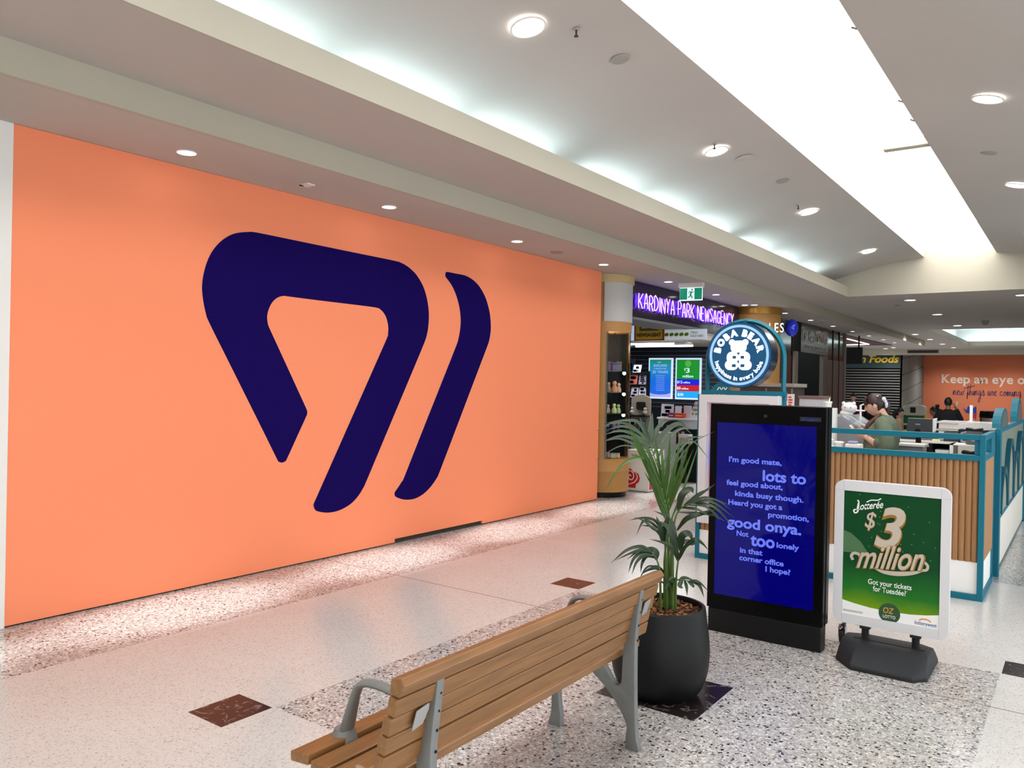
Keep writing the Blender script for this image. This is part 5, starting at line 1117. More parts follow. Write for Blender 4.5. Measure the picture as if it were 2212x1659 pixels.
MB().text('Multi', FRONT(-5.80, 13.468, 2.655), 0.07, shear=0.3, width=0.14).text('SOLD HERE', FRONT(-5.80, 13.468, 2.595), 0.055, bold=0.01, width=0.24).build('lettering', col(90, 110, 60), t)
o = MB().box(-7.2, -6.94, 13.475, 13.5, 2.55, 2.95).build('light_panel', glow(176, 206, 236, 0.6), None); setp(o, 'pale blue lit panel left of the yellow newsagent sign', 'light panel')
for k, x in enumerate((-7.2, -6.6, -6.15)):
    downlight('added unseen downlight for the bulkhead signs inside the newsagency, %s from the display column' % ordn[k], x, 12.3, 3.30, 0.07, 'downlights in the newsagency', 45.0, 2.2)  # lamps added out of view to brighten the shop signs
# linear lights and downlights inside
for k, (x0, x1, y) in enumerate([(-7.35, -6.34, 13.95), (-7.55, -6.30, 14.75)]):
    t = thing('linear_light', 'long bright tube light under the shop ceiling, %s one' % ('nearer' if k == 0 else 'farther'), 'light', ((x0+x1)/2, y, 2.5), 0, 'tube lights in the newsagency')
    MB().box(x0, x1, y-0.02, y+0.02, 2.52, 2.55).box(x0+0.1, x0+0.12, y-0.01, y+0.01, 2.55, 2.6).box(x1-0.12, x1-0.1, y-0.01, y+0.01, 2.55, 2.6).build('light_body', 'white_trim', t)
    MB().tube([(x0, y, 2.505), (x1, y, 2.505)], 0.018, 8).build('lamp_tube', 'shop_tube', t)
downlight('downlight in the shop ceiling left of the linear lights', -7.45, 14.9, 2.60, 0.06, 'downlights in the newsagency', 0)
downlight('downlight in the shop ceiling right of the linear lights', -6.62, 15.3, 2.60, 0.06, 'downlights in the newsagency', 0)
l = bpy.data.lights.new('shop_area', 'AREA'); l.shape = 'RECTANGLE'; l.size = 2.4; l.size_y = 1.6; l.energy = 55; l.color = (0.92, 0.97, 1)
lo = bpy.data.objects.new('shop_area', l); C.objects.link(lo); lo.location = (-7.3, 14.3, 2.48)
# lottery screens on the rear slatwall
def lotto_screen(x0, x1, label):
    t = thing('lottery_screen', label, 'screen', ((x0+x1)/2, 16.98, 1.4))
    MB().box(x0, x1, 16.93, 16.98, 1.395, 2.345).build('bezel', glow(206, 226, 250, 0.75), t, bevel=0.004)
    return t
t = lotto_screen(-8.32, -7.715, 'tall blue and green glowing lottery screen on the shop wall')
sc = MB().box(-8.285, -7.75, 16.925, 16.93, 1.435, 2.305)
def scr_mat():
    m = bpy.data.materials.new('screen_sky'); m.use_nodes = True; nt = m.node_tree; b = nt.nodes['Principled BSDF']
    N = nt.nodes.new; Lk = nt.links.new
    g = N('ShaderNodeNewGeometry'); s = N('ShaderNodeSeparateXYZ'); Lk(g.outputs['Position'], s.inputs[0])
    mr = N('ShaderNodeMapRange'); mr.inputs[1].default_value = 1.435; mr.inputs[2].default_value = 2.305; Lk(s.outputs[2], mr.inputs[0])
    r = N('ShaderNodeValToRGB'); e = r.color_ramp.elements; e.new(0.5); e.new(0.9)
    e[0].position = 0.0; e[0].color = lin(30, 110, 235); e[1].position = 0.45; e[1].color = lin(14, 110, 230); e[2].position = 0.78; e[2].color = lin(20, 150, 190); e[3].position = 1; e[3].color = lin(20, 140, 90)
    Lk(mr.outputs[0], r.inputs[0]); Lk(r.outputs[0], b.inputs['Emission Color']); b.inputs['Emission Strength'].default_value = 0.9
    b.inputs['Base Color'].default_value = (0.01, 0.01, 0.02, 1)
    M['screen_sky'] = m
scr_mat()
so = sc.build('picture', 'screen_sky', t)
bm = MB()
for s, x0, wd, z, sz in [('WIN', -8.10, 0.10, 2.225, .05), ('$20,000', -8.19, 0.34, 2.145, .075), ('A MONTH FOR', -8.18, 0.32, 2.08, .045), ('20 YEARS', -8.22, 0.40, 1.99, .085)]: bm.text(s, FRONT(x0, 16.92, z), sz, bold=0.02, width=wd)
for k in range(9): bm.box(-8.13+0.01*(k % 3), -7.90-0.015*(k % 2), 16.92, 16.924, 1.93-k*0.043, 1.938-k*0.043)
bm.build('lettering', glow(150, 170, 245, 0.8), so)
MB().prism([(-8.285, 1.436), (-8.285, 1.53), (-8.18, 1.50), (-8.02, 1.49), (-7.86, 1.50), (-7.75, 1.53), (-7.75, 1.436)], XZ, 16.921, 16.924).build('pale_wave', glow(170, 160, 230, 0.8), so)
t = lotto_screen(-7.64, -7.02, 'tall lottery screen with green blue and red jackpot bands on the shop wall')
for z0, z1, c in [(1.86, 2.305, (0, 128, 30)), (1.725, 1.86, (20, 24, 190)), (1.585, 1.725, (176, 26, 34)), (1.435, 1.585, (30, 150, 225))]:
    MB().box(-7.605, -7.055, 16.925, 16.93, z0, z1).build('jackpot_band', glow(*c, 0.9), t)
bm = MB()
for s, x0, wd, z, sz in [('$', -7.42, 0.03, 2.06, .08), ('3', -7.38, 0.09, 2.01, .15), ('million', -7.46, 0.26, 1.90, .085), ('$12', -7.59, 0.13, 1.765, .085), ('million', -7.44, 0.17, 1.765, .06), ('$5', -7.59, 0.09, 1.625, .085), ('million', -7.48, 0.17, 1.625, .06), ('$20', -7.57, 0.14, 1.48, .085)]: bm.text(s, FRONT(x0, 16.92, z), sz, bold=0.015, width=wd)
bm.build('lettering', glow(214, 236, 246, 0.85), t)
MB().poly([(-7.33+0.075*math.cos(a), 16.922, 2.215+0.075*math.sin(a)) for a in [2*PI*q/20 for q in range(20)]]).build('logo_disc', glow(70, 160, 60, 0.9), t)
# magazine stands and counter goods
def sheet(name, label, x0, x1, y, z0, z1, c, cat, grp, tilt=0.02, stripes=None, em=0):
    t = thing(name, label, cat, ((x0+x1)/2, y, z0), 0, grp)
    hw = (x1-x0)/2; h = z1-z0
    o = MB().prism([(0, 0), (0.012, 0), (0.012+tilt, h), (tilt, h)], lambda u, v, q: (q, u, v), -hw, hw).build('cover', glow(*c, em) if em else col(*c, 0.35), t, local=True)
    if stripes:
        rng = random.Random(len(label))
        for k, cc in enumerate(stripes):
            zz = h*(0.08+0.84*k/len(stripes)); b = MB()
            for j in range(3):
                xa = -hw*0.9+rng.random()*hw*0.7; b.box(xa, min(hw*0.92, xa+hw*rng.uniform(0.5, 1.1)), -0.004+tilt*zz/h, tilt*zz/h, zz, zz+h*0.6/len(stripes))
            b.build('print', col(*cc, 0.4), o, local=True)
    return t
G1 = 'magazines on the shop stand'
mg = thing('magazine_stand', 'dark stepped magazine stand in the shop entrance', 'stand', (-7.4, 15.1, 0))
bm = MB().box(-8.2, -7.42, 15.04, 15.16, 0, 1.1)
for z in (1.12, 1.42, 1.70, 1.95): bm.box(-8.2, -7.42, 15.0, 15.16, z, z+0.02)
bm.box(-8.22, -8.2, 15.0, 15.16, 0, 2.0).box(-7.42, -7.41, 15.0, 15.16, 0, 2.0).build('shelving', 'black_satin', mg)
sheet('magazine', 'white card leaning on the top shelf of the magazine stand', -7.76, -7.58, 15.04, 1.97, 2.13, (200, 206, 214), 'magazine', G1, 0.06, [(120, 130, 150), (170, 176, 186)])
sheet('magazine', 'orange and black magazine on the stand, left of the photo collage one', -7.86, -7.66, 15.04, 1.72, 1.93, (176, 66, 34), 'magazine', G1, 0.05, [(60, 70, 110), (40, 34, 40)])
sheet('magazine', 'magazine with a red white and blue photo collage cover', -7.62, -7.43, 15.04, 1.72, 1.94, (120, 116, 140), 'magazine', G1, 0.05, [(200, 190, 196), (60, 66, 130), (170, 70, 80), (220, 216, 220), (50, 50, 80)])
sheet('magazine', 'pale blue magazine on the middle shelf of the stand', -7.80, -7.63, 15.04, 1.44, 1.66, (176, 184, 206), 'magazine', G1, 0.05, [(50, 60, 120), (190, 70, 70), (230, 232, 236)])
sheet('magazine', 'white and navy magazine at the right of the middle shelf', -7.61, -7.44, 15.04, 1.44, 1.68, (210, 212, 222), 'magazine', G1, 0.05, [(40, 44, 90), (60, 70, 140), (220, 220, 230)])
sheet('poster_board', 'dark framed poster with teal swirl beside the display column', -8.5, -8.15, 15.9, 1.75, 2.3, (26, 40, 52), 'poster', None, 0.0, [(30, 90, 110), (20, 60, 80)])
# gift rack near the column
t = thing('gift_rack', 'beige round topped gift rack with a black sign behind the display column', 'rack', (-6.52, 13.0, 0))
o = [(-6.72, 0.4)]+[(-6.53-0.19*math.cos(PI*k/10), 1.44+0.09*math.sin(PI*k/10)) for k in range(11)]+[(-6.34, 0.4)]
MB().prism(o, XZ, 13.0, 13.04).build('back_board', col(176, 164, 148), t)
MB().box(-6.72, -6.34, 12.8, 13.0, 1.14, 1.16).box(-6.72, -6.34, 12.8, 13.0, 0.8, 0.82).box(-6.7, -6.36, 12.85, 13.04, 0, 0.4).build('shelf', 'black_satin', t)
MB().prism(rrect(-6.60, -6.42, 1.26, 1.40, 0.03, 4), XZ, 12.96, 12.98).build('sign_plate', 'black_matt', t)
G2 = 'gifts on the rack behind the display column'
for k, (x, c, lab) in enumerate([(-6.66, (196, 196, 196), 'grey plush gift at the left of the gift rack'), (-6.40, (190, 186, 180), 'pale plush gift at the right of the gift rack')]):
    t = thing('plush_gift', lab, 'plush toy', (x, 12.92, 1.16), 0, G2)
    MB().ball((0, 0, 0.05), 0.045, sub=2).build('body', col(*c), t, smooth='all', local=True); MB().ball((0, 0, 0.115), 0.032, sub=2).build('head', col(*c), t, smooth='all', local=True)
for k, (x, c, lab) in enumerate([(-6.64, (150, 66, 36), 'orange brown boxed book on the lower shelf of the gift rack'), (-6.46, (36, 100, 112), 'teal boxed book on the lower shelf of the gift rack')]):
    sheet('boxed_book', lab, x-0.08, x+0.08, 12.88, 0.82, 1.08, c, 'book', G2, 0.02, [(40, 44, 56), (210, 130, 110), (220, 224, 224)])
t = thing('soft_toy', 'white headed soft toy in blue hanging beside the column case', 'plush toy', (-6.68, 12.6, 1.2))
MB().lathe([(0, 0.0), (0.06, 0.0), (0.075, 0.12), (0.03, 0.24), (0, 0.24)], seg=14).build('body', col(44, 34, 130), t, smooth=True, local=True)
MB().ball((0, 0, 0.29), 0.06, sub=2).build('head', col(226, 222, 222), t, smooth='all', local=True)
MB().box(-0.01, 0.01, -0.01, 0.01, -1.2, 0.0).build('stand_rod', 'black_satin', t, local=True)
# shop counter with gift cards
t = thing('shop_counter', 'shop counter with white top edge and black front inside the newsagency', 'counter', (-6.0, 13.3, 0))
MB().box(-6.3, -5.45, 13.2, 13.8, 1.10, 1.13).build('top', 'white', t)
MB().box(-6.28, -5.47, 13.22, 13.78, 0.95, 1.10).build('fascia', col(196, 204, 210), t)
MB().box(-6.05, -5.47, 13.22, 13.78, 0.0, 0.95).build('front', 'void_black', t)
G3 = 'goods on the newsagency counter'
CZ3 = 1.13
sheet('card_display', 'white card display with purple flower on the shop counter', -6.27, -6.03, 13.3, CZ3, CZ3+0.24, (206, 204, 216), 'card display', G3, 0.02, [(110, 40, 130), (196, 190, 210), (90, 40, 110)])
sheet('card_display', 'small white folded card display at the middle of the shop counter', -6.02, -5.90, 13.35, CZ3+0.08, CZ3+0.21, (214, 216, 224), 'card display', G3)
for k, (x0, x1, c, lab) in enumerate([(-6.09, -5.97, (110, 40, 110), 'purple and red sweets box on the shop counter'), (-5.965, -5.80, (206, 66, 36), 'orange red sweets box on the shop counter')]):
    o = MB().box(x0, x1, 13.22, 13.34, CZ3, CZ3+0.085).build('sweets_box', col(*c), None, bevel=0.003); setp(o, lab, 'box', G3)
    MB().box(x0+0.02, x1-0.02, 13.217, 13.22, CZ3+0.03, CZ3+0.05).build('print', col(230, 180, 120), o)
o = MB().box(-5.97+0.12, -5.72, 13.36, 13.40, CZ3, CZ3+0.22).build('card_pad', col(206, 200, 210), None); setp(o, 'pale lilac card pad standing on the shop counter', 'card', G3)
t = thing('gift_card_rack', 'sloping white rack holding rows of small gift cards', 'rack', (-5.65, 13.4, CZ3), 0)
MB().prism([(-0.10, 0), (0.18, 0), (0.18, 0.30), (0.02, 0.30)], XZ, -0.06, 0.06).build('rack_body', col(214, 216, 222), t, local=True)
for r_ in range(3):
    for c_ in range(6):
        x = -0.02+c_*0.032+0.012*r_; z = 0.06+r_*0.075
        MB().box(x-0.012, x+0.010, -0.066, -0.06, z, z+0.04).build('gift_card', col(*[(190, 60, 60), (216, 200, 60), (70, 150, 90), (60, 90, 170), (120, 120, 120), (200, 120, 60)][(r_*2+c_) % 6]), t, local=True)
t = thing('face_display', 'black round topped display with rows of small pictures under the counter edge', 'display', (-5.95, 13.1, 0))
o = [(-6.15, 0.72)]+[(-5.92-0.23*math.cos(PI*k/10), 0.92+0.17*math.sin(PI*k/10)) for k in range(11)]+[(-5.69, 0.72)]
MB().prism(o, XZ, 13.10, 13.14).build('board', 'black_matt', t)
MB().box(-6.1, -5.74, 13.1, 13.2, 0, 0.72).build('foot', 'black_matt', t)
bm = MB()
for k in range(6): bm.box(-6.10+k*0.065, -6.06+k*0.065, 13.095, 13.10, 0.80, 0.88)
bm.build('picture', col(150, 110, 84), t)
MB().text('BEEN SO GOOD', FRONT(-6.06, 13.094, 0.97), 0.045, bold=0.01, width=0.28).build('lettering', col(170, 170, 170), t)
t = thing('photo_box', 'small white photo box beside the black round display', 'box', (-5.62, 12.95, 0))
MB().box(-5.74, -5.54, 12.9, 13.05, 0.70, 0.86).build('body', col(206, 204, 206), t, bevel=0.004); MB().box(-5.72, -5.56, 12.895, 12.9, 0.72, 0.80).build('picture', col(196, 130, 110), t); MB().box(-5.66, -5.62, 12.95, 13.0, 0, 0.70).build('leg', 'black_matt', t)
# white sweets bin with the red swirl
t = thing('sweets_bin', 'white bin with a big red swirl on its front at the shop entrance', 'bin', (-5.75, 11.45, 0))
MB().box(-5.98, -5.56, 11.40, 11.95, 0.02, 0.62).build('body', 'white', t, bevel=0.004)
MB().box(-5.98, -5.56, 11.40, 11.95, 0.62, 0.66).build('rim', 'off_white', t)
MB().box(-5.97, -5.57, 11.41, 11.94, 0.0, 0.02).build('plinth', 'zinc', t)
sw_ = MB().prism([(-5.975, 0.06), (-5.975, 0.36), (-5.93, 0.375), (-5.87, 0.355), (-5.82, 0.30), (-5.795, 0.32), (-5.74, 0.29), (-5.715, 0.22), (-5.73, 0.16), (-5.78, 0.12), (-5.79, 0.06)], XZ, 11.394, 11.399).build('red_swirl', col(206, 26, 32), t)
sp = [(-5.88+0.016*(0.3+a*0.55)*math.cos(a), 11.391, 0.24+0.019*(0.3+a*0.55)*math.sin(a)) for a in [k*0.42 for k in range(26)]]
MB().ribbon(sp, 0.009, (0, -1, 0)).ribbon(catmull([(-5.975, 11.391, 0.10), (-5.88, 11.391, 0.12), (-5.80, 11.391, 0.16), (-5.755, 11.391, 0.24), (-5.79, 11.391, 0.31)], 4), 0.008, (0, -1, 0)).build('swirl_line', 'white', sw_)
MB().prism([(11.42, 0.05), (11.42, 0.36), (11.62, 0.36), (11.75, 0.25), (11.7, 0.05)], YZ, -5.559, -5.556).build('red_swirl', col(216, 70, 70), t)
tg = MB().box(-5.92, -5.70, 11.390, 11.398, 0.53, 0.61).build('price_tag', 'off_white', t)
MB().text('$2.00', FRONT(-5.86, 11.387, 0.57), 0.04, bold=0.01, width=0.09).build('lettering', 'black_matt', tg)
o = MB().box(-5.98, -5.60, 11.98, 12.5, 0.0, 0.92).build('grey_cabinet', col(140, 138, 138), None, bevel=0.005); setp(o, 'plain grey cabinet behind the white swirl bin', 'cabinet')
t = thing('display_castor_rack', 'low rack on a castor at the shop entrance near the menu tower', 'rack', (-5.75, 13.4, 0))
MB().box(-5.74, -5.70, 13.02, 13.06, 0.12, 0.9).build('upright', 'zinc', t)
c1 = MB().lathe([(0, -0.015), (0.05, -0.015), (0.055, 0), (0.05, 0.015), (0, 0.015)], seg=16); c1.bm.transform(Matrix.Translation((-5.72, 13.04, 0.055)) @ Matrix.Rotation(PI/2, 4, 'Y')); c1.build('caster', 'black_matt', t)

# ------------------------------------------------------------------ salon shopfront
struct(MB().box(-6.4, -5.9, 17.1, 18.85, 0, Z1).build('wall_left', 'void_black'))
struct(MB().box(-8, -7.9, 18.8, 25.0, 0, Z1).build('wall_left', 'void_black'))  # black colour stands in for the unlit salon interior
t = thing('salon_front', 'dark mirrored salon shopfront with thin mullions beyond the lottery column', 'shopfront', (-5.8, 21.9, 0))
for y0, y1, z0, z1 in [(17.6, 18.5, 0, 3.3), (18.5, 19.65, 0, 3.3), (22.85, 23.5, 0, 3.3), (23.5, 24.2, 0, 3.3), (24.2, 24.75, 0, 3.3)]:
    MB().box(-5.84, -5.82, y0+0.02, y1-0.02, z0+0.02, z1).build('glass_panel', 'smoke_glass', t)
MB().box(-5.83, -5.815, 22.85, 24.7, 0.02, 2.52).build('lower_brown_sheet', 'brown_panel', t)  # flat brown sheet over the lower salon glass
MB().box(-5.83, -5.815, 17.6, 19.65, 0.02, 2.50).build('lower_maroon_sheet', 'maroon', t)  # flat maroon sheet over the lower salon glass
for y in (17.6, 18.5, 19.65, 22.85, 23.5, 24.2): MB().box(-5.86, -5.80, y-0.02, y+0.02, 0, Z1-0.003).build('mullion', 'black_satin', t)
MB().box(-5.9, -5.79, 24.75, 24.95, 0, Z1-0.003).build('end_post', col(118, 104, 96), t)
MB().box(-6.0, -5.8, 19.67, 20.3, 2.62, Z1-0.003).build('black_box', 'void_black', t)
MB().box(-5.90, -5.80, 19.85, 20.12, 0, 2.62).build('jamb', col(140, 130, 116), t)
struct(MB().box(-8, -5.95, 24.70, 24.75, 0, Z1-0.003).build('wall_left', 'void_black'))  # black sheet stands in for the darkness behind the salon doorway
MB().box(-5.90, -5.80, 22.46, 22.83, 0, 2.62).build('jamb', col(104, 92, 84), t)
MB().box(-5.90, -5.79, 20.3, 22.83, 2.62, Z1-0.003).build('fascia', col(66, 62, 62, 0.25), t)
MB().box(-5.785, -5.78, 22.9, 24.1, 1.48, 1.62).build('notice_strip', col(150, 150, 146), t) if False else None
bm = MB()
y = 20.42
for ch, dz, box in [('A', 0, 1), ('P', 0.03, 0), ('.', 0, 0), ('C', 0.02, 0), ('u', -0.02, 0), ('t', 0.0, 0), ('&', 0.03, 1), ('H', 0.06, 1), ('a', 0.03, 1), ('i', 0.05, 1), ('r', 0.0, 1)]:
    if box: bm.box(-5.785, -5.78, y-0.02, y+0.20, 2.93+dz-0.03, 2.93+dz+0.26)
    else: bm.text(ch, SIDE(-5.775, y, 2.93+dz), 0.32, bold=0.03)
    y += 0.22 if ch not in '.' else 0.09
sg = bm.build('lettering', col(196, 186, 176), t)
bm = MB(); y = 20.42
for ch, dz, box in [('A', 0, 1), ('P', 0.03, 0), ('.', 0, 0), ('C', 0.02, 0), ('u', -0.02, 0), ('t', 0.0, 0), ('&', 0.03, 1), ('H', 0.06, 1), ('a', 0.03, 1), ('i', 0.05, 1), ('r', 0.0, 1)]:
    if box: bm.text(ch, SIDE(-5.774, y+0.02, 2.93+dz), 0.27, bold=0.02)
    y += 0.22 if ch not in '.' else 0.09
bm.build('dark_lettering', col(50, 46, 46), sg)
MB().text('LADIES AND MENS CUTS', SIDE(-5.785, 20.46, 2.73), 0.13, bold=0.015, width=2.2).box(-5.788, -5.785, 20.42, 22.7, 2.875, 2.885).box(-5.788, -5.785, 20.42, 22.7, 2.69, 2.70).build('small_lettering', col(150, 142, 136), t)
# hanging screen, red soffit with light strips
t = thing('hanging_screen', 'black screen hanging from the soffit past the salon', 'screen', (-5.8, 26, 0))
MB().box(-6.05, -5.57, 26.0, 26.06, 2.49, 3.01).build('screen_case', 'black_matt', t)
MB().box(-5.70, -5.66, 26.02, 26.05, 3.0, Z1).build('rod', 'black_satin', t)
t = thing('red_soffit', 'dark red ceiling panel with a V of light strips past the salon', 'ceiling panel', (-7, 28.5, 3.35))
MB().prism([(-8.6, 25.1), (-5.95, 25.1), (-5.75, 31.6), (-8.6, 31.6)], XY, Z1-0.02, Z1-0.005).build('panel', col(70, 30, 30), t)
MB().tube([(-6.25, 27.0, Z1-0.03), (-6.3, 30.4, Z1-0.03)], 0.02, 6).tube([(-6.3, 30.4, Z1-0.03), (-8.2, 31.0, Z1-0.03)], 0.02, 6).build('light_strip', 'led_warm', t)
struct(MB().box(-9.2, -6.15, 25.0, 33, Z1, Z1+0.06).build('ceiling', 'plaster'))

# ------------------------------------------------------------------ far end of the mall
struct(MB().box(-13, -6.85, 40.0, 40.1, 0, Z2).build('wall_far', 'black_matt'))
struct(MB().box(-6.95, -6.85, 40.0, 46.1, 0, Z2).build('wall_far', 'concrete'))
bm = MB()
for z in (0.4, 1.15, 1.9, 2.65, 3.4): bm.tube([(-6.845, 40.1, z-0.25), (-6.845, 46, z+0.3)], 0.012, 4)
struct(bm.build('trim_10', 'dark_slot'))
struct(MB().box(-6.85, 4.5, 46, 46.1, 0, Z2).build('wall_far', 'plaster_cream'))
struct(MB().box(-13.1, -13, 33, 40, 0, Z2).build('wall_left', 'plaster_cream'))
t = thing('food_shop_front', 'closed green food shop with yellow letters and a slatted roller shutter', 'shopfront', (-8.6, 39.9, 0))
MB().box(-12.5, -6.88, 39.8, 39.98, 2.72, Z2-0.003).build('fascia', 'green_sign', t)
MB().text('n Foods', FRONT(-8.62, 39.78, 2.98), 0.48, bold=0.03, shear=0.25, width=1.68).build('lettering', 'yellow_sign', t)
MB().prism([(-8.35, Z2-0.01), (-7.98, Z2-0.01), (-8.02, 3.40), (-8.1, 3.26), (-8.22, 3.26), (-8.3, 3.40)], XZ, 39.77, 39.79).build('emblem', col(190, 210, 206), t)
sh = MB().box(-12.5, -6.9, 39.93, 39.97, 0, 2.72).build('shutter', 'void_black', t)
bm = MB()
for k in range(21): bm.box(-12.5, -6.9, 39.88, 39.93, 0.12+k*0.125, 0.145+k*0.125)
bm.build('shutter_slat', col(150, 146, 144), sh)
t = thing('far_hoarding', 'terracotta hoarding with pale and violet writing at the far end of the mall', 'hoarding', (-3, 45.98, 0))
MB().box(-6.84, 0.5, 45.93, 45.98, 0.0, Z2-0.003).build('panel', col(214, 124, 88, 0.9), t)
bm = MB(); x = -5.98
SER = {'K': [(.12, 0), (.12, 1), (.88, 0), (.84, 1)], 'p': [(.12, -.29), (.08, .66)], 'a': [(.92, 0)], 'n': [(.12, 0), (.88, 0), (.08, .66)], 'y': [(.10, .66), (.90, .66)], 'u': [(.08, .66), (.74, .66), (.92, 0)]}
for ch, wd in [('K', .36), ('e', .265), ('e', .265), ('p', .29), (' ', .12), ('a', .26), ('n', .31), (' ', .13), ('e', .265), ('y', .30), ('e', .265), (' ', .13), ('o', .29), ('u', .31), ('t', .20)]:
    if ch != ' ':
        bm.text(ch, FRONT(x, 45.92, 2.13), 0.62, bold=0.022, width=wd)
        for a, b_ in SER.get(ch, []): bm.box(x+a*wd-0.068, x+a*wd+0.068, 45.908, 45.916, 2.13+b_*0.44-(0.03 if b_ > .5 else 0), 2.13+b_*0.44+(0 if b_ > .5 else 0.03))
    x += wd+0.028
bm.build('headline', 'far_text', t)
HS = {'n': (.5, [(0, .1), (.08, .5), (.1, 0), (.18, .42), (.32, .5), (.36, .1), (.5, .05)]), 'e': (.42, [(0, .15), (.16, .3), (.3, .42), (.2, .52), (.08, .3), (.14, .04), (.42, .1)]), 'w': (.6, [(0, .45), (.06, .05), (.2, .1), (.26, .4), (.3, .05), (.46, .08), (.54, .48), (.6, .42)]), 't': (.3, [(.2, 1.1), (.08, -.4), (.1, .3), (.3, .1)]), 'h': (.5, [(.22, 1.2), (.05, .0), (.14, .36), (.3, .44), (.32, .06), (.5, .08)]), 'i': (.22, [(0, .1), (.08, .48), (.1, .05), (.22, .1)]), 'g': (.5, [(.36, .45), (.16, .5), (.06, .2), (.2, .06), (.36, .4), (.30, -.4), (.14, -.75), (.06, -.5), (.3, -.1), (.5, .12)]), 's': (.4, [(0, .06), (.18, .56), (.22, .5), (.32, .14), (.16, .0), (.4, .12)]), 'a': (.5, [(.34, .44), (.14, .46), (.05, .16), (.18, .04), (.34, .4), (.36, .05), (.5, .1)]), 'r': (.36, [(0, .1), (.1, .52), (.16, .4), (.28, .44), (.24, .08), (.36, .1)]), 'c': (.42, [(.32, .42), (.14, .5), (.04, .22), (.14, .04), (.42, .12)]), 'o': (.46, [(.22, .48), (.06, .3), (.12, .05), (.3, .12), (.32, .42), (.2, .46), (.46, .36)]), 'm': (.7, [(0, .1), (.08, .5), (.1, 0), (.2, .44), (.28, .42), (.32, .02), (.42, .44), (.52, .4), (.56, .06), (.7, .1)])}
bm = MB(); x = -5.46; k = 0.32
txt = 'new things are coming'; tot = sum(.34 if c == ' ' else HS[c][0] for c in txt); k = 2.95/tot
for ch in txt:
    if ch == ' ': x += .34*k; continue
    wd, st = HS[ch]; bm.ribbon(catmull([(x+a*k, 45.918, 1.52+b*0.46) for a, b in st], 4), 0.016, (0, -1, 0)); x += wd*k
bm.ribbon([(-4.98, 45.918, 1.86), (-4.5, 45.918, 2.0)], 0.016, (0, -1, 0))
bm.build('handwriting', 'ink_violet', t)
bm = MB(); MB().prism([(-5.0, 0.9), (-4.85, 0.75), (-4.78, 0.98), (-4.6, 0.85), (-4.42, 0.98), (-4.40, 0.62), (-4.62, 0.64), (-4.72, 0.55), (-4.86, 0.62)], XZ, 45.915, 45.925).build('emblem_blue', col(30, 54, 150), t)
MB().prism([(-4.72, 0.6), (-4.40, 0.62), (-4.42, 0.3), (-4.6, 0.45)], XZ, 45.912, 45.922).build('emblem_red', col(176, 40, 56), t)
MB().prism([(-4.86, 0.62), (-4.72, 0.6), (-4.70, 0.25), (-4.82, 0.25)], XZ, 45.912, 45.922).build('emblem_orange', col(216, 120, 40), t)
MB().prism([(-6.82, 0.9), (-6.4, 0.1), (-6.82, 0.1)], XZ, 45.915, 45.925).build('yellow_corner', col(206, 150, 60), t)
t = thing('air_grille', 'wide dark air grille high on the far bulkhead', 'vent', (-5.9, 39.3, 3.45))
struct(MB().box(-13, 4.5, 39.3, 39.4, 3.30, Z2).build('trim_11', 'plaster_cream'))
MB().box(-6.5, -5.28, 39.28, 39.3, 3.39, 3.51).build('grille', 'dark_slot', t)
MB().box(-6.53, -5.25, 39.285, 39.298, 3.37, 3.53).build('rim', 'grey_disc', t)
for k, x in enumerate((-5.4, -3.0)):
    downlight('wall washing downlight over the far hoarding, %s' % ('left one' if k == 0 else 'right one'), x, 44.2, Z2, 0.09, 'downlights over the far hoarding', 270.0, 2.6)
# cafe furniture in the distance
def cafe_table(label, x, y):
    t = thing('cafe_table', label, 'table', (x, y, 0), 0, 'cafe tables in the distance')
    MB().box(x-0.4, x+0.4, y-0.35, y+0.35, 0.72, 0.75).build('tabletop', col(176, 170, 160), t)
    MB().cyl((x, y), 0.03, 0.02, 0.72, 10).cyl((x, y), 0.22, 0, 0.02, 16).build('pedestal', 'black_satin', t)
cafe_table('pale cafe table beside the seated woman in the distance', -2.95, 22.3)
cafe_table('pale cafe table further back near the shutter', -4.2, 25.0)
t = thing('play_ride', 'white and green coin machine beside the far cafe tables', 'machine', (-4.05, 25.6, 0))
MB().box(-4.3, -3.8, 25.5, 25.9, 0, 0.98).build('body', col(20, 110, 50), t, bevel=0.02)
MB().prism(rrect(-4.34, -3.72, 0.98, 1.28, 0.12, 5), XZ, 25.5, 25.8).build('head', col(206, 206, 190), t, bevel=0.02)
MB().box(-4.12, -3.98, 25.49, 25.5, 1.06, 1.22).build('face_plate', 'black_matt', t)
t = thing('pushchair', 'dark pushchair hood beside the coin machine', 'pushchair', (-5.0, 25.0, 0))
MB().ball((-4.95, 25.2, 0.98), 0.22, 0.25, 0.22, 2).build('hood', 'cloth_black', t, smooth='all')
MB().tube([(-4.9, 25.2, 0.0), (-4.8, 25.0, 0.8), (-4.75, 24.9, 1.05)], 0.014, 6).tube([(-5.1, 25.2, 0.0), (-5.0, 25.0, 0.8), (-4.95, 24.9, 1.05)], 0.014, 6).build('frame', 'zinc', t)
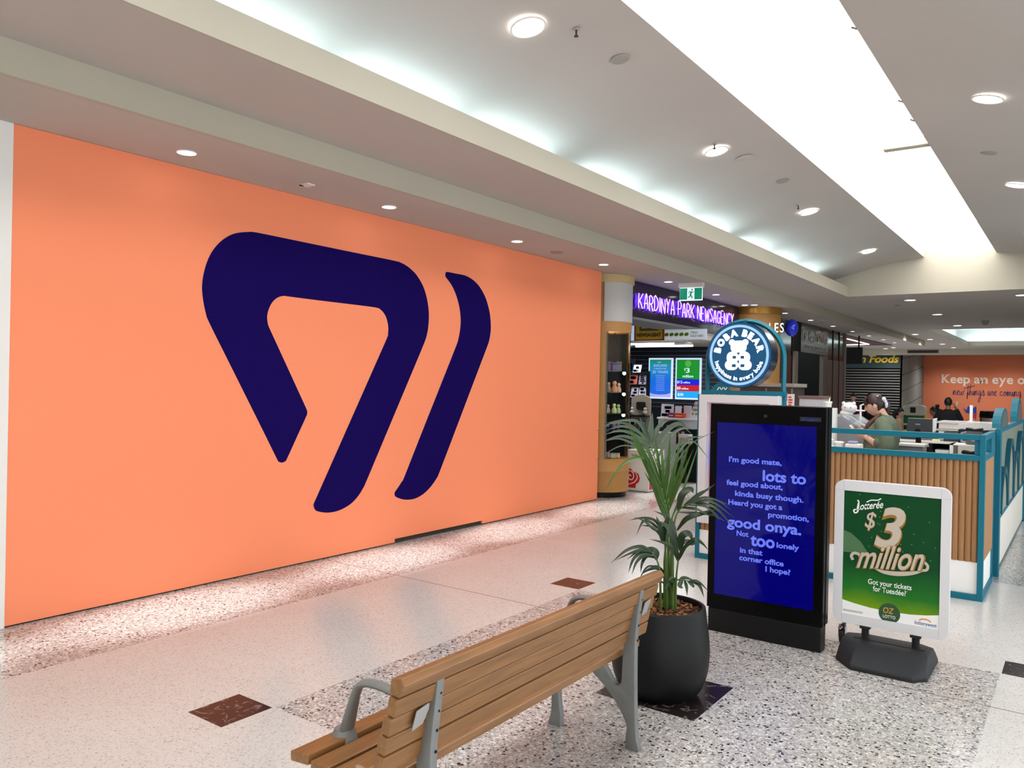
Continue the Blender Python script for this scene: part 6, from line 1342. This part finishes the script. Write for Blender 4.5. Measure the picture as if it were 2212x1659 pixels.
# ------------------------------------------------------------------ people
def remesh(mb, vox, smooth=4):
    me = bpy.data.meshes.new('tmp'); bmesh.ops.recalc_face_normals(mb.bm, faces=mb.bm.faces); mb.bm.to_mesh(me); mb.bm.free()
    ob = bpy.data.objects.new('tmp', me); C.objects.link(ob)
    r = ob.modifiers.new('r', 'REMESH'); r.mode = 'VOXEL'; r.voxel_size = vox
    s = ob.modifiers.new('s', 'SMOOTH'); s.factor = 0.5; s.iterations = smooth
    out = bpy.data.meshes.new_from_object(ob.evaluated_get(bpy.context.evaluated_depsgraph_get()))
    bpy.data.objects.remove(ob); bpy.data.meshes.remove(me)
    m = MB(); m.bm.from_mesh(out); bpy.data.meshes.remove(out); return m
def loft(mb, rings, seg=20):          # rings: (x, y, z, half depth along x, half width along y)
    vs = []
    for (x, y, z, a, b) in rings:
        vs.append([mb.bm.verts.new((x+a*math.cos(2*PI*k/seg), y+b*math.sin(2*PI*k/seg), z)) for k in range(seg)])
    for A, B in zip(vs, vs[1:]):
        for k in range(seg): mb.bm.faces.new((A[k], A[(k+1) % seg], B[(k+1) % seg], B[k]))
    mb.bm.faces.new(vs[0][::-1]); mb.bm.faces.new(vs[-1]); return mb
def limb(mb, pts, rad, seg=12):
    n = 4; c = catmull(pts, n); m = len(rad); rr = []
    for i in range(len(c)):
        t = i/n; k = min(int(t), m-2); f = t-k; rr.append(rad[k]*(1-f)+rad[k+1]*f)
    mb.tube(c, rr, seg); mb.ball(pts[0], rad[0]*0.98, sub=2); mb.ball(pts[-1], rad[-1]*0.98, sub=2); return mb
def g(d, s): return math.exp(-(d/s)**2)
def head_pt(v, s=1.0):                # unit sphere point -> face facing +x
    x, y, z = v
    X, Y, Z = 0.094*x, 0.074*y, 0.115*z
    if z < 0:
        k = (-z)**1.4; Y *= 1-0.36*k
        if x < 0.2: X = X*(1-0.55*k)+0.012*k
        else: X += 0.006*k
    if x > 0:
        f = x
        X += f*(0.024*g(y, .17)*g(z+.16, .15)+0.010*g(y, .12)*g(z+.02, .18))       # nose
        X += f*0.005*g(z-.22, .14)*g(y, .6)                                          # brow
        X -= f*0.010*(g(y-.38, .18)+g(y+.38, .18))*g(z-.06, .13)                     # eye sockets
        X += f*0.008*g(y, .26)*(g(z+.47, .06)+g(z+.57, .06))                         # lips
        X -= f*0.004*g(y, .3)*g(z+.68, .08)
        X += f*0.012*g(y, .3)*g(z+.88, .14)                                          # chin
        X += f*0.004*(g(y-.55, .25)+g(y+.55, .25))*g(z+.2, .25)                      # cheeks
    return Vector((X*s, Y*s, Z*s))
def add_head(mb, M4, s=1.0, sub=4):
    r = bmesh.ops.create_icosphere(mb.bm, subdivisions=sub, radius=1.0)
    for v in r['verts']: v.co = M4 @ head_pt(v.co.copy(), s)
    for sy in (-1, 1):
        r = bmesh.ops.create_icosphere(mb.bm, subdivisions=2, radius=1.0)
        for v in r['verts']: v.co = M4 @ (Vector((-0.004+v.co.x*0.019-0.006*v.co.z, sy*(0.073+0.004)+v.co.y*0.010, -0.012+v.co.z*0.032))*s)
def hair_cap(M4, s=1.0, face_z=0.12, face_x=0.30, thick=1.10, low=-0.75):
    m = MB(); r = bmesh.ops.create_icosphere(m.bm, subdivisions=4, radius=1.0)
    for v in r['verts']:
        u = v.co.copy(); infc = (u.x > face_x-0.25*max(0, -u.z) and u.z < face_z) or (u.z < low) or (abs(u.y) > 0.55 and u.z < -0.05 and u.x > -0.25)
        p = head_pt(u, s); k = thick+0.02*math.sin(u.y*14+u.z*5)*(0 if infc else 1)
        if infc: k = 0.90
        v.co = M4 @ (Vector((p.x*k-(0.006*s if not infc else 0), p.y*k, p.z*k)))
    return m
def face_parts(M4, s, body, skin_lip='lips', sub=True):
    e = MB()
    for sy in (-1, 1): e.ball(M4 @ (Vector((0.079, sy*0.029, 0.008))*s), 0.0085*s, 0.012*s, 0.006*s, 2)
    e.build('eye', 'eye_dark', body, smooth='all')
    b = MB()
    for sy in (-1, 1): b.tube([M4 @ (Vector(p)*s) for p in ((0.0895, sy*0.014, 0.031), (0.088, sy*0.032, 0.036), (0.078, sy*0.048, 0.030))], [0.003*s, 0.0032*s, 0.0015*s], 6)
    b.build('eyebrow', 'hair_brown', body, smooth='all')
    l = MB()
    l.tube([M4 @ (Vector(p)*s) for p in ((0.083, -0.022, -0.060), (0.0955, 0, -0.057), (0.083, 0.022, -0.060))], [0.002*s, 0.005*s, 0.002*s], 6)
    l.build('mouth', skin_lip, body, smooth='all')
def hand(mb, wrist, direc, palm_n, side, curl=0.5, s=1.0):
    d = Vector(direc).normalized(); n = Vector(palm_n); n = (n-d*n.dot(d)).normalized(); w_ = d.cross(n)*side
    W = Vector(wrist); pc = W+d*0.045*s
    r = bmesh.ops.create_icosphere(mb.bm, subdivisions=3, radius=1.0)
    for v in r['verts']:
        q = v.co; v.co = pc+d*(q.x*0.05*s)+w_*(q.y*0.040*s)+n*(q.z*0.016*s)
    for k, ln in enumerate((0.072, 0.080, 0.074, 0.058)):
        base = W+d*(0.086 if k in (1, 2) else 0.080)*s+w_*((-0.030+0.020*k)*s)
        p = [base]; a = 0.15
        for j, f in enumerate((0.45, 0.32, 0.23)):
            a += curl*(0.55+0.15*j); p.append(p[-1]+(d*math.cos(a)+n*math.sin(a))*ln*f*s)
        limb(mb, [base-d*0.02*s]+p, [0.0095*s, 0.0092*s, 0.0085*s, 0.0078*s, 0.0065*s], 8)
    tb = W+d*0.03*s-w_*0.034*s
    limb(mb, [tb, tb+(d*0.6-w_*0.7+n*0.3).normalized()*0.03*s, tb+(d*1.0-w_*0.65+n*0.6).normalized()*0.058*s, tb+(d*1.15-w_*0.35+n*0.9).normalized()*0.078*s], [0.0125*s, 0.011*s, 0.0098*s, 0.007*s], 8)

# the woman working at the kiosk, facing the hoarding side with her head bowed
WX, WY = -1.76, 9.12
W = thing('person', 'woman in a sage green sweatshirt with brown ponytail looking down inside the kiosk', 'person', (WX, WY, 0))
def HM(x, y, z, yaw_, pitch, roll_=0.0):      # head frame: +x face direction
    return Matrix.Translation((x, y, z)) @ Matrix.Rotation(yaw_, 4, 'Z') @ Matrix.Rotation(pitch, 4, 'Y') @ Matrix.Rotation(roll_, 4, 'X')
hm = HM(WX-0.055, WY+0.0, 1.545, PI+0.06, 0.34)
Y_ = lambda v: WY+v
body = MB(); add_head(body, hm, 1.0)
limb(body, [(WX+0.055, WY, 1.37), (WX+0.02, WY, 1.45), (WX-0.02, WY, 1.51)], [0.062, 0.052, 0.052])
loft(body, [(WX+0.03, WY, z, a, b) for z, a, b in ((0.86, .09, .13), (0.95, .11, .165), (1.08, .09, .13), (1.22, .10, .145), (1.33, .09, .16), (1.39, .06, .10))])
# bare forearms and hands
lw = Vector((WX-0.10, WY-0.165, 1.205)); le = Vector((WX+0.10, WY-0.215, 1.095))
limb(body, [le, le.lerp(lw, 0.5)+Vector((0, 0, -0.004)), lw], [0.046, 0.042, 0.028])
hand(body, lw, (-1, 0.22, 0.32), (0.15, 0.9, 0.35), 1, 0.55, 1.0)
rw = Vector((WX-0.17, WY+0.12, 1.225)); re_ = Vector((WX+0.03, WY+0.235, 1.10))
limb(body, [re_, re_.lerp(rw, 0.5), rw], [0.045, 0.041, 0.028])
hand(body, rw, (-0.9, -0.35, 0.42), (0.1, -0.9, 0.4), -1, 0.5, 1.0)
for sy in (-1, 1):
    limb(body, [(WX+0.04, WY+sy*0.085, 0.92), (WX+0.035, WY+sy*0.09, 0.50), (WX+0.05, WY+sy*0.09, 0.09)], [0.09, 0.058, 0.042])
wb = remesh(body, 0.0052, 3).build('body', 'skin', W, smooth='all')
face_parts(hm, 1.0, wb)
sh = MB()
loft(sh, [(WX+dx, WY, z, a, b) for z, dx, a, b in ((0.90, .01, .170, .205), (0.93, .01, .178, .212), (1.02, .01, .176, .205), (1.12, .01, .172, .200), (1.22, .012, .166, .200), (1.30, .02, .150, .200), (1.36, .045, .115, .175), (1.405, .055, .082, .12), (1.43, .05, .066, .078), (1.44, .047, .060, .070))])
limb(sh, [(WX+0.05, WY-0.155, 1.355), (WX+0.095, WY-0.215, 1.24), (WX+0.115, WY-0.232, 1.13), (WX+0.085, WY-0.215, 1.095), (WX+0.045, WY-0.205, 1.125)], [0.082, 0.082, 0.080, 0.074, 0.060])
for k in range(3): sh.ball((WX+0.10-0.03*k, WY-0.22, 1.12+0.018*k), 0.072-0.004*k, 0.066, 0.06, 2)
limb(sh, [(WX+0.05, WY+0.155, 1.355), (WX+0.08, WY+0.225, 1.24), (WX+0.06, WY+0.245, 1.12), (WX+0.0, WY+0.22, 1.125)], [0.082, 0.080, 0.076, 0.058])
remesh(sh, 0.009, 6).build('sweatshirt', 'sage', W, smooth='all')
MB().lathe([(0.058, -0.010), (0.066, 0.0), (0.060, 0.012)], (0, 0), 28).build('collar', 'sage', W, smooth=True, local=True)
cl = [c for c in W.children if c.name.startswith('collar')][0]; cl.location = (0.043, 0, 1.438); cl.rotation_euler = (0, 0.25, 0)
tr = MB(); loft(tr, [(WX+0.03, WY, z, a, b) for z, a, b in ((0.80, .125, .175), (0.90, .125, .180), (0.97, .115, .165))])
for sy in (-1, 1): limb(tr, [(WX+0.035, WY+sy*0.088, 0.84), (WX+0.032, WY+sy*0.092, 0.50), (WX+0.05, WY+sy*0.092, 0.10)], [0.10, 0.075, 0.066])
remesh(tr, 0.012, 4).build('trousers', 'cloth_black', W, smooth='all')
for sy in (-1, 1):
    b = MB(); b.ball((WX-0.01, WY+sy*0.09, 0.045), 0.13, 0.048, 0.045, 3)
    for v in b.bm.verts: v.co.z = max(v.co.z, 0.002)
    b.build('shoe', 'white', W, smooth='all')
hc = hair_cap(hm, 1.0, 0.16, 0.30, 1.10).build('hair', 'hair_brown', W, smooth='all')
P3 = lambda *p: hm @ Vector(p)
fr = MB()
for k in range(17):
    y = -0.060+0.0075*k; q = abs(y)/0.06
    fr.tube([P3(0.060-0.012*q, y*0.85, 0.108-0.012*q), P3(0.090-0.020*q, y*1.0, 0.078), P3(0.097-0.026*q, y*1.04, 0.046), P3(0.096-0.030*q, y*1.06, 0.016+0.006*(k % 3))], [0.008, 0.009, 0.0075, 0.002], 6)
fr.build('fringe', 'hair_brown', hc, smooth='all')
tl = MB(); limb(tl, [P3(-0.085, 0, 0.0), P3(-0.112, 0, -0.015), P3(-0.112, 0, -0.07), P3(-0.085, 0.0, -0.13), P3(-0.055, 0, -0.165)], [0.026, 0.028, 0.027, 0.022, 0.008]); tl.build('ponytail', 'hair_brown', hc, smooth='all')
lk = MB(); limb(lk, [(WX+0.01, WY-0.055, 1.455), (WX-0.035, WY-0.085, 1.40), (WX-0.092, WY-0.105, 1.335), (WX-0.124, WY-0.105, 1.27), (WX-0.138, WY-0.095, 1.21)], [0.012, 0.024, 0.027, 0.022, 0.006]); lk.build('long_lock', 'hair_tail', hc, smooth='all')
bw = MB()
bw.ball(P3(-0.104, 0.03, 0.030), 0.024, 0.018, 0.026, 2); bw.ball(P3(-0.112, 0.03, 0.0), 0.016, 0.016, 0.020, 2); bw.ball(P3(-0.110, 0.032, -0.034), 0.017, 0.016, 0.034, 2)
bw.build('hair_bow', col(214, 212, 232), hc, smooth='all')
MB().ball(P3(-0.058, 0.052, 0.082), 0.014, 0.008, 0.010, 2).build('hair_clip', 'champagne', hc, smooth='all')
br = MB().tube([lw+Vector((0.02, 0.031*math.cos(a), 0.031*math.sin(a))) for a in [2*PI*k/16 for k in range(17)]], 0.003, 6).build('bracelet', 'gold', W, smooth='all')
o = MB().box(-0.004, 0.004, -0.075, 0.075, -0.05, 0.06).build('held_card', 'off_white', None, bevel=0.002); setp(o, 'small pale card held in the hands of the woman at the kiosk', 'card')
o.location = (WX-0.255, WY-0.045, 1.275); o.rotation_euler = (0, -0.65, 0.1)
MB().box(-0.0052, -0.004, -0.06, 0.06, -0.03, 0.03).build('print', col(70, 90, 150), o, local=True)

# people in the distance
def far_person(label, x, y, ang, seated, top_m, leg_m, hair_m, skin_m='skin', k=1.0, bun=0, pitch=0.1, arm='down', tail=False):
    t = thing('person', label, 'person', (x, y, 0), ang)
    o0 = 0.0 if not seated else 0.46
    L = lambda p: Vector((p[0]*k, p[1]*k, p[2]*k))
    hip = 0.92 if not seated else 0.50
    up_ = hip-0.92
    b = MB(); hmx = Matrix.Translation(L((0.03, 0, 1.60+up_))) @ Matrix.Rotation(pitch, 4, 'Y'); add_head(b, hmx, k, 3)
    limb(b, [L((0, 0, 1.40+up_)), L((0.01, 0, 1.50+up_)), L((0.02, 0, 1.56+up_))], [0.06*k, 0.05*k, 0.05*k])
    loft(b, [(0, 0, (z+up_)*k, a*k, w_*k) for z, a, w_ in ((0.88, .09, .14), (1.0, .09, .13), (1.2, .10, .15), (1.38, .08, .14), (1.42, .05, .08))])
    arms = []
    for sy in (-1, 1):
        S = (0, sy*0.17, 1.38+up_)
        if arm == 'down' and not seated: E_, H_ = (-0.02, sy*0.24, 1.12+up_), (0.03, sy*0.23, 0.88+up_)
        elif arm == 'ear' and sy == -1: E_, H_ = (0.16, -0.26, 1.20+up_), (0.14, -0.16, 1.46+up_)
        elif arm == 'ear': E_, H_ = (0.04, 0.27, 1.12+up_), (0.20, 0.18, 1.08+up_)
        else: E_, H_ = (0.06, sy*0.24, 1.12+up_), (0.28, sy*0.13, 1.12+up_)
        arms.append((S, E_, H_))
        limb(b, [L(E_), L(H_)], [0.04*k, 0.028*k])
        d = (Vector(H_)-Vector(E_)).normalized(); hand(b, L(H_), d, (0.2, -sy, 0.2), sy, 0.5, k)
    if seated: legs = [[(0.0, s*0.09, 0.50), (0.40, s*0.10, 0.50), (0.42, s*0.10, 0.10)] for s in (-1, 1)]
    else: legs = [[(0, s*0.09, 0.92), (0.01, s*0.09, 0.5), (-0.01, s*0.09, 0.09)] for s in (-1, 1)]
    for l in legs: limb(b, [L(p) for p in l], [0.085*k, 0.055*k, 0.04*k])
    bo = remesh(b, 0.011, 2).build('body', skin_m, t, smooth='all', local=True)
    s_ = MB(); loft(s_, [(0, 0, (z+up_)*k, a*k, w_*k) for z, a, w_ in ((0.86, .125, .175), (1.0, .125, .17), (1.2, .13, .185), (1.34, .115, .19), (1.41, .08, .12), (1.45, .06, .07))])
    for S, E_, H_ in arms: limb(s_, [L(S), L(E_), L(Vector(E_).lerp(Vector(H_), 0.86))], [0.075*k, 0.062*k, 0.046*k])
    remesh(s_, 0.014, 4).build('top_garment', top_m, t, smooth='all', local=True)
    p_ = MB()
    loft(p_, [(0, 0, (z+up_)*k, a*k, w_*k) for z, a, w_ in ((0.80, .11, .16), (0.92, .12, .175), (0.98, .11, .16))])
    for l in legs: limb(p_, [L(p) for p in l], [0.10*k, 0.075*k, 0.06*k])
    remesh(p_, 0.016, 4).build('trousers', leg_m, t, smooth='all', local=True)
    for l in legs:
        e = Vector(l[-1]); q = MB(); q.ball((e.x*k+0.05, e.y*k, 0.045), 0.13*k, 0.045*k, 0.045, 2)
        for v in q.bm.verts: v.co.z = max(v.co.z, 0.002)
        q.build('shoe', 'cloth_black', t, smooth='all', local=True)
    h = hair_cap(hmx, k, 0.35, 0.25, 1.13, -0.6).build('hair', hair_m, t, smooth='all', local=True)
    if bun: MB().ball(hmx @ Vector((-0.07, 0, 0.125)), 0.05, sub=2).build('hair_bun', hair_m, h, smooth='all', local=True)
    if tail: limb(MB(), [hmx @ Vector((-0.09, 0, 0.03)), hmx @ Vector((-0.12, 0, -0.08)), hmx @ Vector((-0.10, 0, -0.2))], [0.05, 0.05, 0.02]).build('long_hair', hair_m, h, smooth='all', local=True)
    return t
def chair(label, x, y, ang):
    t = thing('cafe_chair', label, 'chair', (x, y, 0), ang, 'cafe chairs in the distance')
    MB().box(-0.2, 0.2, -0.2, 0.2, 0.385, 0.41).build('seat', col(196, 196, 190), t, local=True)
    MB().box(-0.22, -0.20, -0.2, 0.2, 0.55, 0.82).build('backrest', col(196, 196, 190), t, local=True)
    for sx in (-0.19, 0.17):
        for sy in (-0.19, 0.17): MB().box(sx, sx+0.02, sy, sy+0.02, 0, 0.385 if sx > 0 else 0.82).build('leg', 'zinc', t, local=True)
chair('pale cafe chair under the seated woman with the beige sleeves', -3.83, 21.85, 0.15)
far_person('seated dark haired woman in beige sleeves beside a far cafe table', -3.80, 21.88, 0.15, True, 'cloth_beige', 'cloth_navy', 'hair_black', 'skin', 0.97, tail=True)
chair('pale cafe chair under the woman with the topknot', -2.85, 21.2, 3.3)
far_person('seated woman with a dark topknot turned to the left in navy clothes', -2.87, 21.2, 3.3, True, 'cloth_navy', 'cloth_black', 'hair_black', 'skin_dark', 1.03, bun=1)
bp_ = far_person('person in black standing with their back turned before the terracotta hoarding', -2.37, 19.2, 1.62, False, 'cloth_black', 'cloth_black', 'hair_black', 'skin_dark', 0.915, arm='ear')
o = MB().box(-0.02, 0.02, -0.006, 0.006, -0.06, 0.06).build('held_phone', col(206, 196, 170), None, bevel=0.003); setp(o, 'pale phone held up beside the head of the person in black', 'phone')
o.location = (-2.23, 19.36, 1.43); o.rotation_euler = (0, 0.25, 0.2)
far_person('person in a maroon top standing by the shutter, partly hidden by the plush animal', -5.2, 23.3, -1.2, False, 'cloth_maroon', 'cloth_black', 'hair_brown', 'skin', 0.925)
far_person('person in dark clothes standing far behind the head of the kiosk woman', -4.88, 23.75, -1.2, False, 'cloth_black', 'cloth_black', 'hair_black', 'skin_dark', 0.93)
